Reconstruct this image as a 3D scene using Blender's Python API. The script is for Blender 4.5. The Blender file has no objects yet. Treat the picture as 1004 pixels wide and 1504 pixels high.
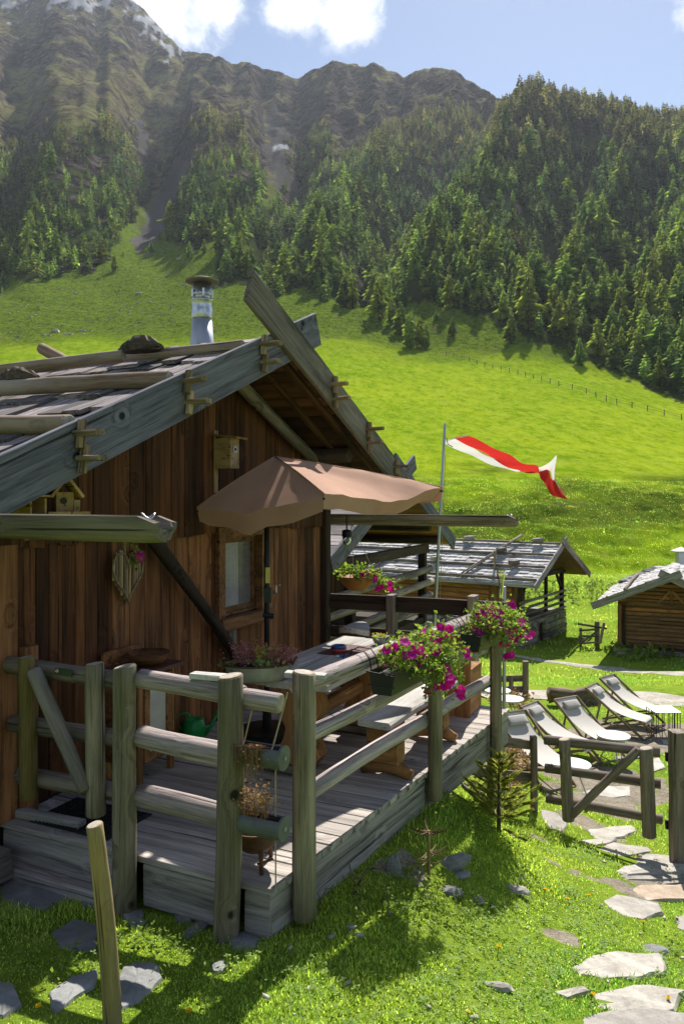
import bpy, math, random
import numpy as np
from mathutils import Matrix, Vector

random.seed(7)
RNG = np.random.default_rng(11)
scene = bpy.context.scene
COL = scene.collection

# ------------------------------------------------------------------ camera
F = 1111.0
EYE = 2.0
HORIZON = 732.0
cam_data = bpy.data.cameras.new('camera')
cam = bpy.data.objects.new('camera', cam_data)
COL.objects.link(cam)
cam.location = (0, 0, EYE)
cam.rotation_euler = (math.radians(90), 0, 0)
cam_data.sensor_fit = 'VERTICAL'
cam_data.sensor_height = 36.0
cam_data.sensor_width = 24.0
cam_data.lens = F / 1504 * 36.0
cam_data.shift_y = -20.0 / 1504
cam_data.clip_start = 0.05
cam_data.clip_end = 9000
scene.camera = cam

# ------------------------------------------------------------------ world, sun, exposure
SUN_EL = math.radians(48)
SUN_AZ = math.atan2(0.28, 0.96)
world = bpy.data.worlds.new('World')
scene.world = world
world.use_nodes = True
wn, wl = world.node_tree.nodes, world.node_tree.links
wn.clear()
w_out = wn.new('ShaderNodeOutputWorld')
w_bg = wn.new('ShaderNodeBackground')
w_bg.inputs['Strength'].default_value = 0.070
w_sky = wn.new('ShaderNodeTexSky')
w_sky.sky_type = 'NISHITA'
w_sky.sun_disc = False
w_sky.sun_elevation = SUN_EL
w_sky.sun_rotation = SUN_AZ
w_sky.altitude = 1800
w_sky.air_density = 1.0
w_sky.dust_density = 0.6
w_sky.ozone_density = 1.4
w_tc = wn.new('ShaderNodeTexCoord')


def wmath(op, a, b=None):
    n = wn.new('ShaderNodeMath')
    n.operation = op
    for i, v in enumerate((a, b)):
        if v is None:
            continue
        if isinstance(v, (int, float)):
            n.inputs[i].default_value = v
        else:
            wl.new(v, n.inputs[i])
    return n.outputs[0]


def cloud_dir(px, py):
    return Vector(((px - 502) / F, 1.0, (HORIZON - py) / F)).normalized()


w_no = wn.new('ShaderNodeTexNoise')
w_no.inputs['Scale'].default_value = 6.0
w_no.inputs['Detail'].default_value = 9
w_no.inputs['Roughness'].default_value = 0.62
wl.new(w_tc.outputs['Generated'], w_no.inputs['Vector'])
w_warp = wn.new('ShaderNodeVectorMath')
w_warp.operation = 'MULTIPLY_ADD'
wl.new(w_no.outputs['Color'], w_warp.inputs[0])
w_warp.inputs[1].default_value = (0.10, 0.10, 0.10)
wl.new(w_tc.outputs['Generated'], w_warp.inputs[2])
# fair weather cumulus: (direction, angular radius)
CLOUDS = [(cloud_dir(510, 15), 0.050), (cloud_dir(450, -25), 0.06), (cloud_dir(330, -12), 0.04), (cloud_dir(245, 18), 0.045),
          (cloud_dir(260, -70), 0.10), (cloud_dir(1035, 15), 0.028), (cloud_dir(1150, -60), 0.09), (cloud_dir(760, -240), 0.1),
          (cloud_dir(-200, -300), 0.2), (cloud_dir(1700, -200), 0.2), (cloud_dir(2600, 300), 0.2),
          (Vector((-0.8, -0.3, 0.5)).normalized(), 0.3), (Vector((0.6, -0.7, 0.5)).normalized(), 0.3),
          (Vector((0.0, -0.9, 0.35)).normalized(), 0.28), (Vector((-0.9, 0.4, 0.55)).normalized(), 0.2),
          (Vector((-0.2, -0.4, 0.9)).normalized(), 0.25)]
acc = None
for d, rad in CLOUDS:
    dn = wn.new('ShaderNodeVectorMath')
    dn.operation = 'DISTANCE'
    wl.new(w_warp.outputs[0], dn.inputs[0])
    dn.inputs[1].default_value = tuple(d + Vector((0.05, 0.05, 0.05)))
    v = wmath('SUBTRACT', 1.0, wmath('DIVIDE', dn.outputs['Value'], rad))
    acc = v if acc is None else wmath('MAXIMUM', acc, v)
w_n2 = wn.new('ShaderNodeTexNoise')
w_n2.inputs['Scale'].default_value = 22.0
w_n2.inputs['Detail'].default_value = 8
w_n2.inputs['Roughness'].default_value = 0.6
wl.new(w_warp.outputs[0], w_n2.inputs['Vector'])
acc = wmath('ADD', acc, wmath('MULTIPLY', wmath('SUBTRACT', w_n2.outputs['Fac'], 0.5), 1.6))
w_mr = wn.new('ShaderNodeMapRange')
w_mr.interpolation_type = 'SMOOTHSTEP'
w_mr.inputs['From Min'].default_value = 0.0
w_mr.inputs['From Max'].default_value = 0.75
wl.new(acc, w_mr.inputs['Value'])
w_mix = wn.new('ShaderNodeMixRGB')
w_mix.inputs['Color2'].default_value = (8.3, 8.5, 8.9, 1)
wl.new(w_mr.outputs['Result'], w_mix.inputs['Fac'])
wl.new(w_sky.outputs['Color'], w_mix.inputs['Color1'])
wl.new(w_mix.outputs['Color'], w_bg.inputs['Color'])
wl.new(w_bg.outputs['Background'], w_out.inputs['Surface'])

sun_data = bpy.data.lights.new('sun', 'SUN')
sun_data.energy = 5.0
sun_data.angle = math.radians(0.53)
sun_data.color = (1.0, 0.95, 0.86)
sun = bpy.data.objects.new('sun', sun_data)
COL.objects.link(sun)
SUN_DIR = Vector((math.sin(SUN_AZ) * math.cos(SUN_EL), math.cos(SUN_AZ) * math.cos(SUN_EL), math.sin(SUN_EL)))
sun.rotation_euler = SUN_DIR.to_track_quat('Z', 'Y').to_euler()
sun.location = (20, 40, 60)

scene.view_settings.view_transform = 'Standard'
scene.view_settings.look = 'None'
scene.view_settings.gamma = 1.0
scene.view_settings.use_curve_mapping = False
scene.view_settings.exposure = 0.95
scene.render.engine = 'CYCLES'
cy = scene.cycles
cy.use_denoising = True
cy.max_bounces = 7
cy.diffuse_bounces = 4
cy.glossy_bounces = 2
cy.transmission_bounces = 4
cy.transparent_max_bounces = 8
cy.volume_bounces = 0
cy.volume_step_rate = 10
cy.sample_clamp_indirect = 6.0


# ------------------------------------------------------------------ object helpers
WM = {}


def link(o, parent=None, M=None):
    M = M if M is not None else Matrix.Identity(4)
    COL.objects.link(o)
    if parent is not None:
        o.parent = parent
        o.matrix_basis = WM[parent.name].inverted() @ M
    else:
        o.matrix_basis = M
    WM[o.name] = M.copy()
    return o


def tag(o, label=None, cat=None, group=None, kind=None):
    for k, v in (('label', label), ('category', cat), ('group', group), ('kind', kind)):
        if v:
            o[k] = v
    return o


def thing(name, label, cat, loc=(0, 0, 0), rotz=0.0, group=None, kind=None):
    o = bpy.data.objects.new(name, None)
    o.empty_display_size = 0.1
    link(o, None, Matrix.Translation(Vector(loc)) @ Matrix.Rotation(rotz, 4, 'Z'))
    return tag(o, label, cat, group, kind)


def mesh_from(name, verts, faces, mat, smooth=False):
    me = bpy.data.meshes.new(name)
    me.from_pydata([tuple(v) for v in verts], [], faces)
    for m in (mat if isinstance(mat, (list, tuple)) else [mat]):
        me.materials.append(m)
    if smooth:
        me.polygons.foreach_set('use_smooth', [True] * len(me.polygons))
    me.update()
    return me


def big_mesh(name, verts, tris, mat, smooth=False, nper=3):
    """numpy arrays -> mesh, fast"""
    me = bpy.data.meshes.new(name)
    nv, nf = len(verts), len(tris)
    me.vertices.add(nv)
    me.vertices.foreach_set('co', np.ascontiguousarray(verts, dtype=np.float32).ravel())
    me.loops.add(nf * nper)
    me.loops.foreach_set('vertex_index', np.ascontiguousarray(tris, dtype=np.int32).ravel())
    me.polygons.add(nf)
    me.polygons.foreach_set('loop_start', np.arange(0, nf * nper, nper, dtype=np.int32))
    me.polygons.foreach_set('loop_total', np.full(nf, nper, dtype=np.int32))
    if smooth:
        me.polygons.foreach_set('use_smooth', np.ones(nf, dtype=bool))
    me.materials.append(mat)
    me.update(calc_edges=True)
    return me


def obj(name, me, parent=None, M=None):
    o = bpy.data.objects.new(name, me)
    return link(o, parent, M)


class MB:
    """collects shapes in world (or local) space and links them as one mesh"""

    def __init__(self):
        self.v, self.f = [], []

    def add(self, verts, faces):
        b = len(self.v)
        self.v += [Vector(v) for v in verts]
        self.f += [tuple(i + b for i in f) for f in faces]
        return self

    def box(self, c, s, M=None):
        c, s = Vector(c), Vector(s) / 2
        vs = [Vector((c.x + sx * s.x, c.y + sy * s.y, c.z + sz * s.z)) for sx in (-1, 1) for sy in (-1, 1) for sz in (-1, 1)]
        if M is not None:
            vs = [M @ v for v in vs]
        return self.add(vs, [(0, 1, 3, 2), (4, 6, 7, 5), (0, 4, 5, 1), (2, 3, 7, 6), (0, 2, 6, 4), (1, 5, 7, 3)])

    def tube(self, pts, rads, n=8, cap=True):
        pts = [Vector(p) for p in pts]
        if isinstance(rads, (int, float)):
            rads = [rads] * len(pts)
        b = len(self.v)
        prev = None
        for i, p in enumerate(pts):
            t = (pts[min(i + 1, len(pts) - 1)] - pts[max(i - 1, 0)]).normalized()
            if prev is None:
                a = Vector((0, 0, 1)) if abs(t.z) < 0.9 else Vector((1, 0, 0))
                prev = t.cross(a).normalized()
            prev = (prev - t * prev.dot(t)).normalized()
            q = t.cross(prev)
            for k in range(n):
                an = 2 * math.pi * k / n
                self.v.append(p + (prev * math.cos(an) + q * math.sin(an)) * rads[i])
        for i in range(len(pts) - 1):
            for k in range(n):
                k2 = (k + 1) % n
                self.f.append((b + i * n + k, b + i * n + k2, b + (i + 1) * n + k2, b + (i + 1) * n + k))
        if cap:
            self.f.append(tuple(b + k for k in reversed(range(n))))
            self.f.append(tuple(b + (len(pts) - 1) * n + k for k in range(n)))
        return self

    def lathe(self, prof, n=16, c=(0, 0, 0)):
        b = len(self.v)
        c = Vector(c)
        for r, z in prof:
            for k in range(n):
                an = 2 * math.pi * k / n
                self.v.append(c + Vector((r * math.cos(an), r * math.sin(an), z)))
        for i in range(len(prof) - 1):
            for k in range(n):
                k2 = (k + 1) % n
                self.f.append((b + i * n + k, b + i * n + k2, b + (i + 1) * n + k2, b + (i + 1) * n + k))
        if prof[0][0] > 1e-4:
            self.f.append(tuple(b + k for k in reversed(range(n))))
        if prof[-1][0] > 1e-4:
            self.f.append(tuple(b + (len(prof) - 1) * n + k for k in range(n)))
        return self

    def build(self, name, mat, parent=None, smooth=False, M=None):
        """verts are world coordinates; stored relative to M (default: the parent's frame)"""
        if M is None:
            M = WM[parent.name] if parent is not None else Matrix.Identity(4)
        inv = M.inverted()
        return obj(name, mesh_from(name, [inv @ v for v in self.v], self.f, mat, smooth), parent, M)


def frame(p0, p1, up=(0, 0, 1)):
    p0, p1, up = Vector(p0), Vector(p1), Vector(up)
    x = (p1 - p0).normalized()
    if abs(x.dot(up.normalized())) > 0.985:
        up = Vector((0, 1, 0))
    y = up.cross(x).normalized()
    z = x.cross(y)
    M = Matrix((x, y, z)).transposed().to_4x4()
    M.translation = p0
    return M


BEAMS = {}


def beam(name, p0, p1, w, h, mat, parent=None, up=(0, 0, 1), bev=0.006, jit=0.0, seg=1, share=True):
    """squared timber: local X runs p0 -> p1, w across (local Y), h along local Z; chamfered edges"""
    L = (Vector(p1) - Vector(p0)).length
    key = (round(L, 2), round(w, 3), round(h, 3), bev, jit, seg, mat.name, random.randrange(3) if jit else 0)
    if share and key in BEAMS:
        me = BEAMS[key]
    else:
        a, b = w / 2, h / 2
        c = min(bev, a * 0.5, b * 0.5)
        ring = [(-a + c, -b), (a - c, -b), (a, -b + c), (a, b - c), (a - c, b), (-a + c, b), (-a, b - c), (-a, -b + c)]
        vs, fs = [], []
        for i in range(seg + 1):
            oy, oz = (random.uniform(-jit, jit), random.uniform(-jit, jit))
            for y, z in ring:
                vs.append((L * i / seg + (random.uniform(-jit, jit) if i in (0, seg) else 0), y + oy + random.uniform(-jit, jit) * 0.6, z + oz + random.uniform(-jit, jit) * 0.6))
        for i in range(seg):
            for k in range(8):
                k2 = (k + 1) % 8
                fs.append((i * 8 + k, i * 8 + k2, (i + 1) * 8 + k2, (i + 1) * 8 + k))
        fs.append(tuple(reversed(range(8))))
        fs.append(tuple(seg * 8 + k for k in range(8)))
        me = mesh_from(name, vs, fs, mat)
        BEAMS[key] = me
    return obj(name, me, parent, frame(p0, p1, up))


def log(name, p0, p1, r0, r1, mat, parent=None, seg=9, n=14, wob=0.05, bend=0.0, slant=0.0, endmat=None, up=(0, 0, 1)):
    """round timber with an uneven surface; slant tilts the far end's cut"""
    p0, p1 = Vector(p0), Vector(p1)
    L = (p1 - p0).length
    vs, fs = [], []
    ph, ph2 = random.uniform(0, 6.28), random.uniform(0, 6.28)
    bd = random.uniform(0, 6.28)
    for i in range(seg + 1):
        t = i / seg
        r = r0 + (r1 - r0) * t
        r *= 1 + wob * 0.5 * math.sin(t * 7.1 + ph) * random.uniform(0.3, 1)
        oy = bend * math.sin(t * math.pi) * math.cos(bd)
        oz = bend * math.sin(t * math.pi) * math.sin(bd)
        for k in range(n):
            an = 2 * math.pi * k / n
            rr = r * (1 + wob * 0.5 * math.sin(2 * an + ph2) + random.uniform(-wob, wob) * 0.3)
            y, z = rr * math.cos(an), rr * math.sin(an)
            x = L * t
            if i == seg:
                x += slant * y
            vs.append((x, y + oy, z + oz))
    for i in range(seg):
        for k in range(n):
            k2 = (k + 1) % n
            fs.append((i * n + k, i * n + k2, (i + 1) * n + k2, (i + 1) * n + k))
    nside = len(fs)
    # chamfered ends
    for i, rev in ((0, True), (seg, False)):
        b = len(vs)
        cx = sum(vs[i * n + k][0] for k in range(n)) / n
        cy_ = sum(vs[i * n + k][1] for k in range(n)) / n
        cz = sum(vs[i * n + k][2] for k in range(n)) / n
        s = -1 if rev else 1
        ch = 0.12 * (r0 if rev else r1)
        for k in range(n):
            x, y, z = vs[i * n + k]
            vs.append((x + s * ch, cy_ + (y - cy_) * 0.88, cz + (z - cz) * 0.88))
        for k in range(n):
            k2 = (k + 1) % n
            q = (i * n + k, i * n + k2, b + k2, b + k)
            fs.append(tuple(reversed(q)) if rev else q)
        cap = tuple(b + k for k in range(n))
        fs.append(tuple(reversed(cap)) if rev else cap)
    mats = [mat] + ([endmat] if endmat else [])
    me = mesh_from(name, vs, fs, mats)
    sm = [i < nside for i in range(len(fs))]
    me.polygons.foreach_set('use_smooth', sm)
    if endmat:
        for i in range(nside, len(fs)):
            if len(fs[i]) > 4:
                me.polygons[i].material_index = 1
    return obj(name, me, parent, frame(p0, p1, up))


def copy_thing(root, M=None, label=None, group=None):
    M = M if M is not None else WM[root.name]
    r = root.copy()
    COL.objects.link(r)
    r.matrix_basis = M
    WM[r.name] = M.copy()
    if label:
        r['label'] = label
    if group:
        r['group'] = group

    def rec(src, dst):
        for ch in src.children:
            c = ch.copy()
            COL.objects.link(c)
            c.parent = dst
            WM[c.name] = WM[dst.name] @ ch.matrix_basis
            rec(ch, c)
    rec(root, r)
    return r


# hut frame: u runs along the gable wall, n out of it, z above the deck
DU = Vector((0.4223, 0.9065, 0))
DN = Vector((0.9065, -0.4223, 0))


def H(u, n, z=0.0):
    return DU * u + DN * n + Vector((0, 0, z))


def P(px, py, Y):
    """point of the place that lies Y metres ahead and shows at a pixel of the photograph"""
    return Vector(((px - 502) / F * Y, Y, EYE + (HORIZON - py) / F * Y))


def onz(px, py, z):
    Y = (EYE - z) * F / (py - HORIZON)
    return Vector(((px - 502) / F * Y, Y, z))


# ------------------------------------------------------------------ noise
def _hash(ix, iy, seed):
    h = (ix.astype(np.int64) * 374761393 + iy.astype(np.int64) * 668265263 + seed * 1442695041) & 0x7fffffff
    h = ((h ^ (h >> 13)) * 1274126177) & 0x7fffffff
    return ((h ^ (h >> 16)) & 0xffff) / 65535.0


def vnoise(x, y, seed=0):
    x, y = np.asarray(x, float), np.asarray(y, float)
    ix, iy = np.floor(x), np.floor(y)
    fx, fy = x - ix, y - iy
    fx, fy = fx * fx * (3 - 2 * fx), fy * fy * (3 - 2 * fy)
    a, b = _hash(ix, iy, seed), _hash(ix + 1, iy, seed)
    c, d = _hash(ix, iy + 1, seed), _hash(ix + 1, iy + 1, seed)
    return (a + (b - a) * fx) * (1 - fy) + (c + (d - c) * fx) * fy - 0.5


def fbm(x, y, oct=4, seed=0, gain=0.5):
    s, a = 0, 1.0
    for o in range(oct):
        s = s + a * vnoise(np.asarray(x) * 2 ** o + 17.3 * o, np.asarray(y) * 2 ** o - 9.1 * o, seed + o)
        a *= gain
    return s


def ridged(x, y, oct=4, seed=0):
    s, a = 0, 1.0
    for o in range(oct):
        s = s + a * (0.5 - 2 * np.abs(vnoise(np.asarray(x) * 2 ** o + 5.7 * o, np.asarray(y) * 2 ** o + 3.3 * o, seed + o)))
        a *= 0.5
    return s


def sstep(a, b, x):
    t = np.clip((np.asarray(x, float) - a) / (b - a), 0, 1)
    return t * t * (3 - 2 * t)
# ------------------------------------------------------------------ materials
class NT:
    def __init__(self, name):
        self.m = bpy.data.materials.new(name)
        self.m.use_nodes = True
        self.n, self.l = self.m.node_tree.nodes, self.m.node_tree.links
        self.n.clear()
        self.out = self.n.new('ShaderNodeOutputMaterial')

    def node(self, t, **kw):
        n = self.n.new(t)
        for k, v in kw.items():
            setattr(n, k, v)
        return n

    def put(self, sock, v):
        if hasattr(v, 'default_value') or hasattr(v, 'is_linked'):
            self.l.new(v, sock)
        elif isinstance(v, (tuple, list)) and len(v) == 3 and sock.type == 'RGBA':
            sock.default_value = (*v, 1)
        else:
            sock.default_value = v

    def math(self, op, a, b=0.0, c=None, clamp=False):
        n = self.node('ShaderNodeMath', operation=op, use_clamp=clamp)
        self.put(n.inputs[0], a)
        self.put(n.inputs[1], b)
        if c is not None:
            self.put(n.inputs[2], c)
        return n.outputs[0]

    def vmath(self, op, a, b):
        n = self.node('ShaderNodeVectorMath', operation=op)
        self.put(n.inputs[0], a)
        self.put(n.inputs[1], b)
        return n.outputs[0]

    def mapping(self, vec, scale=(1, 1, 1), loc=(0, 0, 0)):
        n = self.node('ShaderNodeMapping')
        self.l.new(vec, n.inputs['Vector'])
        n.inputs['Scale'].default_value = scale
        n.inputs['Location'].default_value = loc
        return n.outputs[0]

    def noise(self, vec, scale=1.0, detail=5, rough=0.55, dist=0.0, out='Fac'):
        n = self.node('ShaderNodeTexNoise')
        if vec is not None:
            self.l.new(vec, n.inputs['Vector'])
        n.inputs['Scale'].default_value = scale
        n.inputs['Detail'].default_value = detail
        n.inputs['Roughness'].default_value = rough
        n.inputs['Distortion'].default_value = dist
        return n.outputs[out]

    def ramp(self, fac, stops):
        n = self.node('ShaderNodeValToRGB')
        self.l.new(fac, n.inputs['Fac'])
        e = n.color_ramp.elements
        while len(e) < len(stops):
            e.new(0.5)
        for i, (p, c) in enumerate(stops):
            e[i].position = p
            e[i].color = (*c, 1) if len(c) == 3 else c
        return n.outputs['Color']

    def rng(self, v, a, b, c=0.0, d=1.0):
        n = self.node('ShaderNodeMapRange')
        self.put(n.inputs['Value'], v)
        for i, x in zip(range(1, 5), (a, b, c, d)):
            n.inputs[i].default_value = x
        return n.outputs['Result']

    def mix(self, fac, a, b, mode='MIX'):
        n = self.node('ShaderNodeMixRGB', blend_type=mode)
        self.put(n.inputs['Fac'], fac)
        self.put(n.inputs['Color1'], a)
        self.put(n.inputs['Color2'], b)
        return n.outputs['Color']

    def obj_coord(self):
        """object space, shifted by a random amount for every object"""
        tc = self.node('ShaderNodeTexCoord')
        oi = self.node('ShaderNodeObjectInfo')
        cx = self.node('ShaderNodeCombineXYZ')
        self.l.new(self.math('MULTIPLY', oi.outputs['Random'], 53.0), cx.inputs[0])
        self.l.new(self.math('MULTIPLY', oi.outputs['Random'], 17.0), cx.inputs[1])
        self.l.new(self.math('MULTIPLY', oi.outputs['Random'], 31.0), cx.inputs[2])
        return self.vmath('ADD', tc.outputs['Object'], cx.outputs[0]), oi.outputs['Random'], tc

    def bump(self, h, strength=0.3, dist=0.01):
        n = self.node('ShaderNodeBump')
        n.inputs['Strength'].default_value = strength
        n.inputs['Distance'].default_value = dist
        self.l.new(h, n.inputs['Height'])
        return n.outputs['Normal']

    def bsdf(self, color, rough=0.8, normal=None, metallic=0.0, spec=0.3, **kw):
        n = self.node('ShaderNodeBsdfPrincipled')
        self.put(n.inputs['Base Color'], color)
        self.put(n.inputs['Roughness'], rough)
        n.inputs['Metallic'].default_value = metallic
        n.inputs['Specular IOR Level'].default_value = spec
        if normal is not None:
            self.l.new(normal, n.inputs['Normal'])
        for k, v in kw.items():
            self.put(n.inputs[k.replace('_', ' ')], v)
        return n.outputs[0]

    def done(self, shader):
        self.l.new(shader, self.out.inputs['Surface'])
        return self.m


def wood(name, dark, light, knot=0.35, moss=None, moss_amt=0.0, rough=0.85, bump=0.5, vary=0.35, grain=18.0, weather=None, weather_amt=0.0):
    """grain along local X; knots that bend the grain; slow stains; each piece its own tone"""
    t = NT(name)
    co, rnd, tc = t.obj_coord()
    vor = t.node('ShaderNodeTexVoronoi', feature='F1')
    t.l.new(t.mapping(co, (3.6, 4.4, 4.4)), vor.inputs['Vector'])
    vor.inputs['Scale'].default_value = 1.0
    kd = vor.outputs['Distance']
    kn = t.rng(kd, 0.0, 0.42, 1.0, 0.0)
    ksel = t.node('ShaderNodeSeparateColor')
    t.l.new(vor.outputs['Color'], ksel.inputs[0])
    kn = t.math('MULTIPLY', kn, t.math('GREATER_THAN', ksel.outputs[0], 0.60))
    bend = t.node('ShaderNodeCombineXYZ')
    t.l.new(t.math('MULTIPLY', kn, 2.5), bend.inputs[1])
    t.l.new(t.math('MULTIPLY', kn, 1.4), bend.inputs[2])
    gv = t.vmath('ADD', t.mapping(co, (0.9, grain, grain)), bend.outputs[0])
    g1 = t.noise(gv, 1.0, 8, 0.70, 0.4)
    g2 = t.noise(t.mapping(co, (3.5, 130, 130)), 1.0, 3, 0.6)
    st = t.noise(t.mapping(co, (0.8, 2.4, 2.4)), 1.0, 4, 0.6)
    g = t.math('ADD', t.math('MULTIPLY', g1, 0.75), t.math('MULTIPLY', g2, 0.25))
    col = t.ramp(g, [(0.37, dark), (0.59, light)])
    if weather:
        col = t.mix(t.math('MULTIPLY', t.rng(st, 0.42, 0.62), weather_amt), col, weather)
    if moss:
        mn = t.noise(t.mapping(co, (1.1, 6, 6)), 1.0, 5, 0.65)
        col = t.mix(t.math('MULTIPLY', t.rng(mn, 0.36, 0.62), moss_amt), col, moss)
    col = t.mix(1.0, col, t.ramp(st, [(0.3, (0.62, 0.62, 0.62)), (0.68, (1.15, 1.15, 1.15))]), 'MULTIPLY')
    col = t.mix(t.math('MULTIPLY', t.rng(kn, 0.66, 0.80), knot * 1.6, clamp=True), col, tuple(c * 0.25 for c in dark))
    # checks: dark cracks along the grain
    ck = t.noise(t.mapping(co, (0.6, 34, 34)), 1.0, 4, 0.5)
    ckm = t.rng(ck, 0.375, 0.32)
    col = t.mix(t.math('MULTIPLY', ckm, 0.85), col, tuple(c * 0.18 for c in dark))
    br = t.rng(rnd, 0, 1, 1 - vary, 1 + vary * 0.7)
    bc = t.node('ShaderNodeCombineColor')
    for i in range(3):
        t.l.new(br, bc.inputs[i])
    col = t.mix(1.0, col, bc.outputs[0], 'MULTIPLY')
    h = t.math('SUBTRACT', t.math('ADD', t.math('MULTIPLY', g1, 0.8), t.math('MULTIPLY', g2, 0.4)), t.math('MULTIPLY', ckm, 0.7))
    return t.done(t.bsdf(col, rough, t.bump(h, bump, 0.010), spec=0.25))


def plain(name, color, rough=0.6, metallic=0.0, var=0.15, scale=8.0, bump=0.0, spec=0.4, **kw):
    t = NT(name)
    co, rnd, tc = t.obj_coord()
    nz = t.noise(co, scale, 5, 0.6)
    col = t.mix(1.0, color, t.ramp(nz, [(0.25, (1 - var,) * 3), (0.75, (1 + var,) * 3)]), 'MULTIPLY')
    nrm = t.bump(nz, bump, 0.004) if bump else None
    return t.done(t.bsdf(col, rough, nrm, metallic, spec, **kw))


def stone(name, dark, light, scale=6.0, bump=0.6, lichen=0.25, vary=0.3):
    t = NT(name)
    co, rnd, tc = t.obj_coord()
    n1 = t.noise(co, scale, 8, 0.65, 0.3)
    n2 = t.noise(t.mapping(co, (1, 1, 6)), scale * 1.4, 6, 0.6)
    n3 = t.noise(co, scale * 12, 3, 0.6)
    f = t.math('ADD', t.math('MULTIPLY', n1, 0.55), t.math('ADD', t.math('MULTIPLY', n2, 0.25), t.math('MULTIPLY', n3, 0.2)))
    col = t.ramp(f, [(0.34, dark), (0.5, tuple((a + b) / 2 for a, b in zip(dark, light))), (0.64, light)])
    lc = t.noise(co, scale * 0.7, 5, 0.7)
    col = t.mix(t.math('MULTIPLY', t.rng(lc, 0.55, 0.68), lichen), col, (0.16, 0.17, 0.09))
    br = t.rng(rnd, 0, 1, 1 - vary, 1 + vary)
    bc = t.node('ShaderNodeCombineColor')
    t.l.new(br, bc.inputs[0])
    t.l.new(t.math('MULTIPLY', br, 0.99), bc.inputs[1])
    t.l.new(t.math('ADD', t.math('MULTIPLY', br, 0.9), 0.08), bc.inputs[2])
    col = t.mix(1.0, col, bc.outputs[0], 'MULTIPLY')
    return t.done(t.bsdf(col, 0.75, t.bump(f, bump, 0.02), spec=0.3))


def leaf(name, c1, c2, trans=0.45, rough=0.5, attr=None, scale=3.0, tcol=1.4, objrand=0.0):
    """thin foliage: diffuse + light coming through"""
    t = NT(name)
    geo = t.node('ShaderNodeNewGeometry')
    rpi = geo.outputs['Random Per Island']
    nz = t.noise(geo.outputs['Position'], scale, 3, 0.6)
    f = t.math('ADD', t.math('MULTIPLY', rpi, 0.5), t.math('MULTIPLY', nz, 0.5))
    col = t.ramp(f, [(0.25, c1), (0.75, c2)])
    if attr:
        a = t.node('ShaderNodeAttribute', attribute_name=attr)
        col = t.mix(1.0, col, a.outputs['Color'], 'MULTIPLY')
    if objrand:
        oi = t.node('ShaderNodeObjectInfo')
        hs = t.node('ShaderNodeHueSaturation')
        t.l.new(t.rng(oi.outputs['Random'], 0, 1, 1 - objrand, 1 + objrand), hs.inputs['Value'])
        t.l.new(t.rng(oi.outputs['Random'], 0, 1, 0.49, 0.515), hs.inputs['Hue'])
        t.l.new(col, hs.inputs['Color'])
        col = hs.outputs['Color']
    b = t.bsdf(col, rough, spec=0.12)
    tr = t.node('ShaderNodeBsdfTranslucent')
    t.l.new(t.mix(1.0, col, (tcol, tcol * 1.05, tcol * 0.6), 'MULTIPLY'), tr.inputs['Color'])
    mx = t.node('ShaderNodeMixShader')
    mx.inputs[0].default_value = trans
    t.l.new(b, mx.inputs[1])
    t.l.new(tr.outputs[0], mx.inputs[2])
    return t.done(mx.outputs[0])


M = {}
M['wall'] = wood('dark_larch_board', (0.015, 0.0052, 0.0022), (0.175, 0.062, 0.020), grain=12, vary=0.55, weather=(0.095, 0.042, 0.020), weather_amt=0.5)
M['wall_mid'] = wood('brown_larch_board', (0.050, 0.020, 0.009), (0.33, 0.142, 0.056), grain=12, vary=0.35)
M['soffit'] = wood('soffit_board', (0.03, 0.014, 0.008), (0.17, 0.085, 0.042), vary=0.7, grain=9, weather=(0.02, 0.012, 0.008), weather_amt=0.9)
M['barge'] = wood('silver_grey_board', (0.042, 0.042, 0.058), (0.235, 0.228, 0.275), knot=0.8, grain=15, vary=0.06, weather=(0.070, 0.070, 0.094), weather_amt=0.5)
M['barge2'] = wood('brown_grey_board', (0.06, 0.05, 0.043), (0.22, 0.19, 0.165), knot=0.4, grain=11, vary=0.1)
M['peg'] = wood('peg_wood', (0.13, 0.085, 0.05), (0.36, 0.27, 0.17), vary=0.3)
M['pole'] = wood('peeled_pole', (0.12, 0.072, 0.045), (0.40, 0.28, 0.19), grain=10, vary=0.25, weather=(0.30, 0.26, 0.22), weather_amt=0.8)
M['shingle'] = wood('weathered_shingle', (0.075, 0.062, 0.062), (0.36, 0.31, 0.305), vary=0.65, grain=22, bump=0.9)
M['deck'] = wood('deck_board', (0.24, 0.212, 0.19), (0.54, 0.485, 0.44), grain=20, vary=0.25, knot=0.4)
M['fascia'] = wood('fascia_board', (0.11, 0.097, 0.090), (0.46, 0.415, 0.385), grain=17, vary=0.12, knot=0.5, bump=0.8, weather=(0.11, 0.115, 0.10), weather_amt=0.5)
M['post'] = wood('mossy_post', (0.082, 0.064, 0.044), (0.35, 0.295, 0.215), grain=20, vary=0.14, moss=(0.138, 0.130, 0.060), moss_amt=0.55, knot=0.8, bump=0.9)
M['post_y'] = wood('yellow_post', (0.13, 0.085, 0.025), (0.31, 0.215, 0.075), grain=10, vary=0.1, moss=(0.09, 0.09, 0.03), moss_amt=0.5, knot=0.5)
M['rail'] = wood('grey_rail', (0.135, 0.108, 0.102), (0.53, 0.445, 0.425), grain=20, vary=0.18, knot=0.7, bump=0.9)
M['endgrain'] = plain('log_end', (0.36, 0.31, 0.25), 0.9, var=0.5, scale=30, bump=0.5)
M['gutter'] = wood('mossy_gutter_log', (0.064, 0.053, 0.050), (0.24, 0.195, 0.178), grain=18, vary=0.1, moss=(0.095, 0.088, 0.048), moss_amt=0.35)
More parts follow.
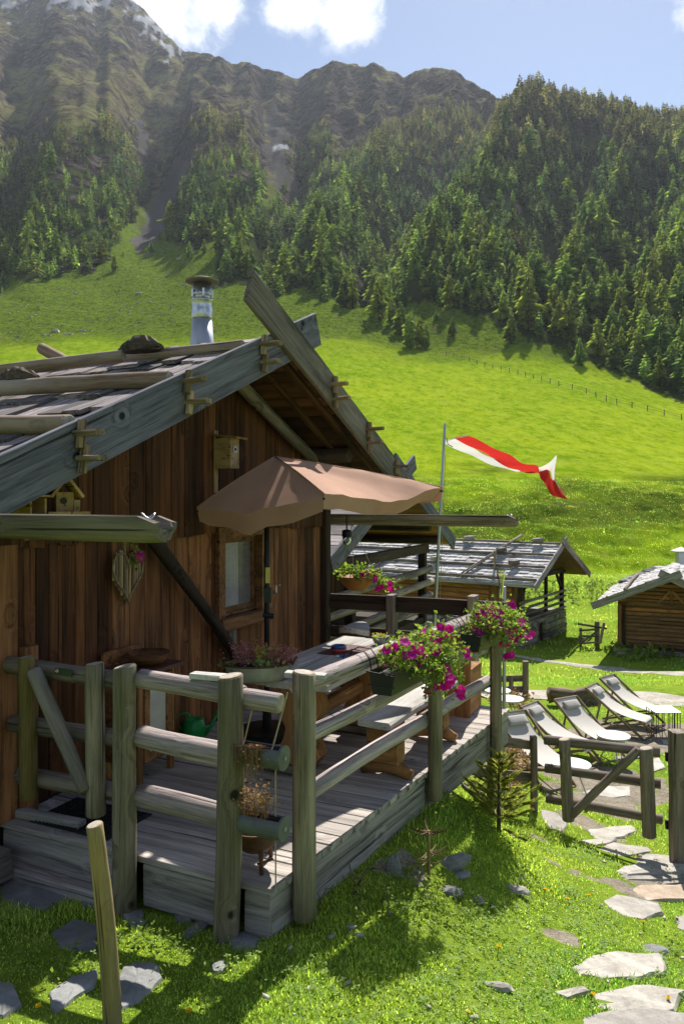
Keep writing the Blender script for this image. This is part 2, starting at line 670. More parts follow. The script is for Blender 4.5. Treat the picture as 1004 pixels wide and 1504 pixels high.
M['frame'] = wood('window_frame_wood', (0.075, 0.034, 0.014), (0.27, 0.135, 0.058), grain=12, vary=0.15)
M['honey'] = wood('honey_wood', (0.17, 0.072, 0.026), (0.42, 0.21, 0.088), grain=8, vary=0.2, knot=0.5)
M['table'] = wood('bleached_top', (0.34, 0.32, 0.29), (0.58, 0.56, 0.53), grain=10, vary=0.1, knot=0.3)
M['newwood'] = wood('new_spruce', (0.30, 0.17, 0.075), (0.52, 0.345, 0.18), grain=9, vary=0.12)
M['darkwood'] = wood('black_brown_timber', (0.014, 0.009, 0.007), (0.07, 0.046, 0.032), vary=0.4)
M['fence'] = wood('fence_brown_grey', (0.088, 0.066, 0.053), (0.375, 0.30, 0.25), vary=0.25, grain=15, moss=(0.10, 0.10, 0.055), moss_amt=0.35)
M['hutwall'] = wood('sunburnt_log', (0.17, 0.060, 0.020), (0.50, 0.215, 0.08), vary=0.25, grain=9)
M['hutwall2'] = wood('brown_log', (0.10, 0.046, 0.018), (0.34, 0.175, 0.080), vary=0.28, grain=9, weather=(0.05, 0.04, 0.032), weather_amt=0.5)
M['stake'] = wood('debarked_stake', (0.20, 0.13, 0.05), (0.44, 0.32, 0.15), grain=7, vary=0.05, moss=(0.12, 0.12, 0.055), moss_amt=0.6, knot=0.7)
M['loungerwood'] = wood('deckchair_wood', (0.14, 0.10, 0.065), (0.33, 0.25, 0.17), vary=0.15)
M['drift'] = wood('old_trunk', (0.07, 0.05, 0.034), (0.25, 0.19, 0.135), grain=7, vary=0.1, bump=1.0)
M['bark'] = wood('bark', (0.03, 0.022, 0.015), (0.17, 0.125, 0.085), grain=8, vary=0.2, bump=1.0)
M['slab'] = stone('flagstone', (0.17, 0.155, 0.14), (0.44, 0.41, 0.37), 5, 0.7, 0.25, 0.22)
M['slab_warm'] = stone('warm_flagstone', (0.24, 0.175, 0.12), (0.52, 0.42, 0.33), 5, 0.7, 0.2, 0.15)
M['slab_grey'] = stone('grey_slab', (0.10, 0.105, 0.105), (0.27, 0.275, 0.275), 5, 0.6, 0.4, 0.2)
M['wallstone'] = stone('wall_stone', (0.11, 0.10, 0.085), (0.36, 0.335, 0.28), 5, 0.8, 0.3, 0.5)
M['mortar'] = stone('mortar', (0.10, 0.092, 0.08), (0.22, 0.20, 0.175), 12, 0.7, 0.1, 0.1)
M['steel'] = plain('stainless_steel', (0.50, 0.51, 0.53), 0.38, 1.0, var=0.15, scale=5)
M['galv'] = plain('galvanised_sheet', (0.42, 0.44, 0.47), 0.5, 0.85, var=0.12, scale=4)
M['galv_old'] = plain('tarnished_sheet', (0.24, 0.20, 0.175), 0.6, 0.6, var=0.35, scale=14)
M['iron'] = plain('black_iron', (0.02, 0.02, 0.022), 0.45, 0.6)
M['rust'] = plain('rusty_iron', (0.11, 0.055, 0.03), 0.75, 0.3, var=0.5, scale=14, bump=0.3)
M['zinc'] = plain('zinc_tub', (0.27, 0.29, 0.26), 0.55, 0.4, var=0.3, scale=9)
M['pvc'] = plain('dull_grey_tube', (0.105, 0.115, 0.115), 0.5, 0.2, var=0.3, scale=12)
M['terracotta'] = plain('terracotta', (0.38, 0.13, 0.055), 0.7, var=0.2)
M['blackplastic'] = plain('black_plastic', (0.014, 0.02, 0.016), 0.4, var=0.2)
M['green'] = plain('green_plastic', (0.012, 0.30, 0.07), 0.35, var=0.1)
M['white'] = plain('white_paint', (0.72, 0.72, 0.70), 0.5, var=0.08)
M['cream'] = plain('cream_panel', (0.50, 0.48, 0.43), 0.7, var=0.2, scale=4)
M['redtin'] = plain('red_tin', (0.40, 0.035, 0.03), 0.35)
M['bluetin'] = plain('blue_tin', (0.03, 0.10, 0.26), 0.35)
M['mat_brown'] = plain('brown_mat', (0.075, 0.03, 0.026), 0.8)
M['rubber'] = plain('black_rubber', (0.012, 0.012, 0.013), 0.65)
M['rope'] = plain('rope', (0.33, 0.26, 0.17), 0.9, var=0.3, scale=60)
M['sling'] = plain('pale_canvas', (0.47, 0.445, 0.405), 0.85, var=0.10, scale=120, bump=0.1)
M['cushion'] = plain('grey_cushion', (0.36, 0.345, 0.32), 0.85, var=0.08, scale=60)
M['soil'] = plain('soil', (0.035, 0.024, 0.016), 0.95, var=0.5, scale=40)
M['concrete'] = plain('grey_bowl', (0.22, 0.22, 0.22), 0.8, var=0.2, scale=30, bump=0.2)
M['larch'] = leaf('larch_needles', (0.056, 0.086, 0.040), (0.190, 0.240, 0.085), 0.48, attr='tint', scale=0.35, objrand=0.22)
M['trunk'] = plain('conifer_bark', (0.06, 0.045, 0.035), 0.95, var=0.4, scale=3)
M['grass'] = leaf('grass_blade', (0.22, 0.335, 0.055), (0.48, 0.60, 0.145), 0.56, scale=0.9, attr='tint')
M['spruce'] = leaf('spruce_needles', (0.22, 0.24, 0.05), (0.46, 0.45, 0.14), 0.5, scale=6)
M['petal'] = leaf('petunia_petal', (0.42, 0.006, 0.22), (0.66, 0.016, 0.38), 0.45, scale=20, tcol=1.1, objrand=0.25)
M['petleaf'] = leaf('petunia_leaf', (0.10, 0.160, 0.024), (0.27, 0.34, 0.075), 0.5, scale=20)
M['clover'] = leaf('clover_leaf', (0.115, 0.205, 0.028), (0.26, 0.37, 0.075), 0.45, scale=6)
M['table_white'] = plain('pale_table_top', (0.50, 0.50, 0.49), 0.5, var=0.1)
M['heather'] = leaf('heather_bloom', (0.30, 0.10, 0.11), (0.48, 0.24, 0.22), 0.3, scale=20, tcol=1.0)
M['yleaf'] = leaf('yellow_leaf', (0.30, 0.28, 0.03), (0.45, 0.42, 0.08), 0.35, scale=20)
M['pleaf'] = leaf('pale_green_leaf', (0.25, 0.32, 0.12), (0.36, 0.42, 0.2), 0.35, scale=20)
M['dry'] = leaf('dry_herb', (0.17, 0.10, 0.05), (0.42, 0.27, 0.16), 0.3, scale=20)
M['dandelion'] = leaf('dandelion', (0.72, 0.50, 0.015), (0.85, 0.64, 0.03), 0.3, scale=20)


def glassy(name, color, alpha=0.25, rough=0.05):
    t = NT(name)
    g = t.node('ShaderNodeBsdfGlossy')
    g.inputs['Roughness'].default_value = rough
    tr = t.node('ShaderNodeBsdfTransparent')
    tr.inputs['Color'].default_value = (*color, 1)
    fr = t.node('ShaderNodeFresnel')
    fr.inputs['IOR'].default_value = 1.5
    mx = t.node('ShaderNodeMixShader')
    t.l.new(t.math('ADD', fr.outputs[0], alpha * 0.3, clamp=True), mx.inputs[0])
    t.l.new(tr.outputs[0], mx.inputs[1])
    t.l.new(g.outputs[0], mx.inputs[2])
    return t.done(mx.outputs[0])


M['glass'] = glassy('window_glass', (0.92, 0.93, 0.93), 0.0)
t = NT('pale_sheen_window_glass')  # grey-white diffuse mixed into the clear pane stands in for reflected sky
tr = t.node('ShaderNodeBsdfTransparent')
tr.inputs['Color'].default_value = (0.92, 0.93, 0.93, 1)
df = t.node('ShaderNodeBsdfDiffuse')
tcx = t.node('ShaderNodeTexCoord')
t.l.new(t.mix(t.noise(tcx.outputs['Object'], 5, 4, 0.6), (0.42, 0.40, 0.44), (0.62, 0.60, 0.62)), df.inputs['Color'])
gl = t.node('ShaderNodeBsdfGlossy')
gl.inputs['Roughness'].default_value = 0.12
m1, m2 = t.node('ShaderNodeMixShader'), t.node('ShaderNodeMixShader')
m1.inputs[0].default_value = 0.16
t.l.new(tr.outputs[0], m1.inputs[1])
t.l.new(df.outputs[0], m1.inputs[2])
m2.inputs[0].default_value = 0.03
t.l.new(m1.outputs[0], m2.inputs[1])
t.l.new(gl.outputs[0], m2.inputs[2])
M['pale_sheen'] = t.done(m2.outputs[0])
M['gauge'] = glassy('yellowed_gauge', (0.86, 0.86, 0.55), 0.5)


def cloth(name, color, trans, tcol=None, rough=0.9):
    t = NT(name)
    co, rnd, tc = t.obj_coord()
    nz = t.noise(co, 2.2, 5, 0.6)
    wv = t.noise(co, 260, 2, 0.5)
    col = t.mix(1.0, color, t.ramp(nz, [(0.3, (0.86, 0.86, 0.86)), (0.7, (1.1, 1.1, 1.1))]), 'MULTIPLY')
    b = t.bsdf(col, rough, t.bump(wv, 0.12, 0.002), spec=0.15)
    tr = t.node('ShaderNodeBsdfTranslucent')
    t.put(tr.inputs['Color'], tcol or color)
    mx = t.node('ShaderNodeMixShader')
    mx.inputs[0].default_value = trans
    t.l.new(b, mx.inputs[1])
    t.l.new(tr.outputs[0], mx.inputs[2])
    return t.done(mx.outputs[0])


M['canopy'] = cloth('brown_canopy', (0.44, 0.265, 0.19), 0.12, (0.45, 0.15, 0.09))
M['flag_red'] = cloth('red_flag_cloth', (0.62, 0.035, 0.03), 0.35)
M['flag_white'] = cloth('white_flag_cloth', (0.74, 0.73, 0.71), 0.35)
M['curtain'] = plain('net_curtain', (0.52, 0.47, 0.53), 0.95, var=0.15, scale=5, spec=0.0)
# ------------------------------------------------------------------ the land
ZY = np.array([(-40, 7), (-10, 1.9), (0, 0.30), (4, -0.27), (7.6, -0.77), (10, -0.98), (14, -1.15), (20, -1.98), (24, -2.45), (29, -2.72), (40, -2.72), (57, -2.54)])
ZX = np.array([(-60, 1.0), (-10, 0.25), (-0.2, 0.0), (0.8, -0.25), (3.0, -0.82), (4.2, -0.92), (9, -0.95), (60, -1.2)])


def h_near(X, Y):
    X, Y = np.asarray(X, float), np.asarray(Y, float)
    zy = np.interp(Y, ZY[:, 0], ZY[:, 1])
    zx = np.interp(X, ZX[:, 0], ZX[:, 1])
    k = sstep(15, 50, Y)
    z = zy + zx * (1 - k) - 0.9 * k
    d = sstep(1.5, 6, np.hypot(X + 1.4, (Y - 6) * 0.6))
    z = z + fbm(X * 0.9, Y * 0.9, 3, 3) * 0.06 + fbm(X * 0.16, Y * 0.16, 3, 9) * 0.35 * sstep(9, 20, Y)
    u_ = X * DU.x + Y * DU.y
    n_ = X * DN.x + Y * DN.y
    d_ = np.maximum(n_ - (-1.97 + (u_ - 3.352) * 0.0954), 0)
    w_ = np.exp(-(d_ / 0.55) ** 2) * sstep(2.6, 3.5, u_) * (1 - sstep(5.4, 6.9, u_)) * (n_ > -4)
    return z * (1 - w_) + np.maximum(z, -0.285) * w_


KN = np.exp(np.linspace(math.log(57), math.log(2700), 90))
COLS = {
    -700: [(57, 838), (76, 716), (220, 520), (430, 400), (800, 230), (1300, 40), (1700, 10), (2700, 350)],
    0: [(57, 838), (76, 716), (220, 506), (400, 405), (560, 300), (800, 190), (1100, 90), (1500, -15), (1900, -12), (2700, 350)],
    110: [(57, 838), (76, 716), (220, 505), (400, 398), (520, 300), (740, 190), (1100, 70), (1500, -8), (2700, 350)],
    160: [(57, 838), (76, 716), (220, 504), (380, 410), (520, 330), (720, 200), (1050, 110), (1500, -2), (2700, 350)],
    205: [(57, 838), (76, 716), (220, 503), (330, 425), (520, 370), (800, 270), (1000, 150), (1500, 12), (2700, 350)],
    245: [(57, 838), (76, 716), (222, 500), (330, 425), (520, 370), (860, 280), (1000, 170), (1450, 45), (2700, 350)],
    280: [(57, 838), (76, 716), (225, 495), (320, 425), (430, 350), (720, 215), (1000, 135), (1350, 78), (2700, 350)],
    350: [(57, 838), (76, 716), (235, 485), (300, 430), (450, 330), (720, 190), (1200, 88), (2500, 350)],
    400: [(57, 838), (76, 716), (250, 470), (310, 430), (450, 350), (760, 262), (930, 205), (1150, 118), (2500, 350)],
    430: [(57, 838), (76, 716), (250, 470), (300, 440), (420, 370), (760, 270), (950, 200), (1150, 122), (2500, 350)],
    480: [(57, 838), (76, 716), (250, 478), (300, 432), (450, 330), (640, 245), (850, 200), (1100, 92), (2500, 350)],
    530: [(57, 838), (76, 716), (245, 488), (300, 430), (400, 392), (620, 260), (850, 180), (1120, 93), (2500, 350)],
    600: [(57, 838), (76, 716), (240, 505), (290, 440), (400, 338), (480, 345), (720, 230), (900, 160), (1080, 108), (2500, 400)],
    660: [(57, 838), (76, 716), (235, 515), (270, 455), (480, 262), (560, 275), (760, 190), (900, 140), (1050, 100), (2500, 400)],
    720: [(57, 838), (76, 716), (225, 528), (260, 470), (400, 330), (560, 182), (640, 195), (800, 165), (1000, 130), (2500, 400)],
    770: [(57, 838), (76, 716), (215, 538), (240, 490), (400, 330), (640, 135), (760, 170), (2500, 400)],
    850: [(57, 838), (76, 716), (205, 552), (225, 525), (400, 330), (650, 150), (760, 190), (2500, 400)],
    1004: [(57, 838), (76, 718), (185, 592), (200, 575), (380, 350), (620, 172), (760, 210), (2500, 400)],
    1700: [(57, 838), (76, 718), (180, 610), (200, 590), (380, 350), (620, 190), (760, 230), (2500, 400)],
}
SKY = np.array([(-700, -30), (-200, -40), (0, -25), (180, -12), (205, 8), (235, 40), (270, 76), (320, 81), (342, 93), (366, 89), (385, 101), (415, 104), (434, 117), (455, 103),
                (470, 100), (490, 88), (510, 92), (532, 97), (548, 91), (575, 105), (592, 112), (620, 100), (640, 97), (665, 103), (700, 125),
                (725, 140), (745, 150), (765, 140), (780, 134), (820, 144), (850, 152), (900, 160), (1004, 176), (1100, 190), (1700, 230)])
ckeys = sorted(COLS)
ctab = np.array([np.interp(np.log(KN), np.log([p[0] for p in COLS[k]]), [p[1] for p in COLS[k]]) for k in ckeys])
kern = np.exp(-np.linspace(-2, 2, 5) ** 2)
kern /= kern.sum()
ctab = np.array([np.convolve(np.pad(r, 2, 'edge'), kern, 'valid') for r in ctab])
ctab[:, :7] = np.array([np.interp(np.log(KN[:7]), np.log([p[0] for p in COLS[k]]), [p[1] for p in COLS[k]]) for k in ckeys])

NA, NY = 500, 600
PXS = np.linspace(-620, 1620, NA)
YS = np.exp(np.linspace(math.log(55), math.log(2650), NY))
YS[:110] = np.linspace(55, YS[110], 111)[:110]
base = np.empty((NY, NA))
tmp = np.array([np.interp(np.log(YS), np.log(KN), r) for r in ctab])
for i in range(NY):
    base[i] = np.interp(PXS, ckeys, tmp[:, i])
kx = np.exp(-np.linspace(-1.6, 1.6, 9) ** 2)
kx /= kx.sum()
base = np.array([np.convolve(np.pad(r, 4, 'edge'), kx, 'valid') for r in base])
GX = ((PXS - 502) / F)[None, :] * YS[:, None]
GY = np.repeat(YS[:, None], NA, 1)
GZ = EYE + (HORIZON - base) / F * GY
amp = sstep(230, 520, GY)
hi = sstep(620, 1000, GY)
GZ += amp * (ridged((GX + 0.35 * GY) / 165, GY / 330, 5, 21) * (17 + 8 * hi) + fbm(GX / 30, GY / 40, 4, 5) * (2.5 + 9 * hi))
# rocky spurs: sharp crests that run down from the summits, steep V shaped gullies between them
RIDGES = [((-160, 1500), (-200, 650)), ((-70, 1500), (-110, 650)), ((20, 1500), (-25, 650)), ((128, 1500), (60, 650)), ((195, 1450), (160, 650)), ((262, 1350), (232, 650)),
          ((300, 1300), (290, 650)), ((345, 1250), (322, 650)), ((372, 1200), (385, 760)), ((440, 1150), (432, 700)), ((487, 1100), (470, 650)), ((512, 1100), (525, 650)), ((548, 1120), (580, 650)),
          ((590, 1090), (628, 650)), ((640, 1060), (690, 650)), ((700, 1010), (740, 650))]
wx = GX + fbm(GX / 60, GY / 90, 4, 171) * 26
dmin = np.full(GX.shape, 1e9)
for (p1, y1_), (p0, y0_) in RIDGES:
    f_ = np.clip((GY - y0_) / (y1_ - y0_), -0.3, 1.2)
    xr = ((p0 + (p1 - p0) * f_) - 502) / F * GY
    dmin = np.minimum(dmin, np.abs(wx - xr))
left_k = np.exp(-((PXS[None, :] - 120) / 130.0) ** 2)
GZ -= hi * np.minimum(dmin, 60) * (0.62 - 0.30 * left_k)
GZ += hi * (ridged((GX - 0.30 * GY) / 44, GY / 150, 5, 78) * 9 + fbm(GX / 13, GY / 70, 4, 79) * 6.5)
GZ += sstep(190, 260, GY) * (1 - sstep(420, 600, GY)) * fbm(GX / 9, GY / 7, 4, 31) * 1.3
GZ += sstep(56, 60, GY) * (1 - sstep(74, 86, GY)) * (fbm(GX / 6.5, GY / 3.5, 4, 41) * 0.7 + fbm(GX / 1.6, GY / 1.2, 3, 42) * 0.35)
GZ += sstep(80, 110, GY) * (1 - sstep(190, 220, GY)) * fbm(GX / 30, GY / 30, 3, 43) * 0.5
# wooded spurs: a valley on the shaded side of each crest
def line_d(px, py, pts):
    d = np.full(np.shape(px), 1e9)
    for (x0, y0), (x1, y1) in zip(pts[:-1], pts[1:]):
        dx, dy = x1 - x0, y1 - y0
        t_ = np.clip(((px - x0) * dx + (py - y0) * dy) / (dx * dx + dy * dy), 0, 1)
        d = np.minimum(d, np.hypot(px - x0 - t_ * dx, py - y0 - t_ * dy))
    return d


PX0 = np.repeat(PXS[None, :], NY, 0)
PY0 = HORIZON - F * (GZ - EYE) / GY
mk = sstep(270, 330, GY)
for pts, dep, hgt0, w in (([(742, 165), (655, 285), (605, 345), (565, 420)], 34, 16, 42), ([(555, 200), (475, 290), (425, 365)], 24, 10, 34),
                          ([(905, 215), (850, 330), (800, 450)], 22, 8, 40), ([(1010, 250), (960, 360), (915, 470)], 20, 8, 40), ([(75, 200), (45, 300), (20, 380)], 18, 8, 34)):
    lft = [(x - 26, y) for x, y in pts]
    rgt = [(x + 22, y) for x, y in pts]
    GZ += mk * (hgt0 * np.exp(-(line_d(PX0, PY0, rgt) / w) ** 2) - dep * np.exp(-(line_d(PX0, PY0, lft) / w) ** 2))
E = (GZ - EYE) / GY
emax = E[YS > 500].max(0)
esky = (HORIZON - (np.interp(PXS, SKY[:, 0], SKY[:, 1]) + fbm(PXS / 9, PXS * 0, 3, 5) * 4)) / F
wgt = sstep(300, 650, GY)
E = E * (1 + (esky / emax - 1)[None, :] * wgt)
GZ = EYE + E * GY
near_k = 1 - sstep(55, 58.5, GY)
GZ = GZ * (1 - near_k) + (h_near(GX, np.minimum(GY, 57)) - 0.02) * near_k


def h_far(X, Y):
    px = 502 + F * np.asarray(X, float) / np.asarray(Y, float)
    fi = np.interp(Y, YS, np.arange(NY))
    fj = np.interp(px, PXS, np.arange(NA))
    i0, j0 = np.minimum(fi.astype(int), NY - 2), np.minimum(fj.astype(int), NA - 2)
    a, b = fi - i0, fj - j0
    return (GZ[i0, j0] * (1 - a) + GZ[i0 + 1, j0] * a) * (1 - b) + (GZ[i0, j0 + 1] * (1 - a) + GZ[i0 + 1, j0 + 1] * a) * b


def ground(X, Y):
    X, Y = np.atleast_1d(np.asarray(X, float)), np.atleast_1d(np.asarray(Y, float))
    return np.where(Y < 56.5, h_near(X, np.minimum(Y, 57)), h_far(X, np.maximum(Y, 55)))


def gz(X, Y):
    return float(ground(X, Y)[0])


def at(px, py, y0=2.0, y1=1200):
    """where the photograph's sight line through a pixel meets the ground"""
    ys = np.exp(np.linspace(math.log(y0), math.log(y1), 6000))
    xs = (px - 502) / F * ys
    d = EYE + (HORIZON - py) / F * ys - ground(xs, ys)
    k = int(np.argmax(d <= 0))
    Y = float(ys[k])
    return Vector(((px - 502) / F * Y, Y, gz((px - 502) / F * Y, Y)))


def inpoly(px, py, poly):
    px, py = np.asarray(px, float), np.asarray(py, float)
    c = np.zeros(px.shape, bool)
    n = len(poly)
    for i in range(n):
        x0, y0 = poly[i]
        x1, y1 = poly[(i + 1) % n]
        if y0 == y1:
            continue
        hit = ((y0 > py) != (y1 > py)) & (px < (x1 - x0) * (py - y0) / (y1 - y0) + x0)
        c ^= hit
    return c


FOREST = [
    [(-120, 400), (-120, 210), (0, 215), (60, 180), (125, 200), (150, 165), (205, 190), (238, 250), (212, 300), (190, 320), (170, 360), (150, 385), (125, 398), (60, 410)],
    [(250, 355), (240, 280), (245, 215), (262, 185), (310, 180), (360, 178), (392, 225), (388, 290), (345, 330), (330, 352), (285, 365)],
    [(428, 245), (430, 205), (470, 180), (498, 235), (475, 262), (435, 268)],
    [(312, 412), (335, 360), (390, 300), (440, 270), (520, 222), (560, 185), (640, 155), (700, 158), (745, 158), (780, 120), (850, 130), (1004, 150), (1250, 160),
     (1250, 640), (1100, 610), (1004, 590), (960, 575), (900, 548), (800, 505), (700, 462), (640, 443), (560, 452), (505, 452), (445, 425), (385, 432)],
]
PY = HORIZON - F * (GZ - EYE) / GY
PXG = np.repeat(PXS[None, :], NY, 0)


def forest_mask(px, py, ruff=10):
    jx, jy = fbm(px / 14, py / 14, 3, 51) * ruff * 1.6, fbm(px / 14, py / 14, 3, 61) * ruff * 1.6
    m = np.zeros(np.shape(px), bool)
    for p in FOREST:
        m |= inpoly(px + jx, py + jy, p)
    return m


def blob(px, py, pts, w):
    """soft band of half width w along a polyline in the view of the slope"""
    d = np.full(np.shape(px), 1e9)
    for (x0, y0), (x1, y1) in zip(pts[:-1], pts[1:]):
        dx, dy = x1 - x0, y1 - y0
        t = np.clip(((px - x0) * dx + (py - y0) * dy) / (dx * dx + dy * dy), 0, 1)
        d = np.minimum(d, np.hypot(px - x0 - t * dx, py - y0 - t * dy))
    return 1 - sstep(w * 0.4, w, d + fbm(px / 8, py / 8, 3, 71) * w)


fm = forest_mask(PXG, PY).astype(float)
dzx = np.gradient(GZ, axis=1) / np.maximum(np.abs(np.gradient(GX, axis=1)), 1e-3)
dzy = np.gradient(GZ, axis=0) / np.gradient(GY, axis=0)
steep = np.hypot(dzx, dzy)
hik = sstep(560, 760, GY)
rock = hik * np.clip(sstep(0.75, 1.5, steep) * 0.8 + fbm(GX / 26, GZ / 26, 4, 81) * 1.3 + 0.10 + 0.22 * sstep(250, 330, PXG), 0, 1)
rock *= 1 - 0.55 * sstep(0.60, 0.2, np.abs(PXG - 130) / 400) * sstep(60, 120, PY) * (1 - sstep(150, 230, PY))
rock = np.maximum(rock, (fm * sstep(330, 400, GY) * sstep(0.48, 0.66, fbm(GX / 40, GZ / 40, 3, 83) + 0.3)))
snow = sstep(10, 45, fbm(PXG / 7, PY / 7, 4, 91) * 70 + 40 - np.abs(PXG - 228) * 0.9 - np.maximum(PY - 55 - (PXG - 228) * 0.9, 0) * 1.0) * hik
snow = np.maximum(snow, sstep(20, 50, fbm(PXG / 12, PY / 6, 4, 93) * 80 + 45 - PY * 1.2 - np.maximum(PXG - 120, 0) * 0.3) * (GY > 1200))
snow = np.maximum(snow, blob(PXG, PY, [(403, 219), (418, 214)], 8) * (GY > 600))
scree = blob(PXG, PY, [(262, 245), (248, 285), (225, 330), (215, 352)], 22) * (GY > 420)
scree = np.maximum(scree, blob(PXG, PY, [(405, 180), (405, 240), (425, 275)], 20) * (GY > 550))
scree = np.maximum(scree, blob(PXG, PY, [(205, 180), (215, 230)], 8) * (GY > 550))
past = np.clip(sstep(205, 240, GY + fbm(GX / 25, GY / 25, 3, 95) * 20) + np.clip(0.42 + fbm(GX / 13, GY / 7, 4, 99) * 1.3, 0, 0.85) * (1 - sstep(74, 96, GY + fbm(GX / 9, GY / 6, 3, 97) * 24)) * sstep(57, 64, GY), 0, 1)
olive = sstep(480, 800, GY)

far_idx = np.arange(NY * NA).reshape(NY, NA)
quads = np.stack([far_idx[:-1, :-1], far_idx[:-1, 1:], far_idx[1:, 1:], far_idx[1:, :-1]], -1).reshape(-1, 4)


def set_attr(me, name, rgba):
    a = me.color_attributes.new(name, 'FLOAT_COLOR', 'POINT')
    a.data.foreach_set('color', np.ascontiguousarray(rgba, np.float32).ravel())


# --- hillside material
t = NT('mountain_ground')
geo = t.node('ShaderNodeNewGeometry')
pos = geo.outputs['Position']
a1 = t.node('ShaderNodeAttribute', attribute_name='mask_a')
a2 = t.node('ShaderNodeAttribute', attribute_name='mask_b')
s1, s2 = t.node('ShaderNodeSeparateColor'), t.node('ShaderNodeSeparateColor')
t.l.new(a1.outputs['Color'], s1.inputs[0])
t.l.new(a2.outputs['Color'], s2.inputs[0])
n_big = t.noise(pos, 0.03, 6, 0.6)
n_mid = t.noise(pos, 0.22, 7, 0.65)
n_fin = t.noise(pos, 1.6, 6, 0.7)
n_tuft = t.noise(t.mapping(pos, (1, 0.6, 1)), 0.65, 12, 0.78)
mead = t.mix(t.rng(n_big, 0.42, 0.58), (0.180, 0.275, 0.008), (0.245, 0.325, 0.011))
mead = t.mix(t.rng(n_mid, 0.45, 0.75), mead, (0.195, 0.265, 0.018))
n_gr = t.noise(t.mapping(pos, (1, 0.4, 1)), 0.5, 12, 0.86)
mead = t.mix(t.math('MULTIPLY', t.rng(n_fin, 0.46, 0.72), 0.6), mead, (0.115, 0.195, 0.008))
mead = t.mix(t.math('MULTIPLY', t.rng(n_gr, 0.505, 0.575), 0.6), mead, (0.070, 0.140, 0.008))
mead = t.mix(t.math('MULTIPLY', t.rng(n_gr, 0.485, 0.43), 0.55), mead, (0.30, 0.345, 0.045))
pst = t.ramp(n_tuft, [(0.40, (0.042, 0.080, 0.010)), (0.50, (0.125, 0.190, 0.020)), (0.62, (0.200, 0.250, 0.036))])
pst = t.mix(t.rng(n_mid, 0.57, 0.70), pst, (0.115, 0.105, 0.055))
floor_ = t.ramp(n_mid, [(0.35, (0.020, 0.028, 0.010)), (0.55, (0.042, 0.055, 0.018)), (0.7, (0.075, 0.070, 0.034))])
n_alp = t.noise(pos, 0.045, 11, 0.76)
oliv = t.ramp(n_alp, [(0.42, (0.070, 0.052, 0.032)), (0.49, (0.185, 0.150, 0.080)), (0.57, (0.260, 0.275, 0.105))])
oliv = t.mix(t.rng(n_fin, 0.5, 0.75), oliv, (0.085, 0.060, 0.036))
n_rk = t.noise(t.mapping(pos, (1, 1, 1.6)), 0.06, 12, 0.80, 0.15)
rk = t.ramp(n_rk, [(0.43, (0.016, 0.014, 0.016)), (0.5, (0.075, 0.062, 0.056)), (0.58, (0.205, 0.175, 0.155))])
scr = t.ramp(n_fin, [(0.35, (0.085, 0.078, 0.076)), (0.65, (0.20, 0.185, 0.18))])
c = t.mix(s2.outputs[1], mead, pst)
c = t.mix(s2.outputs[2], c, oliv)
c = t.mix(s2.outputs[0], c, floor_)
rmask = t.rng(t.math('ADD', s1.outputs[0], t.math('MULTIPLY', t.math('SUBTRACT', n_rk, 0.5), 1.5)), 0.40, 0.56)
rmask = t.math('MULTIPLY', rmask, t.math('MINIMUM', t.math('MULTIPLY', s1.outputs[0], 6.0), 1.0))
c = t.mix(rmask, c, rk)
c = t.mix(t.rng(t.math('ADD', s1.outputs[2], t.math('MULTIPLY', t.math('SUBTRACT', n_tuft, 0.5), 0.9)), 0.35, 0.6), c, scr)
smask = t.rng(t.math('ADD', s1.outputs[1], t.math('MULTIPLY', t.math('SUBTRACT', n_mid, 0.5), 1.5)), 0.35, 0.85)
c = t.mix(t.math('MULTIPLY', smask, t.math('MINIMUM', t.math('MULTIPLY', s1.outputs[1], 8.0), 1.0)), c, (0.52, 0.54, 0.58))
bh = t.math('ADD', t.math('MULTIPLY', n_tuft, t.math('ADD', 0.25, t.math('MULTIPLY', s2.outputs[1], 1.5))), t.math('MULTIPLY', n_rk, t.math('MULTIPLY', s1.outputs[0], 14.0)))
bh = t.math('ADD', bh, t.math('MULTIPLY', n_alp, t.math('MULTIPLY', s2.outputs[2], 12.0)))
t.done(t.bsdf(c, 0.9, t.bump(bh, 1.0, 1.0), spec=0.0))
M['mountain'] = t.m

me = big_mesh('mountainside', np.stack([GX, GY, GZ], -1).reshape(-1, 3), quads, M['mountain'], True, 4)
set_attr(me, 'mask_a', np.stack([rock, snow, scree, rock * 0 + 1], -1).reshape(-1, 4))
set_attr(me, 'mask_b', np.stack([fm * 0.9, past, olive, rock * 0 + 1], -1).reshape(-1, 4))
tag(obj('mountainside', me), kind='structure')

# --- near ground
NXL, NYL = 330, 300
uu = np.linspace(-1, 1, NXL)
XL = np.sinh(uu * 4.2) / math.sinh(4.2) * 75 + 0.6
vv = np.linspace(0, 1, NYL)
YL = np.concatenate([np.linspace(-30, 1.5, 30)[:-1], 1.5 + (np.exp(np.linspace(0, 3.0, NYL - 29)) - 1) / (math.exp(3.0) - 1) * 56.0])
LX, LY = np.meshgrid(XL, YL)
LZ = h_near(LX, LY)
DIRT = []          # (centre, radius) bare patches, in metres


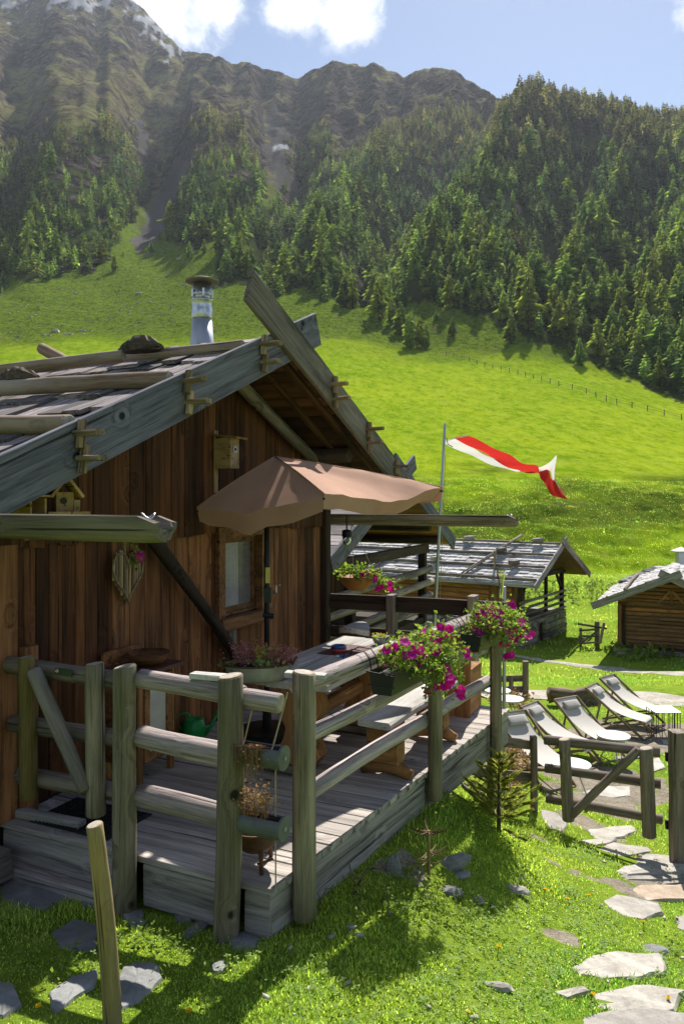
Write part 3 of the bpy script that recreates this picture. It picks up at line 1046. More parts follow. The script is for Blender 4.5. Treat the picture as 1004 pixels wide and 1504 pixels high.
def near_dirt(X, Y):
    """worn earth and gravel between the deck chairs and along the path"""
    px = 502 + F * X / np.maximum(Y, 0.5)
    d = np.zeros(np.shape(X))
    n = fbm(X * 1.3, Y * 1.3, 4, 101)
    d = np.maximum(d, sstep(0.0, 0.5, 1.0 - np.hypot((X - 3.1) / 1.5, (Y - 10.2) / 1.6) + n * 0.9))
    d = np.maximum(d, sstep(0.0, 0.5, 1.0 - np.hypot((X - 5.6) / 2.4, (Y - 12.6) / 1.3) + n * 0.9))
    d = np.maximum(d, 0.8 * sstep(0.0, 0.5, 0.8 - np.hypot((X - 2.7) / 0.5, (Y - 8.2) / 0.9) + n * 0.8))
    d = np.maximum(d, 0.9 * sstep(0.02, 0.25, fbm(X * 2.1 + 9, Y * 2.1, 4, 103) - 0.29) * (Y < 9) * (X > -0.2))
    return d


t = NT('lawn_ground')
geo = t.node('ShaderNodeNewGeometry')
pos = geo.outputs['Position']
a1 = t.node('ShaderNodeAttribute', attribute_name='mask_a')
s1 = t.node('ShaderNodeSeparateColor')
t.l.new(a1.outputs['Color'], s1.inputs[0])
n1 = t.noise(pos, 0.35, 5, 0.6)
n2 = t.noise(pos, 5.0, 8, 0.72)
n3 = t.noise(pos, 45.0, 4, 0.7)
g = t.ramp(t.math('ADD', t.math('MULTIPLY', n2, 0.6), t.math('MULTIPLY', n3, 0.4)), [(0.36, (0.045, 0.088, 0.011)), (0.5, (0.150, 0.240, 0.024)), (0.66, (0.29, 0.385, 0.060))])
g = t.mix(t.rng(n1, 0.42, 0.66), g, (0.205, 0.275, 0.034))
dirt = t.ramp(t.math('ADD', t.math('MULTIPLY', n2, 0.5), t.math('MULTIPLY', n3, 0.5)), [(0.34, (0.12, 0.095, 0.065)), (0.62, (0.36, 0.32, 0.26))])
dm = t.rng(t.math('ADD', s1.outputs[0], t.math('MULTIPLY', t.math('SUBTRACT', n2, 0.5), 1.3)), 0.38, 0.62)
c = t.mix(t.math('MULTIPLY', dm, t.math('MINIMUM', t.math('MULTIPLY', s1.outputs[0], 6.0), 1.0)), g, dirt)
t.done(t.bsdf(c, 0.92, t.bump(t.math('ADD', t.math('MULTIPLY', n2, 1.0), t.math('MULTIPLY', n3, 0.35)), 0.9, 0.06), spec=0.0))
M['lawn'] = t.m
lidx = np.arange(LX.size).reshape(LX.shape)
lq = np.stack([lidx[:-1, :-1], lidx[:-1, 1:], lidx[1:, 1:], lidx[1:, :-1]], -1).reshape(-1, 4)
me = big_mesh('lawn', np.stack([LX, LY, LZ], -1).reshape(-1, 3), lq, M['lawn'], True, 4)
dd = near_dirt(LX, LY)
set_attr(me, 'mask_a', np.stack([dd, dd * 0, dd * 0, dd * 0 + 1], -1).reshape(-1, 4))
tag(obj('lawn', me), kind='structure')


# --- gravel tracks: sheets that follow the ground
def track(name, pxs, half, seed, mat, lift=0.03):
    pts = [at(x, y) for x, y in pxs]
    P2 = []
    for a, b in zip(pts[:-1], pts[1:]):
        n = max(2, int((b - a).length / 0.35))
        P2 += [a.lerp(b, i / n) for i in range(n)]
    P2.append(pts[-1])
    vs, fs = [], []
    for i, p in enumerate(P2):
        d = (P2[min(i + 1, len(P2) - 1)] - P2[max(0, i - 1)])
        s = Vector((d.y, -d.x, 0)).normalized()
        wl_ = half * (1 + 1.1 * float(fbm(i * 0.23, seed, 3, seed))) * (0.3 + 0.7 * min(1, i / 3))
        wr = half * (1 + 1.1 * float(fbm(i * 0.21, seed + 9, 3, seed + 4))) * (0.3 + 0.7 * min(1, i / 3))
        for k in range(6):
            q = p + s * (-wl_ + (wl_ + wr) * k / 5)
            vs.append((q.x, q.y, gz(q.x, q.y) + lift * (0.15 if k in (0, 5) else 1)))
    for i in range(len(P2) - 1):
        for k in range(5):
            fs.append((i * 6 + k, i * 6 + k + 1, (i + 1) * 6 + k + 1, (i + 1) * 6 + k))
    tag(obj(name, mesh_from(name, vs, fs, mat, True)), kind='structure')


t = NT('gravel')
geo = t.node('ShaderNodeNewGeometry')
n2 = t.noise(geo.outputs['Position'], 3.0, 8, 0.75)
n3 = t.noise(geo.outputs['Position'], 30.0, 4, 0.7)
f = t.math('ADD', t.math('MULTIPLY', n2, 0.55), t.math('MULTIPLY', n3, 0.45))
t.done(t.bsdf(t.ramp(f, [(0.36, (0.17, 0.15, 0.10)), (0.5, (0.36, 0.33, 0.28)), (0.65, (0.55, 0.52, 0.47))]), 0.95, t.bump(f, 0.7, 0.04), spec=0.1))
M['gravel'] = t.m
track('dirt_track', [(752, 962), (800, 971), (850, 977), (905, 983), (960, 988), (1010, 991), (1100, 994), (1250, 996)], 0.30, 3, M['gravel'])
track('gravel_path', [(700, 1022), (770, 1018), (830, 1017), (900, 1020), (960, 1026), (1020, 1030), (1130, 1036)], 0.62, 8, M['gravel'], 0.035)


# ------------------------------------------------------------------ forest
def conifer_template(whorls, per, seed, dense=1.0):
    r = np.random.default_rng(seed)
    v, f = [], []
    for w in range(whorls):
        t_ = w / (whorls - 1)
        z = 0.07 + 0.90 * t_ ** 0.92
        R = (0.285 * (1 - t_) ** 0.62 * (0.55 + 0.45 * min(1, t_ / 0.22)) + 0.012) * (0.68 + 0.60 * r.random())
        if t_ < 0.12:
            R *= 0.75
        n = max(3, int(per * (1 - 0.45 * t_)))
        ph = r.random() * 6.28
        for k in range(n):
            an = ph + 6.283 * k / n + r.normal(0, 0.25)
            L = R * (0.65 + 0.6 * r.random())
            ca, sa = math.cos(an), math.sin(an)
            wd = L * (0.42 + 0.2 * r.random()) * dense
            dz = -0.30 * L * (0.6 + r.random()) * (1 - 0.7 * t_)
            up = 0.05 * (0.5 + r.random())
            b = len(v)
            v += [(0, 0, z + up * 0.5), (ca * L * 0.55 - sa * wd / 2, sa * L * 0.55 + ca * wd / 2, z + dz * 0.4), (ca * L, sa * L, z + dz + 0.012),
                  (ca * L * 0.55 + sa * wd / 2, sa * L * 0.55 - ca * wd / 2, z + dz * 0.4),
                  (ca * L * 0.6, sa * L * 0.6, z + dz * 0.3 + up * 0.8), (ca * L * 0.5, sa * L * 0.5, z + dz * 0.6 - up * 0.7)]
            f += [(b, b + 1, b + 2), (b, b + 2, b + 3), (b, b + 4, b + 2), (b, b + 2, b + 5)]
    b = len(v)
    v += [(-0.012, 0, 0.90), (0.012, 0, 0.90), (0, 0.012, 1.03)]
    f += [(b, b + 1, b + 2)]
    return np.array(v), np.array(f)


SP = 5.1
jy, jx = np.mgrid[170:905:SP, -520:520:SP]
tx = (jx + RNG.uniform(-0.48, 0.48, jx.shape) * SP).ravel()
ty = (jy + RNG.uniform(-0.48, 0.48, jy.shape) * SP).ravel()
keep = np.abs(tx / ty) < 0.56
tx, ty = tx[keep], ty[keep]
tz = h_far(tx, ty)
tpx, tpy = 502 + F * tx / ty, HORIZON - F * (tz - EYE) / ty
dens = 0.90 + fbm(tx / 26, ty / 34, 3, 111) * 1.5 - 0.5 * sstep(0.48, 0.70, fbm(tx / 40, tz / 40, 3, 83) + 0.3) - 0.34 * sstep(430, 380, tpx) - 0.7 * sstep(480, 380, tpx) * sstep(0.05, 0.3, fbm((tx + 0.4 * tz) / 30, tz / 120, 3, 117))
fmask = forest_mask(tpx, tpy) & (RNG.random(tx.size) < np.clip(dens, 0.15, 1))
edge = (~fmask) & forest_mask(tpx, tpy, 34) & (RNG.random(tx.size) < 0.12)
keep = fmask | edge
gully = np.maximum(blob(tpx, tpy, [(272, 230), (248, 285), (225, 330), (205, 372)], 30), blob(tpx, tpy, [(398, 165), (405, 240), (432, 285)], 27))
gully = np.maximum(gully, blob(tpx, tpy, [(205, 175), (218, 235), (228, 270)], 14))
keep &= gully < 0.25 + 0.5 * RNG.random(tx.size) * (RNG.random(tx.size) < 0.2)
# trees wholly behind a crest are left out
vis = np.maximum.accumulate((GZ - EYE) / GY, 0)
ii = np.interp(ty, YS, np.arange(NY)).astype(int)
jj = np.interp(tpx, PXS, np.arange(NA)).astype(int)
hgt = np.clip(RNG.lognormal(math.log(9.8), 0.33, tx.size), 5, 21) * (1 - 0.25 * sstep(600, 900, ty)) * np.where(edge, 0.6, 1.0)
keep &= (tz + hgt * 1.15 - EYE) / ty > vis[np.maximum(ii - 1, 0), jj]
tx, ty, tz, tpx, tpy, hgt = (q[keep] for q in (tx, ty, tz, tpx, tpy, hgt))
order = np.argsort(ty)
tx, ty, tz, tpx, tpy, hgt = (q[order] for q in (tx, ty, tz, tpx, tpy, hgt))
inframe = (tpx > -5) & (tpx < 1010)
# the front rows become trees of their own
size_px = hgt / ty * F
front = np.zeros(tx.size, bool)
cand = np.where(inframe)[0]
front[cand[np.argsort(-size_px[cand])[:262]]] = True
brown = np.clip(sstep(300, 170, tpy) * 0.9 + RNG.normal(0, 0.25, tx.size), 0, 1)
larch = np.clip(sstep(-0.35, 0.4, fbm(tx / 60, ty / 60, 3, 131) + sstep(250, 420, tpy) * 0.35 + RNG.normal(0, 0.22, tx.size) - 0.1), 0, 1)
tint = np.stack([0.50 + 0.85 * larch, 0.60 + 0.70 * larch, 0.85 + 0.10 * larch], -1)
tint = tint * (1 - brown[:, None]) + np.array([1.20, 0.80, 1.15]) * brown[:, None]
tint *= np.clip(RNG.lognormal(0.0, 0.30, (tx.size, 1)), 0.4, 2.0)
temps = [conifer_template(10, 7, s) for s in (1, 2, 3, 4, 5)]


def forest(name, sel):
    V, Fc, C, b = [], [], [], 0
    for k, (tv, tf) in enumerate(temps):
        idx = sel[k::len(temps)]
        if not len(idx):
            continue
        an = RNG.uniform(0, 6.28, len(idx))
        wd = RNG.uniform(0.85, 1.25, len(idx)) * hgt[idx]
        ca, sa = np.cos(an) * wd, np.sin(an) * wd
        x = tv[None, :, 0] * ca[:, None] - tv[None, :, 1] * sa[:, None] + tx[idx][:, None]
        y = tv[None, :, 0] * sa[:, None] + tv[None, :, 1] * ca[:, None] + ty[idx][:, None]
        z = tv[None, :, 2] * hgt[idx][:, None] + tz[idx][:, None] - 0.3
        V.append(np.stack([x, y, z], -1).reshape(-1, 3))
        Fc.append((tf[None] + (np.arange(len(idx)) * len(tv))[:, None, None]).reshape(-1, 3) + b)
        cc = np.ones((len(idx), len(tv), 4))
        cc[..., :3] = tint[idx][:, None, :]
        C.append(cc.reshape(-1, 4))
        b += len(idx) * len(tv)
    me = big_mesh(name, np.concatenate(V), np.concatenate(Fc), M['larch'])
    set_attr(me, 'tint', np.concatenate(C))
    tag(obj(name, me), kind='stuff')


back = np.where(~front)[0]
RNG.shuffle(back)
forest('forest', back)
print('trees', tx.size, 'front', front.sum(), 'tris', len(back) * len(temps[0][1]))

# template trees of their own: trunk + crown, mesh data shared
TREES = []
for s in range(5):
    tv, tf = conifer_template(16, 9, 40 + s, 0.9)
    me = big_mesh('crown', tv, tf, M['larch'])
    set_attr(me, 'tint', np.tile(np.array([[(2.0, 1.8, 1.1), (1.5, 1.5, 1.1), (1.05, 1.2, 1.0), (1.7, 1.7, 1.1), (0.7, 0.85, 0.9)][s] + (1.0,)]), (len(tv), 1)))
    mt = MB().tube([(0, 0, -0.04), (0, 0, 0.3), (0, 0, 0.95)], [0.016, 0.011, 0.002], 6)
    tm = mesh_from('trunk', mt.v, mt.f, M['trunk'], True)
    TREES.append((me, tm))


def tree(x, y, z, h, k, label, group=None, wide=1.0):
    Mx = Matrix.Translation((x, y, z)) @ Matrix.Rotation(random.uniform(0, 6.28), 4, 'Z') @ Matrix.Diagonal((h * wide, h * wide, h, 1))
    o = bpy.data.objects.new('larch_tree', None)
    link(o, None, Mx)
    tag(o, label, 'tree', group)
    obj('crown', TREES[k][0], o, Mx)
    obj('trunk', TREES[k][1], o, Mx)
    return o


for i in np.where(front)[0]:
    k = int(np.clip(round((1 - larch[i]) * 3 + random.uniform(-0.8, 0.8)), 0, 4))
    tone = ('bright yellow green', 'mid green', 'mid green', 'bright yellow green', 'dark green')[k]
    part_ = 'left wooded spur' if tpx[i] < 245 else ('middle wooded spur' if tpx[i] < 400 else ('right slope left of the flag' if tpx[i] < 650 else 'right slope above the meadow fence'))
    tree(tx[i], ty[i], tz[i] - 0.2, hgt[i], k, tone + ' conifer in the front rows on the ' + part_, 'conifers at the lower edge of the forest', random.uniform(0.9, 1.25))
for px, py, hp, k, lab in [
        (601, 512, 56, 3, 'left and tallest of the tight clump of larches standing on the meadow edge'),
        (616, 513, 50, 0, 'middle larch of the tight clump standing on the meadow edge'),
        (588, 492, 52, 1, 'larch at the back of the tight clump, just below the forest edge'),
        (625, 511, 38, 3, 'small rightmost larch of the tight clump on the meadow edge'),
        (556, 470, 66, 0, 'broad bright larch in front of the forest, left of the meadow clump'),
        (575, 478, 44, 3, 'slim larch between the broad bright larch and the meadow clump'),
        (664, 493, 28, 1, 'tiny lone larch between the clump and the single tree on the meadow'),
        (750, 505, 48, 1, 'single larch standing alone on the open meadow below the forest'),
        (640, 470, 16, 1, 'very small bush-like larch above the meadow clump'),
        (168, 398, 26, 0, 'small bright larch on the pasture left of the gully'),
        (278, 380, 26, 3, 'small larch on the pasture below the middle wooded spur'),
        (222, 372, 20, 1, 'low young larch in the mouth of the grassy gully'),
        (14, 378, 38, 0, 'bright rounded larch at the left edge of the photo above the pasture'),
        (5, 425, 30, 3, 'larch lowest at the left edge of the photo, above the roof'),
        (300, 372, 22, 0, 'small larch beside the front row of the middle wooded spur')]:
    g = at(px, py, 60)
    tree(g.x, g.y, g.z - 0.15, hp / F * g.y, k, lab)

# loose stones on the pasture
V, Fc, b = [], [], 0
cube = np.array([(x, y, z) for x in (-1, 1) for y in (-1, 1) for z in (-1, 1)], float)
cf = np.array([(0, 1, 3, 2), (4, 6, 7, 5), (0, 4, 5, 1), (2, 3, 7, 6), (0, 2, 6, 4), (1, 5, 7, 3)])
for _ in range(900):
    Y_ = random.uniform(225, 520)
    px = random.uniform(-20, 330) if random.random() < 0.75 else random.uniform(330, 640)
    X_ = (px - 502) / F * Y_
    if fbm(X_ / 20, Y_ / 20, 3, 5) < 0.02:
        continue
    s = random.uniform(0.12, 0.5) * (2 if random.random() < 0.06 else 1)
    q = cube * s * RNG.uniform(0.5, 1.2, (8, 3)) * np.array([1.3, 1, 0.6])
    V.append(q + np.array([X_, Y_, gz(X_, Y_)]))
    Fc.append(cf + b)
    b += 8
me = big_mesh('pasture_stones', np.concatenate(V), np.concatenate(Fc), M['slab'], False, 4)
tag(obj('pasture_stones', me), kind='stuff')

# pasture fence far up the meadow
fe = thing('pasture_fence', 'long thin wire fence with small posts crossing the meadow below the forest', 'fence', at(840, 575, 60))
fpts = [at(x, y, 60) for x, y in [(655, 522), (700, 535), (760, 550), (820, 567), (860, 578), (905, 594), (950, 604), (1000, 617), (1060, 632)]]
allp = []
for a, b_ in zip(fpts[:-1], fpts[1:]):
    n = max(1, int((b_ - a).length / 3.2))
    allp += [a.lerp(b_, i / n) for i in range(n)]
mb = MB()
for p in allp:
    z = gz(p.x, p.y)
    p.z = z
    beam('post', p + Vector((0, 0, -0.1)), p + Vector((random.uniform(-.08, .08), 0, 1.25)), 0.16, 0.16, M['fence'], fe, bev=0.02)
mb.tube([p + Vector((0, 0, 1.05)) for p in allp], 0.025, 4)
mb.tube([p + Vector((0, 0, 0.6)) for p in allp], 0.025, 4)
mb.build('wire', M['fence'], fe)

# ------------------------------------------------------------------ haze
HAZE = True
if HAZE:
    t = NT('haze_air')
    vol = t.node('ShaderNodeVolumePrincipled')
    vol.inputs['Color'].default_value = (0.80, 0.88, 1.0, 1)
    vol.inputs['Density'].default_value = 0.00007
    vol.inputs['Anisotropy'].default_value = 0.3
    t.l.new(vol.outputs[0], t.out.inputs['Volume'])
    t.m.cycles.homogeneous_volume = True if hasattr(t.m.cycles, 'homogeneous_volume') else None
    zt = float(GZ.max()) + 40
    xm = float(np.abs(GX).max()) + 50
    o = MB().box((0, (2700 - 60) / 2, (zt - 12) / 2), (2 * xm, 2700 + 60, zt + 12)).build('haze', t.m)
    tag(o, kind='stuff')
# ------------------------------------------------------------------ the wooden hut
NW = -3.88                       # face of the gable wall
RU, RZ, RS = 5.72, 3.37, 0.436   # ridge position, height, slope


def roof_z(u):
    return RZ - RS * abs(u - RU)


def vboard(name, u0, u1, z0, z1, n, th, mat, parent, jit=0.0015):
    c = (u0 + u1) / 2
    return beam(name, H(c, n, z0), H(c, n, z1), u1 - u0 - 0.004, th, mat, parent, up=DN, bev=0.005, jit=jit, share=False)


hut = thing('wooden_hut', 'old dark brown wooden hut with shingle roof, grey bargeboards and silver chimney beside the deck', 'hut', H(RU, -6.5, 0))


def hbox(mb, u0, u1, n0, n1, z0, z1):
    vs = [H(u, n, z) for u in (u0, u1) for n in (n0, n1) for z in (z0, z1)]
    return mb.add(vs, [(0, 2, 3, 1), (4, 5, 7, 6), (0, 1, 5, 4), (2, 6, 7, 3), (0, 4, 6, 2), (1, 3, 7, 5)])


# carcass behind the boards, with the window opening left out
WU0, WU1, WZ0, WZ1 = 5.735, 6.40, 0.935, 1.635
mb = MB()
for a, b, c, d in ((2.9, WU0, -0.3, 1.7), (WU1, 7.87, -0.3, 1.7), (WU0, WU1, -0.3, WZ0), (WU0, WU1, WZ1, 1.7)):
    hbox(mb, a, b, NW - 0.30, NW - 0.033, c, d)
vs, NWI = [], NW - 0.033
for n in (NW - 0.30, NWI):
    vs += [H(2.9, n, 1.7), H(7.87, n, 1.7), H(7.87, n, roof_z(7.87) - 0.1), H(RU, n, RZ - 0.1), H(2.9, n, roof_z(2.9) - 0.1)]
mb.add(vs, [(0, 1, 2, 3, 4), (9, 8, 7, 6, 5), (0, 5, 6, 1), (1, 6, 7, 2), (2, 7, 8, 3), (3, 8, 9, 4), (4, 9, 5, 0)])
hbox(mb, 2.9, 3.1, -9.6, NW - 0.302, -1.0, roof_z(2.9) - 0.12)
hbox(mb, 7.67, 7.87, -9.6, NW - 0.302, -1.2, roof_z(7.87) - 0.12)
hbox(mb, 3.1, 7.67, -9.6, -9.4, -1.2, 1.9)
mb.build('wall', M['darkwood'], hut)

edges = [2.9]
while edges[-1] < 4.32:
    edges.append(edges[-1] + random.uniform(0.09, 0.135))
edges[-1] = 4.34
for e in (4.53, 4.70, 4.91, 5.08, 5.27, 5.43, 5.60, WU0, 5.90, 6.07, 6.24, WU1, 6.58, 6.80, 6.99, 7.20, 7.38, 7.58, 7.76):
    edges.append(e)
for a, b in zip(edges[:-1], edges[1:]):
    th = random.uniform(0.024, 0.04)
    mt = M['wall'] if (b < 4.4 or random.random() < 0.35) else M['wall_mid']
    if a >= WU0 - 0.001 and b <= WU1 + 0.001:
        vboard('board', a, b, 0.0, WZ0 - 0.09, NW - 0.02, th, mt, hut)
    else:
        vboard('board', a, b, random.uniform(0.0, 0.03), 1.73 + random.uniform(-0.012, 0.012), NW - 0.02, th, mt, hut)
u = 2.9
while u < 7.87:
    w = min(random.uniform(0.13, 0.21), 7.87 - u)
    if w > 0.04:
        vboard('board', u, u + w, 1.69 + random.uniform(-0.015, 0.015), min(roof_z(u), roof_z(u + w)) - 0.10, NW + 0.012, random.uniform(0.024, 0.036), M['wall'], hut)
    u += w
beam('corner_post', H(7.81, NW + 0.03, -0.5), H(7.81, NW + 0.03, roof_z(7.87) - 0.14), 0.12, 0.10, M['darkwood'], hut, up=DN, bev=0.012, jit=0.004, seg=4)
beam('corner_post', H(3.52, NW + 0.03, -0.1), H(3.52, NW + 0.03, 1.06), 0.12, 0.09, M['wall_mid'], hut, up=DN, bev=0.012, jit=0.004, seg=4)
vboard('board', 3.24, 3.45, 0, 1.71, NW + 0.02, 0.03, M['wall_mid'], hut)

# window: frame, reveal, pane, curtain, sill
mb = MB()
fw = 0.085
for (a, b, c, d) in ((WU0 - fw, WU0 + 0.012, WZ0 - 0.02, WZ1 + 0.012), (WU1 - 0.012, WU1 + fw, WZ0 - 0.02, WZ1 + 0.012), (WU0 - fw, WU1 + fw, WZ1 + 0.014, WZ1 + 0.10)):
    hbox(mb, a, b, NW - 0.03, NW + 0.045, c, d)
wf = mb.build('window', M['frame'], hut)
beam('sill', H(WU0 - 0.11, NW + 0.05, WZ0 - 0.075), H(WU1 + 0.11, NW + 0.05, WZ0 - 0.075), 0.10, 0.11, M['frame'], wf, bev=0.01, jit=0.003)
mb = MB()
for (a, b, c, d) in ((WU0 - 0.02, WU0 + 0.004, WZ0, WZ1), (WU1 - 0.004, WU1 + 0.02, WZ0, WZ1), (WU0, WU1, WZ1 - 0.004, WZ1 + 0.02), (WU0, WU1, WZ0 - 0.02, WZ0 + 0.003)):
    hbox(mb, a, b, NW - 0.27, NW - 0.032, c, d)
mb.build('reveal', M['frame'], wf)
mb = MB()
for (a, b, c, d) in ((WU0 + 0.006, WU0 + 0.05, WZ0 + 0.006, WZ1 - 0.006), (WU1 - 0.05, WU1 - 0.006, WZ0 + 0.006, WZ1 - 0.006), (WU0 + 0.052, WU1 - 0.052, WZ1 - 0.05, WZ1 - 0.006), (WU0 + 0.052, WU1 - 0.052, WZ0 + 0.006, WZ0 + 0.05)):
    hbox(mb, a, b, NW - 0.085, NW - 0.05, c, d)
mb.build('sash', M['frame'], wf)
hbox(MB(), WU0 + 0.04, WU1 - 0.04, NW - 0.070, NW - 0.066, WZ0 + 0.04, WZ1 - 0.04).build('pane', M['pale_sheen'], wf)
vs, fs = [], []
for i in range(25):
    f = i / 24
    for z in (WZ0 + 0.02, WZ1 - 0.02):
        vs.append(H(WU0 + 0.02 + f * (WU1 - WU0 - 0.04) * 0.70, NW - 0.108 + 0.012 * math.sin(f * 48), z))
for i in range(24):
    fs.append((2 * i, 2 * i + 2, 2 * i + 3, 2 * i + 1))
cu = MB().add(vs, fs)
cu.build('curtain', M['curtain'], wf, True)
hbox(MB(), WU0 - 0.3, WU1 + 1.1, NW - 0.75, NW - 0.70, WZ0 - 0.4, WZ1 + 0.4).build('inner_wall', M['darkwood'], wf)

# roof boarding
for side, ue in ((-1, 2.45), (1, 8.80)):
    mb = MB()
    vs = []
    for n in (-9.9, -3.24):
        for u, dz in ((RU, 0), (ue, 0), (ue, -0.05), (RU, -0.05)):
            vs.append(H(u, n, roof_z(u) + dz))
    mb.add(vs, [(0, 1, 2, 3), (7, 6, 5, 4), (0, 4, 5, 1), (1, 5, 6, 2), (2, 6, 7, 3), (3, 7, 4, 0)])
    mb.build('roof', M['darkwood'], hut)
# soffit boards under the overhang, right and left slope
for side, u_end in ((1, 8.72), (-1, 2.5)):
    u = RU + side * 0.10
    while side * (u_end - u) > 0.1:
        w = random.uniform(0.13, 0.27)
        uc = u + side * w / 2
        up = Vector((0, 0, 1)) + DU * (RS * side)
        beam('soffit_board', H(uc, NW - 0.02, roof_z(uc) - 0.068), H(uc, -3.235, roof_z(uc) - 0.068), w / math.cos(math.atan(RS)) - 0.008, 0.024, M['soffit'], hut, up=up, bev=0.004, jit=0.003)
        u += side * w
sl = Vector((0, 0, -RS)) + DU
for uo, n, hh in ((0.1, -3.56, 0.05), (0.1, -3.30, 0.06)):
    beam('batten', H(RU + uo, n, roof_z(RU + uo) - 0.105), H(8.6, n, roof_z(8.6) - 0.105), 0.06, hh, M['soffit'], hut, bev=0.008)
log('rafter', H(5.62, NW + 0.12, RZ - 0.22), H(7.75, NW + 0.10, roof_z(7.75) - 0.20), 0.062, 0.05, M['barge2'], hut, bend=0.05, wob=0.1)
for u_, z_ in ((RU, RZ - 0.20), (4.1, roof_z(4.1) - 0.17), (7.4, roof_z(7.4) - 0.17), (8.0, roof_z(8.0) - 0.17)):
    log('purlin', H(u_, -9.5, z_), H(u_, -3.36, z_), 0.085, 0.08, M['darkwood'], hut, seg=4)

# bargeboards, crossing at the ridge
HB = 0.30
dzb = -0.008
bl = beam('bargeboard', H(2.05, -3.205, roof_z(2.05) + dzb), H(6.32, -3.205, RZ + RS * 0.55 + dzb - 0.02), 0.038, HB, M['barge'], hut, bev=0.005, jit=0.003, seg=6, share=False)
br = beam('bargeboard', H(5.06, -3.158, RZ + RS * 0.66 + dzb + 0.02), H(8.55, -3.158, roof_z(8.55) + dzb + 0.04), 0.042, 0.285, M['barge2'], hut, bev=0.005, jit=0.003, seg=6, share=False)


def peg_pair(u, sgn, n0):
    zc = roof_z(u) + dzb
    for k, dz in enumerate((0.075, -0.065)):
        uu_ = u + (0.02 if k else 0)
        du = 0.0
        pz = zc + dz + (0.0 if sgn < 0 else 0.0)
        p = H(uu_, n0, pz)
        w = beam('peg', H(uu_, n0 - 0.005, pz), H(uu_ + random.uniform(-0.01, 0.01), n0 + random.uniform(0.15, 0.19), pz + random.uniform(-0.004, 0.012)), 0.075, 0.034, M['peg'], hut, bev=0.009, jit=0.003, seg=2, share=False)
        d = beam('dowel', H(uu_ - 0.014, n0 + 0.030, pz - 0.085), H(uu_ + 0.010, n0 + 0.028, pz + 0.075), 0.046, 0.046, M['peg'], hut, up=DN, bev=0.011, jit=0.002, seg=2, share=False)


for u_ in (3.27, 4.27, 5.28):
    peg_pair(u_, -1, -3.183)
for u_ in (6.52, 7.35, 8.18):
    peg_pair(u_, 1, -3.135)

# shingles on the visible slope: long, overlapping, uneven
slope_len = (RU - 2.45) / math.cos(math.atan(RS))
ca, sa = math.cos(math.atan(RS)), math.sin(math.atan(RS))
row = 0
s = 0.0
while s < slope_len - 0.1:
    n = -3.235
    while n > -7.6:
        w = random.choice((0.16, 0.20, 0.24, 0.28, 0.33))
        L = 0.86
        jit_s = random.uniform(-0.13, 0.08)
        s0, s1 = max(-0.06, s + jit_s), min(s + jit_s + L, slope_len + 0.04)
        lift = 0.008 + random.uniform(0.0, 0.045)
        pa = H(2.45 + s0 * ca, n - w / 2, roof_z(2.45) + s0 * sa + lift + 0.034)
        pb = H(2.45 + s1 * ca, n - w / 2 + random.uniform(-0.02, 0.02), roof_z(2.45) + s1 * sa + lift * 0.4 + 0.006)
        beam('shingle', pa, pb, w - 0.008, random.choice((0.020, 0.034)), M['shingle'], hut, bev=0.004, jit=0.006, seg=3)
        n -= w
    s += 0.44
    row += 1
# weight poles
for u_, r_, n1 in ((5.13, 0.056, -9.2), (4.20, 0.064, -9.2), (3.28, 0.072, -9.2)):
    log('roof_pole', H(u_ + 0.01, -3.27, roof_z(u_) + r_ + 0.05), H(u_ - 0.06, n1, roof_z(u_) + r_ + 0.05), r_ * 0.85, r_ * 1.15, M['pole'], hut, seg=18, bend=0.06, wob=0.17, endmat=M['endgrain'])
log('roof_pole', H(4.93, -4.30, roof_z(4.93) + 0.16), H(4.38, -7.2, roof_z(4.38) + 0.15), 0.05, 0.062, M['pole'], hut, seg=14, bend=0.03, wob=0.08, endmat=M['endgrain'])
log('roof_pole', H(5.24, -4.95, 3.13), H(5.50, -5.81, 3.47), 0.05, 0.055, M['pole'], hut, seg=8, wob=0.08, endmat=M['endgrain'])


def bark_slab(u, n, z, L, w, hgt, label, rot=0.0):
    o = thing('bark_slab', label, 'bark slab', H(u, n, z))
    vs, fs = [], []
    NS, NC = 12, 9
    for i in range(NS + 1):
        t_ = i / NS
        env = math.sin(math.pi * min(max(t_, 0.04), 0.96)) ** 0.55
        for k in range(NC):
            a = math.pi * k / (NC - 1)
            j = random.uniform(0.82, 1.15)
            vs.append(H(u, n, z) + DN * ((t_ - 0.5) * L) + DU * (math.cos(a) * w / 2 * env * j) + Vector((0, 0, math.sin(a) * hgt * env * j)))
    for i in range(NS):
        for k in range(NC - 1):
            fs.append((i * NC + k, i * NC + k + 1, (i + 1) * NC + k + 1, (i + 1) * NC + k))
        fs.append((i * NC + NC - 1, i * NC, (i + 1) * NC, (i + 1) * NC + NC - 1))
    fs.append(tuple(range(NC)))
    fs.append(tuple(NS * NC + k for k in reversed(range(NC))))
    MB().add(vs, fs).build('bark', M['bark'], o, M=WM[o.name] @ Matrix.Rotation(math.atan2(DN.y, DN.x), 4, 'Z'))
    return o


bark_slab(4.97, -4.16, roof_z(4.97) + 0.17, 0.46, 0.16, 0.13, 'half round slab of dark bark on the uppermost pole of the hut roof')
bark_slab(4.22, -4.72, roof_z(4.22) + 0.19, 0.44, 0.16, 0.10, 'flat brown piece of bark lying on the middle pole of the hut roof')

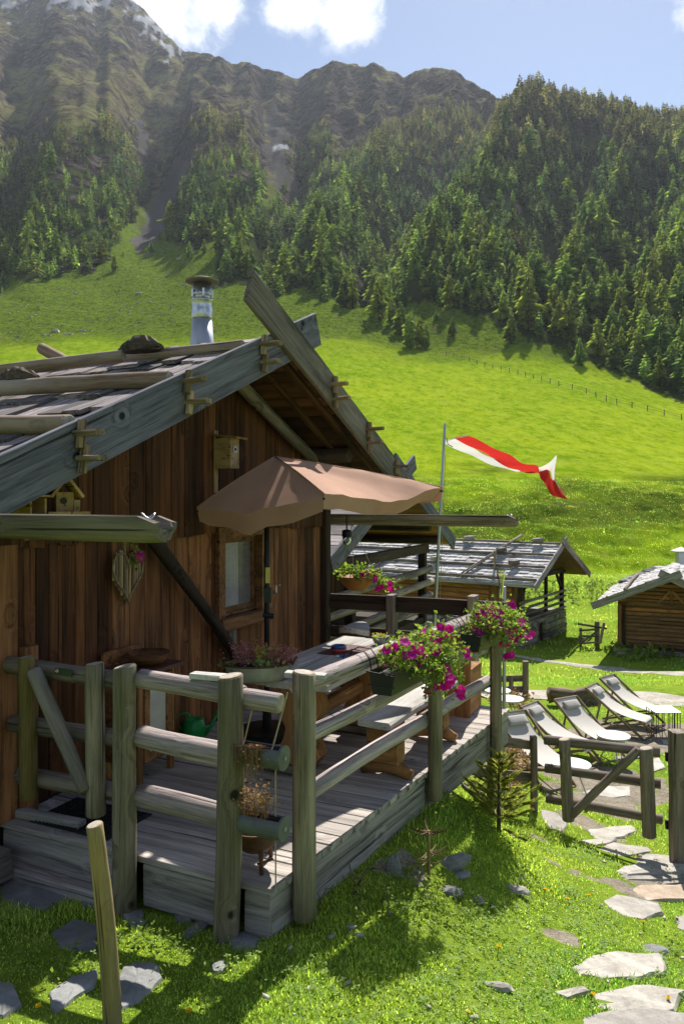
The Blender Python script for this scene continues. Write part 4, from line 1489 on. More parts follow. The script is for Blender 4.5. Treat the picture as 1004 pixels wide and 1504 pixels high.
# chimney: cone, collars, cap
cb = H(5.93, -4.22, 0)
ch = MB().lathe([(0.122, 3.22), (0.118, 3.36), (0.094, 3.70)], 24, cb).build('chimney', M['galv'], hut, True)
MB().lathe([(0.094, 3.69), (0.101, 3.70), (0.101, 3.78), (0.096, 3.79), (0.096, 3.86), (0.102, 3.865), (0.102, 3.875), (0.085, 3.88), (0.085, 3.91), (0.098, 3.915), (0.098, 3.93), (0.088, 3.94), (0.088, 4.03)], 24, cb).build('flue', M['steel'], ch, True)
MB().lathe([(0.06, 4.035), (0.155, 4.045), (0.160, 4.058), (0.12, 4.072), (0.02, 4.08)], 20, cb).build('cap', M['galv_old'], ch, False)
mb = MB()
for k in range(5):
    a = k * 1.257
    mb.box(cb + Vector((0.099 * math.cos(a), 0.099 * math.sin(a), 3.93)), (0.02, 0.02, 0.07))
mb.build('clip', M['steel'], ch)


# hollowed gutter logs
def gutter(u, n_end, ztop, r, mat, name):
    prof = []
    for k in range(13):
        a = math.pi + math.pi * k / 12
        prof.append((math.cos(a) * r, math.sin(a) * r * 1.55))
    for k in range(9):
        a = 2 * math.pi - math.pi * k / 8
        prof.append((math.cos(a) * r * 0.68, math.sin(a) * r * 0.85))
    NSEG = 12
    n0 = -9.3
    vs, fs = [], []
    for i in range(NSEG + 1):
        n = n0 + (n_end - n0) * i / NSEG
        j = random.uniform(0.985, 1.015)
        for y, z in prof:
            vs.append((n - n0, y * j, z * j + random.uniform(-0.001, 0.001)))
    m = len(prof)
    for i in range(NSEG):
        for k in range(m):
            fs.append((i * m + k, i * m + (k + 1) % m, (i + 1) * m + (k + 1) % m, (i + 1) * m + k))
    # end: rough lower lip running a little further out
    b = len(vs)
    for y, z in prof:
        vs.append((n_end - n0 + (0.11 if z < -0.2 * r else 0.02) + random.uniform(-0.012, 0.012), y * 0.96, z * 0.97))
    for k in range(m):
        fs.append((NSEG * m + k, NSEG * m + (k + 1) % m, b + (k + 1) % m, b + k))
    for k in range(9):
        a_, b_ = b + 12 - 12 + k, b + m - 1 - k
    half = 12
    inn = list(range(13, 22))
    for k in range(12):
        i0, i1 = b + k, b + k + 1
        q0 = b + inn[len(inn) - 1 - int(k * 8 / 12)]
        q1 = b + inn[len(inn) - 1 - int((k + 1) * 8 / 12)]
        fs.append((i0, i1, q1, q0) if q0 != q1 else (i0, i1, q1))
    me = mesh_from('gutter', vs, fs, mat)
    o = obj('gutter', me, hut, frame(H(u, n0, ztop), H(u, n_end, ztop)))
    mb = MB()
    c = H(u, n_end + 0.02, ztop + 0.0)
    ring = [c + DU * (0.022 * math.cos(a)) + DN * (0.03 * math.sin(a)) + Vector((0, 0, 0.012 * math.sin(a * 2))) for a in [i * 0.5 for i in range(14)]]
    mb.tube(ring, 0.004, 6)
    mb.build('hook', M['steel'], o, True)
    return o


gutter(2.575, -2.13, 1.925, 0.074, M['gutter'], 'l')
gutter(8.81, -1.98, 1.80, 0.088, M['fence'], 'r')
log('brace', H(4.58, NW + 0.10, 1.77), H(5.93, NW + 0.09, 0.50), 0.056, 0.05, M['darkwood'], hut, seg=10, wob=0.12, bend=0.03)
beam('board', H(5.84, NW + 0.05, 0.0), H(5.84, NW + 0.05, 0.80), 0.13, 0.03, M['barge2'], hut, up=DN, jit=0.004, seg=3)
# foundation timbers and stones at the left corner
beam('foundation_beam', H(2.90, NW + 0.13, -0.16), H(3.24, NW + 0.14, -0.16), 0.17, 0.17, M['barge2'], hut, jit=0.012, seg=3)

# ------------------------------------------------------------------ things on the gable wall
o = thing('nest_box', 'pale wooden nest box with a round hole hung high on the wall above the window', 'nest box', H(5.62, NW + 0.03, 2.28))
MB_ = MB()
hbox(MB_, 5.55, 5.69, NW + 0.055, NW + 0.225, 2.265, 2.53)
MB_.build('box', M['newwood'], o)
mb = MB()
vs = [H(a, b, c) for a, b, c in ((5.53, NW + 0.03, 2.57), (5.71, NW + 0.03, 2.57), (5.71, NW + 0.30, 2.535), (5.53, NW + 0.30, 2.535))]
mb.add(vs + [v + Vector((0, 0, -0.018)) for v in vs], [(0, 1, 2, 3), (7, 6, 5, 4), (0, 4, 5, 1), (1, 5, 6, 2), (2, 6, 7, 3), (3, 7, 4, 0)])
mb.build('roof', M['honey'], o)
c = H(5.62, NW + 0.227, 2.43)
mb = MB().tube([c - DN * 0.004, c + DN * 0.006], 0.030, 14)
pl = mb.build('entrance_plate', M['galv'], o)
MB().tube([c, c + DN * 0.0085], 0.017, 12).build('entrance_hole', M['iron'], pl)
beam('batten', H(5.60, NW + 0.04, 2.05), H(5.60, NW + 0.04, 2.60), 0.05, 0.022, M['newwood'], o, up=DN)

bp = H(3.66, NW + 0.20, 1.90)
o = thing('bird_feeder', 'small new wooden bird house with steep roof standing under the left bargeboard', 'bird house', bp)
Mb = Matrix.Translation(bp) @ Matrix.Rotation(math.radians(-52), 4, 'Z')     # local +X faces the garden
mb = MB().box((-0.02, 0, 0.07), (0.10, 0.11, 0.14), Mb)
mb.build('body', M['newwood'], o, M=Mb)
for sgn in (-1, 1):
    a = math.radians(52) * sgn
    Mr = Mb @ Matrix.Translation((0.0, 0, 0.245)) @ Matrix.Rotation(-a if sgn > 0 else -a, 4, 'X')
    MB().box((0.0, sgn * 0.085, -0.004), (0.17, 0.17, 0.018), Mr).build('roof', M['newwood'], o, M=Mr)
mb = MB().box((0.025, 0, -0.012), (0.20, 0.26, 0.016), Mb)
mb.box((0.115, 0, 0.006), (0.014, 0.26, 0.02), Mb)
mb.build('tray', M['newwood'], o, M=Mb)
c0, c1 = Mb @ Vector((0.028, -0.01, 0.085)), Mb @ Vector((0.034, -0.01, 0.085))
MB().tube([c0, c1], 0.022, 12).build('entrance_hole', M['iron'], o)
MB().box((0.02, 0.075, 0.045), (0.03, 0.04, 0.09), Mb).build('side_wall', M['newwood'], o, M=Mb)
hbox(MB(), 3.36, 3.80, NW + 0.03, NW + 0.30, 1.865, 1.886).build('shelf', M['wall_mid'], hut)
beam('bracket', H(3.50, NW + 0.04, 1.75), H(3.50, NW + 0.24, 1.862), 0.04, 0.04, M['newwood'], hut)
o = thing('seed_box', 'open pale wooden seed box on the shelf left of the small bird house', 'seed box', H(3.42, NW + 0.14, 1.888))
mb = MB()
hbox(mb, 3.37, 3.385, NW + 0.06, NW + 0.22, 1.888, 2.0)
hbox(mb, 3.485, 3.50, NW + 0.06, NW + 0.22, 1.888, 2.0)
hbox(mb, 3.386, 3.484, NW + 0.06, NW + 0.072, 1.888, 2.0)
mb.build('box', M['newwood'], o)
beam('lid', H(3.35, NW + 0.14, 2.015), H(3.52, NW + 0.14, 2.015), 0.19, 0.014, M['newwood'], o)


def flower_mesh():
    vs = [(0, 0, -0.35)]
    for k in range(15):
        a = 2 * math.pi * k / 15
        r = 1.0 + 0.16 * math.cos(5 * a)
        vs.append((r * 0.55 * math.cos(a), r * 0.55 * math.sin(a), -0.02 + 0.03 * math.cos(5 * a)))
    for k in range(15):
        a = 2 * math.pi * k / 15
        r = 1.0 + 0.14 * math.cos(5 * a)
        vs.append((r * math.cos(a), r * math.sin(a), 0.08 * math.cos(10 * a) - 0.05))
    fs = []
    for k in range(15):
        k2 = (k + 1) % 15
        fs += [(0, 1 + k, 1 + k2), (1 + k, 16 + k, 16 + k2, 1 + k2)]
    return mesh_from('flower', vs, fs, M['petal'], True)


FLOWER = flower_mesh()


def flower(p, r, parent, face=None):
    d = Vector((random.uniform(-1, 1), random.uniform(-1.2, 0.3), random.uniform(-0.1, 1.0)))
    if face is not None:
        d = d * 0.6 + face
    q = d.to_track_quat('Z', 'Y').to_matrix().to_4x4()
    return obj('flower', FLOWER, parent, Matrix.Translation(p) @ q @ Matrix.Rotation(random.uniform(0, 1.2), 4, 'Z') @ Matrix.Scale(r, 4))


def leaves(mb, p, n, spread, size, droop=0.0):
    for _ in range(n):
        c = Vector(p) + Vector((random.gauss(0, spread[0]), random.gauss(0, spread[1]), random.gauss(0, spread[2])))
        d = Vector((random.gauss(0, 1), random.gauss(0, 1), random.gauss(0.2 - droop, 0.7))).normalized()
        s_ = d.cross(Vector((random.gauss(0, 1), random.gauss(0, 1), random.gauss(0, 1)))).normalized()
        up = d.cross(s_)
        L = size * random.uniform(0.6, 1.3)
        w = L * 0.32
        mb.add([c, c + d * L * 0.5 + s_ * w + up * L * 0.08, c + d * L - up * L * 0.1, c + d * L * 0.5 - s_ * w + up * L * 0.08], [(0, 1, 2), (0, 2, 3)])


# heart of sticks
hc = H(4.43, NW + 0.055, 1.44)
o = thing('heart_wreath', 'heart made of pale peeled sticks with a few purple flowers hung on the dark wall', 'heart', hc)
nst = 11
for i in range(nst):
    x = -1 + 2 * (i + 0.5) / nst
    top = 0.16 * math.sqrt(max(0.0, 1 - (abs(x) * 2 - 1) ** 2)) * 1.0 + 0.02
    bot = -0.21 * (1 - abs(x)) ** 0.85 - 0.01
    if abs(x) < 0.12:
        top = 0.06
    u_ = 4.43 + x * 0.155
    log('stick', H(u_, NW + 0.05, 1.44 + bot), H(u_ + random.uniform(-.008, .008), NW + 0.055, 1.44 + top), 0.0115, 0.0105, M['peg'] if i % 3 else M['newwood'], o, seg=3, n=7, wob=0.12)
mb = MB()
pts = []
for k in range(33):
    t_ = k / 32 * 2 * math.pi
    hx, hy = 16 * math.sin(t_) ** 3, 13 * math.cos(t_) - 5 * math.cos(2 * t_) - 2 * math.cos(3 * t_) - math.cos(4 * t_)
    pts.append(H(4.43 + hx / 16 * 0.165, NW + 0.068, 1.445 + hy / 16 * 0.205))
mb.tube(pts, 0.008, 6)
mb.build('rim', M['peg'], o, True)
MB().tube([H(4.43, NW + 0.03, 1.76), H(4.425, NW + 0.04, 1.60), H(4.43, NW + 0.06, 1.50)], 0.006, 5).build('cord', M['rope'], o)
mb = MB()
leaves(mb, H(4.47, NW + 0.09, 1.57), 60, (0.03, 0.03, 0.045), 0.04)
tag(mb.build('foliage', M['petleaf'], o), kind='stuff')
for k in range(7):
    flower(H(4.49 + random.uniform(-.05, .05), NW + 0.115, 1.57 + random.uniform(-.06, .05)), 0.022, o, DN)
# ------------------------------------------------------------------ deck
def edge_n(u):
    return -1.97 + (u - 3.352) * 0.0954


deck = thing('wooden_deck', 'grey plank deck with thick weathered edge boards in front of the dark hut', 'deck', H(5.2, -2.8, -0.25))
u = 3.35
while u < 7.85:
    w = random.choice((0.13, 0.14, 0.15, 0.16))
    n1 = edge_n(u + w / 2) + 0.012 if u + w < 7.22 else -2.35
    beam('deck_board', H(u + w / 2, NW - 0.015, -0.0175), H(u + w / 2, n1, -0.0175), w - 0.007, 0.035, M['deck'], deck, bev=0.004, jit=0.0012, seg=2, share=False)
    u += w
# edge boards: side
for a, b, zt, zb in ((3.365, 5.285, -0.037, -0.315), (5.36, 7.20, -0.037, -0.33)):
    zc, hh = (zt + zb) / 2, zt - zb
    beam('edge_board', H(a, edge_n(a) - 0.03, zc), H(b, edge_n(b) - 0.03, zc), 0.05, hh, M['fascia'], deck, bev=0.006, jit=0.003, seg=5, share=False)
beam('edge_board', H(7.205, -1.62, -0.17), H(7.205, -2.4, -0.17), 0.04, 0.26, M['fascia'], deck)
# edge boards: front, left of the gate post, between the posts, and the corner box
for a, b, zb in ((-3.86, -2.92, -0.25), (-2.775, -2.255, -0.27), (-2.115, -1.975, -0.27)):
    beam('edge_board', H(3.375, a, (-0.037 + zb) / 2), H(3.375, b, (-0.037 + zb) / 2), 0.05, -0.037 - zb, M['fascia'], deck, bev=0.006, jit=0.003, seg=3, share=False)
beam('step_board', H(3.30, -3.84, -0.255), H(3.30, -2.93, -0.255), 0.10, 0.10, M['fascia'], deck, bev=0.01, jit=0.006, seg=3)
for u_, n_ in ((4.2, -2.05), (5.9, -1.85), (7.05, -1.72), (7.1, -2.9)):
    p = H(u_, n_, 0)
    log('support_post', Vector((p.x, p.y, gz(p.x, p.y) - 0.2)), Vector((p.x, p.y, -0.06)), 0.06, 0.055, M['post'], deck, seg=3)
for u_ in (3.7, 5.1, 6.5):
    beam('joist', H(u_, NW, -0.12), H(u_, edge_n(u_) - 0.08, -0.12), 0.1, 0.15, M['darkwood'], deck)

# ------------------------------------------------------------------ railing round the deck
rail = thing('deck_railing', 'mossy round log railing along the open side and front of the deck', 'railing', H(3.3, -2.2, -0.25))


def post(name, u, n, zb, zt, r, mat, parent, lean=(0, 0), slant=0.25):
    return log(name, H(u, n, zb), H(u + lean[0], n + lean[1], zt), r * 1.02, r * 0.97, mat, parent, seg=10, n=18, wob=0.05, bend=0.008, slant=slant, endmat=M['endgrain'])


post('post', 3.275, -2.845, -0.30, 1.07, 0.063, M['post'], rail, slant=0.16)
post('post', 3.275, -2.185, -0.32, 1.085, 0.068, M['post'], rail, lean=(0.0, 0.03), slant=0.14)
post('post', 3.585, -1.893, -0.24, 1.065, 0.063, M['post'], rail, slant=-0.1)
post('post', 5.31, -1.725, -0.20, 1.035, 0.054, M['post'], rail, slant=0.1)
post('post', 6.63, -1.595, -0.85, 1.03, 0.051, M['post'], rail, slant=0.1)
for z_, r_ in ((0.985, 0.054), (0.665, 0.060), (0.335, 0.060)):
    log('rail', H(3.345, -2.79, z_ + 0.012), H(3.345, -2.13, z_ - 0.012), r_, r_ * 1.05, M['rail'], rail, seg=8, n=16, wob=0.07, bend=0.01)
log('rail', H(3.35, -2.14, 0.965), H(3.36, -1.915, 0.955), 0.05, 0.05, M['rail'], rail, seg=3, n=16, endmat=M['endgrain'])
for (u0, n0, u1, n1, z0, z1, r0, r1) in ((3.66, -1.975, 5.36, -1.815, 0.965, 0.975, 0.056, 0.052), (5.30, -1.82, 6.72, -1.69, 0.965, 0.97, 0.056, 0.05),
                                       (3.68, -1.975, 5.36, -1.805, 0.675, 0.685, 0.047, 0.05), (5.28, -1.81, 6.62, -1.68, 0.69, 0.68, 0.05, 0.048),
                                       (3.68, -1.975, 5.33, -1.805, 0.345, 0.36, 0.045, 0.05), (5.28, -1.81, 6.66, -1.67, 0.37, 0.37, 0.052, 0.054)):
    log('rail', H(u0, n0, z0), H(u1, n1, z1), r0, r1, M['rail'], rail, seg=14, n=16, wob=0.09, bend=0.014, endmat=M['endgrain'])
beam('rail_cap', H(3.33, -2.43, 1.052), H(3.35, -2.22, 1.056), 0.075, 0.03, M['table'], rail, jit=0.003)
beam('rail_cap', H(3.62, -2.02, 1.04), H(3.66, -1.80, 1.04), 0.07, 0.026, M['table'], rail, jit=0.003)
# far end: dark planks on square posts
far_rail = thing('plank_railing', 'dark brown plank railing closing the far end of the deck', 'railing', H(7.9, -2.8, 0))
beam('plank', H(7.9, -3.95, 0.81), H(7.9, -1.78, 0.83), 0.05, 0.17, M['darkwood'], far_rail, jit=0.003, seg=3)
beam('plank', H(7.9, -3.95, 0.47), H(7.9, -2.5, 0.47), 0.05, 0.13, M['darkwood'], far_rail, jit=0.003, seg=3)
beam('post', H(7.86, -3.05, -0.6), H(7.86, -3.05, 0.93), 0.17, 0.08, M['fence'], far_rail, up=DN)
beam('post', H(7.86, -2.13, -0.9), H(7.86, -2.13, 0.97), 0.19, 0.08, M['fence'], far_rail, up=DN)

# gate at the left
gate = thing('deck_gate', 'heavy log gate with diagonal brace at the left end of the deck', 'gate', H(3.3, -3.3, 0))


def on_front(px, py, u=3.30):
    k = (px - 502) / F
    n = (k * DU.y * u - DU.x * u) / (DN.x - k * DN.y)
    Y = DU.y * u + DN.y * n
    return H(u, n, EYE + (HORIZON - py) / F * Y)


log('post', on_front(42, 1172), on_front(40, 966), 0.052, 0.05, M['post_y'], gate, seg=8, n=16, slant=0.1, endmat=M['endgrain'])
log('post', on_front(141, 1196), on_front(139, 976), 0.055, 0.053, M['post'], gate, seg=8, n=16, slant=0.1, endmat=M['endgrain'])
for (a, b) in (((14, 976), (178, 1000)), ((20, 1062), (178, 1085)), ((30, 1138), (180, 1165))):
    log('rail', on_front(*a, 3.38), on_front(*b, 3.38), 0.052, 0.05, M['fence'], gate, seg=8, n=16, wob=0.07)
log('brace', on_front(50, 985, 3.25), on_front(126, 1160, 3.25), 0.045, 0.043, M['barge2'], gate, seg=8, n=12)
sp = on_front(93, 987, 3.315)
so = thing('sign_plate', 'small dark green plate with a round red badge on the gate top rail', 'sign', sp)
beam('plate', on_front(82, 985, 3.316), on_front(106, 989, 3.316), 0.006, 0.035, plain('green_plate', (0.02, 0.05, 0.022), 0.5), so)
c = on_front(84.5, 985.5, 3.311)
MB().tube([c, c - DU * 0.004], 0.010, 14).build('badge', M['white'], so)
MB().tube([c - DU * 0.004, c - DU * 0.0055], 0.0085, 14).build('badge_ring', M['redtin'], so)
MB().box((c - DU * 0.007), (0.012, 0.003, 0.004)).build('badge_bar', M['white'], so)

# ------------------------------------------------------------------ furniture on the deck
def trestle(parent, u, n0, n1, ztop):
    """carved trestle: foot, waisted upright, head"""
    nc = (n0 + n1) / 2
    vs_ = []
    f_ = beam('foot', H(u, n0 + 0.02, 0.05), H(u, n1 - 0.02, 0.05), 0.12, 0.10, M['fence'], parent, bev=0.03, jit=0.004, seg=3)
    prof = [(0.0, 0.10), (0.12, 0.145), (0.3, 0.10), (0.42, 0.085), (0.55, 0.12), (0.7, 0.16), (0.85, 0.13), (1, 0.2)]
    pts, mbx = [], MB()
    z0, z1 = 0.10, ztop
    ring = []
    for t_, hw in prof:
        z = z0 + (z1 - z0) * t_
        for (a, b) in ((-1, -1), (-1, 1), (1, 1), (1, -1)):
            mbx.v.append(H(u + a * 0.075 * (0.9 + 0.5 * hw), nc + b * hw * 1.15, z))
    for i in range(len(prof) - 1):
        for k in range(4):
            mbx.f.append((i * 4 + k, i * 4 + (k + 1) % 4, (i + 1) * 4 + (k + 1) % 4, (i + 1) * 4 + k))
    mbx.f += [(3, 2, 1, 0), tuple(4 * (len(prof) - 1) + k for k in range(4))]
    mbx.build('leg', M['honey'], parent, M=frame(H(u, nc, 0), H(u, nc, 1)))


tab = thing('dining_table', 'long heavy table with bleached plank top and carved honey coloured legs on the deck', 'table', H(5.4, -2.55, 0))
for k in range(3):
    n_ = -2.92 + 0.235 * k + 0.117
    beam('tabletop_plank', H(4.52 + random.uniform(-.02, .02), n_, 0.727), H(6.22 + random.uniform(-.02, .02), n_ + 0.02, 0.727), 0.231, 0.048, M['table'], tab, bev=0.008, jit=0.003, seg=4, share=False)
trestle(tab, 4.82, -2.86, -2.26, 0.70)
trestle(tab, 5.90, -2.86, -2.26, 0.70)
beam('stretcher', H(4.90, -2.56, 0.42), H(5.83, -2.56, 0.42), 0.09, 0.10, M['honey'], tab, bev=0.015)


def bench(label, u0, u1, n, w, z, lu0, lu1):
    b = thing('bench', label, 'bench', H((u0 + u1) / 2, n, 0))
    beam('seat', H(u0, n, z - 0.025), H(u1, n + 0.05 * (u1 - u0), z - 0.025), w, 0.05, M['table'], b, bev=0.01, jit=0.008, seg=6, share=False)
    for lu in (lu0, lu1):
        nn = n + 0.05 * (lu - u0)
        for kk in range(2):
            beam('leg', H(lu, nn - w * 0.46, 0.11 + kk * 0.145 + 0.07), H(lu, nn + w * 0.46, 0.11 + kk * 0.145 + 0.07), 0.17, 0.142, M['honey'], b, bev=0.012, jit=0.004, seg=2)
        mbx = MB()
        mbx.tube([H(lu, nn - w * 0.75, 0.03), H(lu, nn - w * 0.45, 0.06), H(lu, nn, 0.085), H(lu, nn + w * 0.45, 0.06), H(lu, nn + w * 0.8, 0.03)], [0.035, 0.05, 0.06, 0.05, 0.035], 10)
        mbx.build('foot', M['honey'], b, True, M=frame(H(lu, nn - 0.2, 0), H(lu, nn + 0.2, 0)))
    return b


bench('bleached slab bench with honey coloured block legs right behind the side railing', 4.88, 6.30, -2.03, 0.25, 0.44, 5.08, 6.02)

pc = thing('plank_armchair', 'solid brown plank armchair with tall upright back at the far corner of the deck', 'armchair', H(6.9, -2.0, 0))
for k in range(3):
    n_ = -2.19 + k * 0.135
    beam('back_plank', H(6.74, n_, 0.0), H(6.74 + 0.03, n_, 0.74), 0.131, 0.045, M['honey'], pc, up=DU, bev=0.006, jit=0.002)
beam('seat', H(6.98, -2.24, 0.40), H(6.98, -1.86, 0.40), 0.40, 0.05, M['honey'], pc)
for n_ in (-2.22, -1.88):
    beam('side_panel', H(6.78, n_, 0.20), H(7.16, n_, 0.20), 0.04, 0.38, M['honey'], pc)

st = thing('log_stool', 'round log seat with pale curved top at the far end of the deck', 'stool', H(7.42, -3.3, 0))
log('trunk', H(7.42, -3.3, 0.0), H(7.42, -3.3, 0.56), 0.175, 0.165, M['wall_mid'], st, seg=5, n=20, wob=0.04)
pts = []
mb = MB()
top, bot = [], []
for k in range(28):
    a = 2 * math.pi * k / 28
    r = 0.185 + 0.02 * math.cos(2 * a + 0.6) + 0.012 * math.cos(3 * a)
    z = 0.60 + 0.025 * math.cos(2 * a)
    top.append(H(7.42 + r * math.cos(a), -3.3 + r * math.sin(a), z + 0.02))
    bot.append(H(7.42 + r * 0.97 * math.cos(a), -3.3 + r * 0.97 * math.sin(a), z - 0.035))
mb.add(top + bot + [H(7.42, -3.3, 0.61)], [(k, (k + 1) % 28, 56) for k in range(28)] + [(28 + k, 28 + (k + 1) % 28, (k + 1) % 28, k) for k in range(28)] + [tuple(28 + k for k in reversed(range(28)))])
mb.build('seat', M['table'], st)

# cabinet with the wooden bowl
cab = thing('wash_cabinet', 'narrow wooden cabinet with pale panelled door and red brown top against the wall', 'cabinet', H(4.4, -3.66, 0))
CU0, CU1, CN0, CN1 = 4.18, 4.58, NW + 0.05, -3.50
mb = MB()
hbox(mb, CU0, CU1, CN0, CN1 - 0.022, 0.12, 0.76)
mb.build('carcass', M['wall_mid'], cab)
for uu_ in (CU0 + 0.025, CU1 - 0.025):
    for nn in (CN0 + 0.03, CN1 - 0.025):
        beam('leg', H(uu_, nn, 0.0), H(uu_, nn, 0.12 if nn < -3.6 else 0.757), 0.045, 0.045, M['honey'], cab, up=DN)
mb = MB()
d0, d1 = CU0 + 0.055, CU1 - 0.055
for a, b, c, d in ((d0, d0 + 0.05, 0.14, 0.73), (d1 - 0.05, d1, 0.14, 0.73), (d0 + 0.052, d1 - 0.052, 0.14, 0.20), (d0 + 0.052, d1 - 0.052, 0.66, 0.73)):
    hbox(mb, a, b, CN1 - 0.02, CN1 + 0.006, c, d)
dr = mb.build('door', M['honey'], cab)
hbox(MB(), d0 + 0.048, d1 - 0.048, CN1 - 0.018, CN1 - 0.006, 0.19, 0.67).build('panel', M['cream'], dr)
hbox(MB(), CU0 - 0.04, CU1 + 0.04, CN0 - 0.0, CN1 + 0.06, 0.762, 0.79).build('top', plain('red_brown_top', (0.11, 0.04, 0.03), 0.6, var=0.3, scale=5), cab)
hbox(MB(), CU0 - 0.02, CU1 - 0.02, CN0, CN0 + 0.025, 0.792, 0.90).build('back_board', M['wall_mid'], cab)
bw = H(4.40, -3.60, 0.792)
o = thing('wooden_bowl', 'rough carved wooden bowl standing on the red brown top of the cabinet', 'bowl', bw)
MB().lathe([(0.09, 0.0), (0.15, 0.05), (0.165, 0.085), (0.15, 0.092), (0.11, 0.05), (0.02, 0.03)], 18, bw).build('bowl', M['wall_mid'], o, True)

# green watering can
wp = onz(285, 1084, 0.0)
o = thing('watering_can', 'bright green plastic watering can on the deck by the wall', 'watering can', wp)
mb = MB().lathe([(0.085, 0.0), (0.10, 0.02), (0.095, 0.10), (0.08, 0.155), (0.06, 0.165), (0.055, 0.155), (0.0, 0.14)], 18, wp)
mb.build('body', M['green'], o, True)
MB().tube([wp + Vector(v) for v in ((0.085, 0, 0.04), (0.14, -0.005, 0.09), (0.19, -0.01, 0.20))], [0.028, 0.017, 0.013], 8).build('spout', M['green'], o, True)
q = wp + Vector((0.19, -0.01, 0.20))
MB().tube([q, q + Vector((0.018, 0, 0.018))], [0.014, 0.032], 10).build('rose', M['green'], o, True)
MB().tube([wp + Vector(v) for v in ((-0.085, 0, 0.05), (-0.14, 0, 0.12), (-0.12, 0, 0.20), (-0.05, 0, 0.205), (-0.03, 0, 0.165))], 0.011, 8).build('handle', M['green'], o, True)

# door mat
mc = onz(112, 1174, 0.004)
o = thing('door_mat', 'black rubber door mat with raised studs lying inside the gate', 'door mat', mc)
Mm = frame(H(3.62, -3.72, 0.004), H(3.62, -3.1, 0.004))
MB().box((0.31, 0, 0.004), (0.62, 0.40, 0.008), Mm).build('base', M['rubber'], o, M=Mm)
mb = MB()
for i in range(20):
    for j in range(13):
        mb.box((0.02 + i * 0.030, -0.185 + j * 0.030, 0.012), (0.02, 0.02, 0.008), Mm)
tag(mb.build('stud', M['rubber'], o, M=Mm), kind='stuff')
beam('threshold', H(3.45, -3.84, 0.03), H(3.48, -3.35, 0.03), 0.07, 0.05, M['fascia'], deck, bev=0.008)

# two hanging log planters between the corner posts
def planter(zc, label, kind):
    n0, n1, r = -2.16, -1.87, 0.060
    o = thing('hanging_planter', label, 'planter', H(3.31, (n0 + n1) / 2, zc), group='tube planters roped between the corner posts')
    vs, fs = [], []
    K = 18
    for nn in (n0, n1):
        for k in range(K + 1):
            a = math.radians(130 + 280 * k / K)
            for rr in (r, r * 0.88):
                vs.append(H(3.31 + rr * math.cos(a), nn, zc + rr * math.sin(a)))
    w_ = 2 * (K + 1)
    for k in range(K):
        b = 2 * k
        fs += [(b, b + 2, w_ + b + 2, w_ + b), (b + 1, w_ + b + 1, w_ + b + 3, b + 3)]
    fs += [(0, w_, w_ + 1, 1), (2 * K, 2 * K + 1, w_ + 2 * K + 1, w_ + 2 * K)]
    MB().add(vs, fs).build('tube', M['pvc'], o)
    for nn, s_ in ((n0, -1), (n1, 1)):
        c = H(3.31, nn, zc)
        e = MB().tube([c, c + DN * (0.012 * s_)], r * 1.04, 20).build('end_cap', M['pvc'], o)
        if s_ > 0:
            MB().tube([c + DN * 0.012, c + DN * 0.018], 0.012, 10).build('knob', M['zinc'], e)
    vs = [H(3.31 + du, nn, zc + 0.015 + random.uniform(-.006, .006)) for nn in np.linspace(n0, n1, 9) for du in (-0.05, 0, 0.05)]
    fs = [(3 * i + j, 3 * i + j + 1, 3 * i + j + 4, 3 * i + j + 3) for i in range(8) for j in range(2)]
    MB().add(vs, fs).build('soil', M['soil'], o)
    mb = MB()
    if kind == 'trail':
        for _ in range(95):
            p = H(3.30 + random.uniform(-.04, .03), random.triangular(-2.11, -1.93, -2.0), zc + 0.04)
            q = p - DU * random.uniform(0.03, 0.065) + DN * random.gauss(0, 0.01)
            e = q - Vector((0, 0, random.choice((0.03, 0.05, 0.06, 0.09, 0.13))))
            mb.tube([p, q + Vector((0, 0, 0.015)), e], [0.003, 0.003, 0.0015], 3, False)
            leaves(mb, q.lerp(e, random.random()), 2, (0.008, 0.008, 0.02), 0.018, 0.5)
    else:
        for _ in range(75):
            p = H(3.31 + random.uniform(-.04, .03), random.uniform(-2.13, -1.96), zc + 0.03)
            e = p + Vector((random.gauss(0, 0.03), random.gauss(0, 0.02), random.uniform(0.05, 0.155)))
            mb.tube([p, e], [0.002, 0.001], 3, False)
            leaves(mb, e, 7, (0.008, 0.008, 0.014), 0.016)
    tag(mb.build('withered_plant', M['dry'], o), kind='stuff')
    return o


pl1 = planter(0.70, 'upper hanging tube planter with brown withered plant trailing over its side', 'trail')
pl2 = planter(0.345, 'lower hanging tube planter with upright dry pinkish flower stalks', 'up')
for n_, zz in ((-2.09, (0.96, 0.70)), (-1.92, (0.96, 0.70))):
    MB().tube([H(3.36 if n_ < -2 else 3.38, n_ + 0.04, zz[0] + 0.05), H(3.30, n_, 0.75), H(3.25, n_, 0.70)], 0.0045, 5).build('rope', M['rope'], pl1)
for n_ in (-2.10, -1.91):
    MB().tube([H(3.31, n_, 0.635), H(3.31, n_, 0.40)], 0.004, 5).build('rope', M['rope'], pl2)
MB().tube([H(3.31, -1.91, 0.285), H(3.315, -1.912, 0.02)], 0.004, 5).build('rope', M['rope'], pl2)

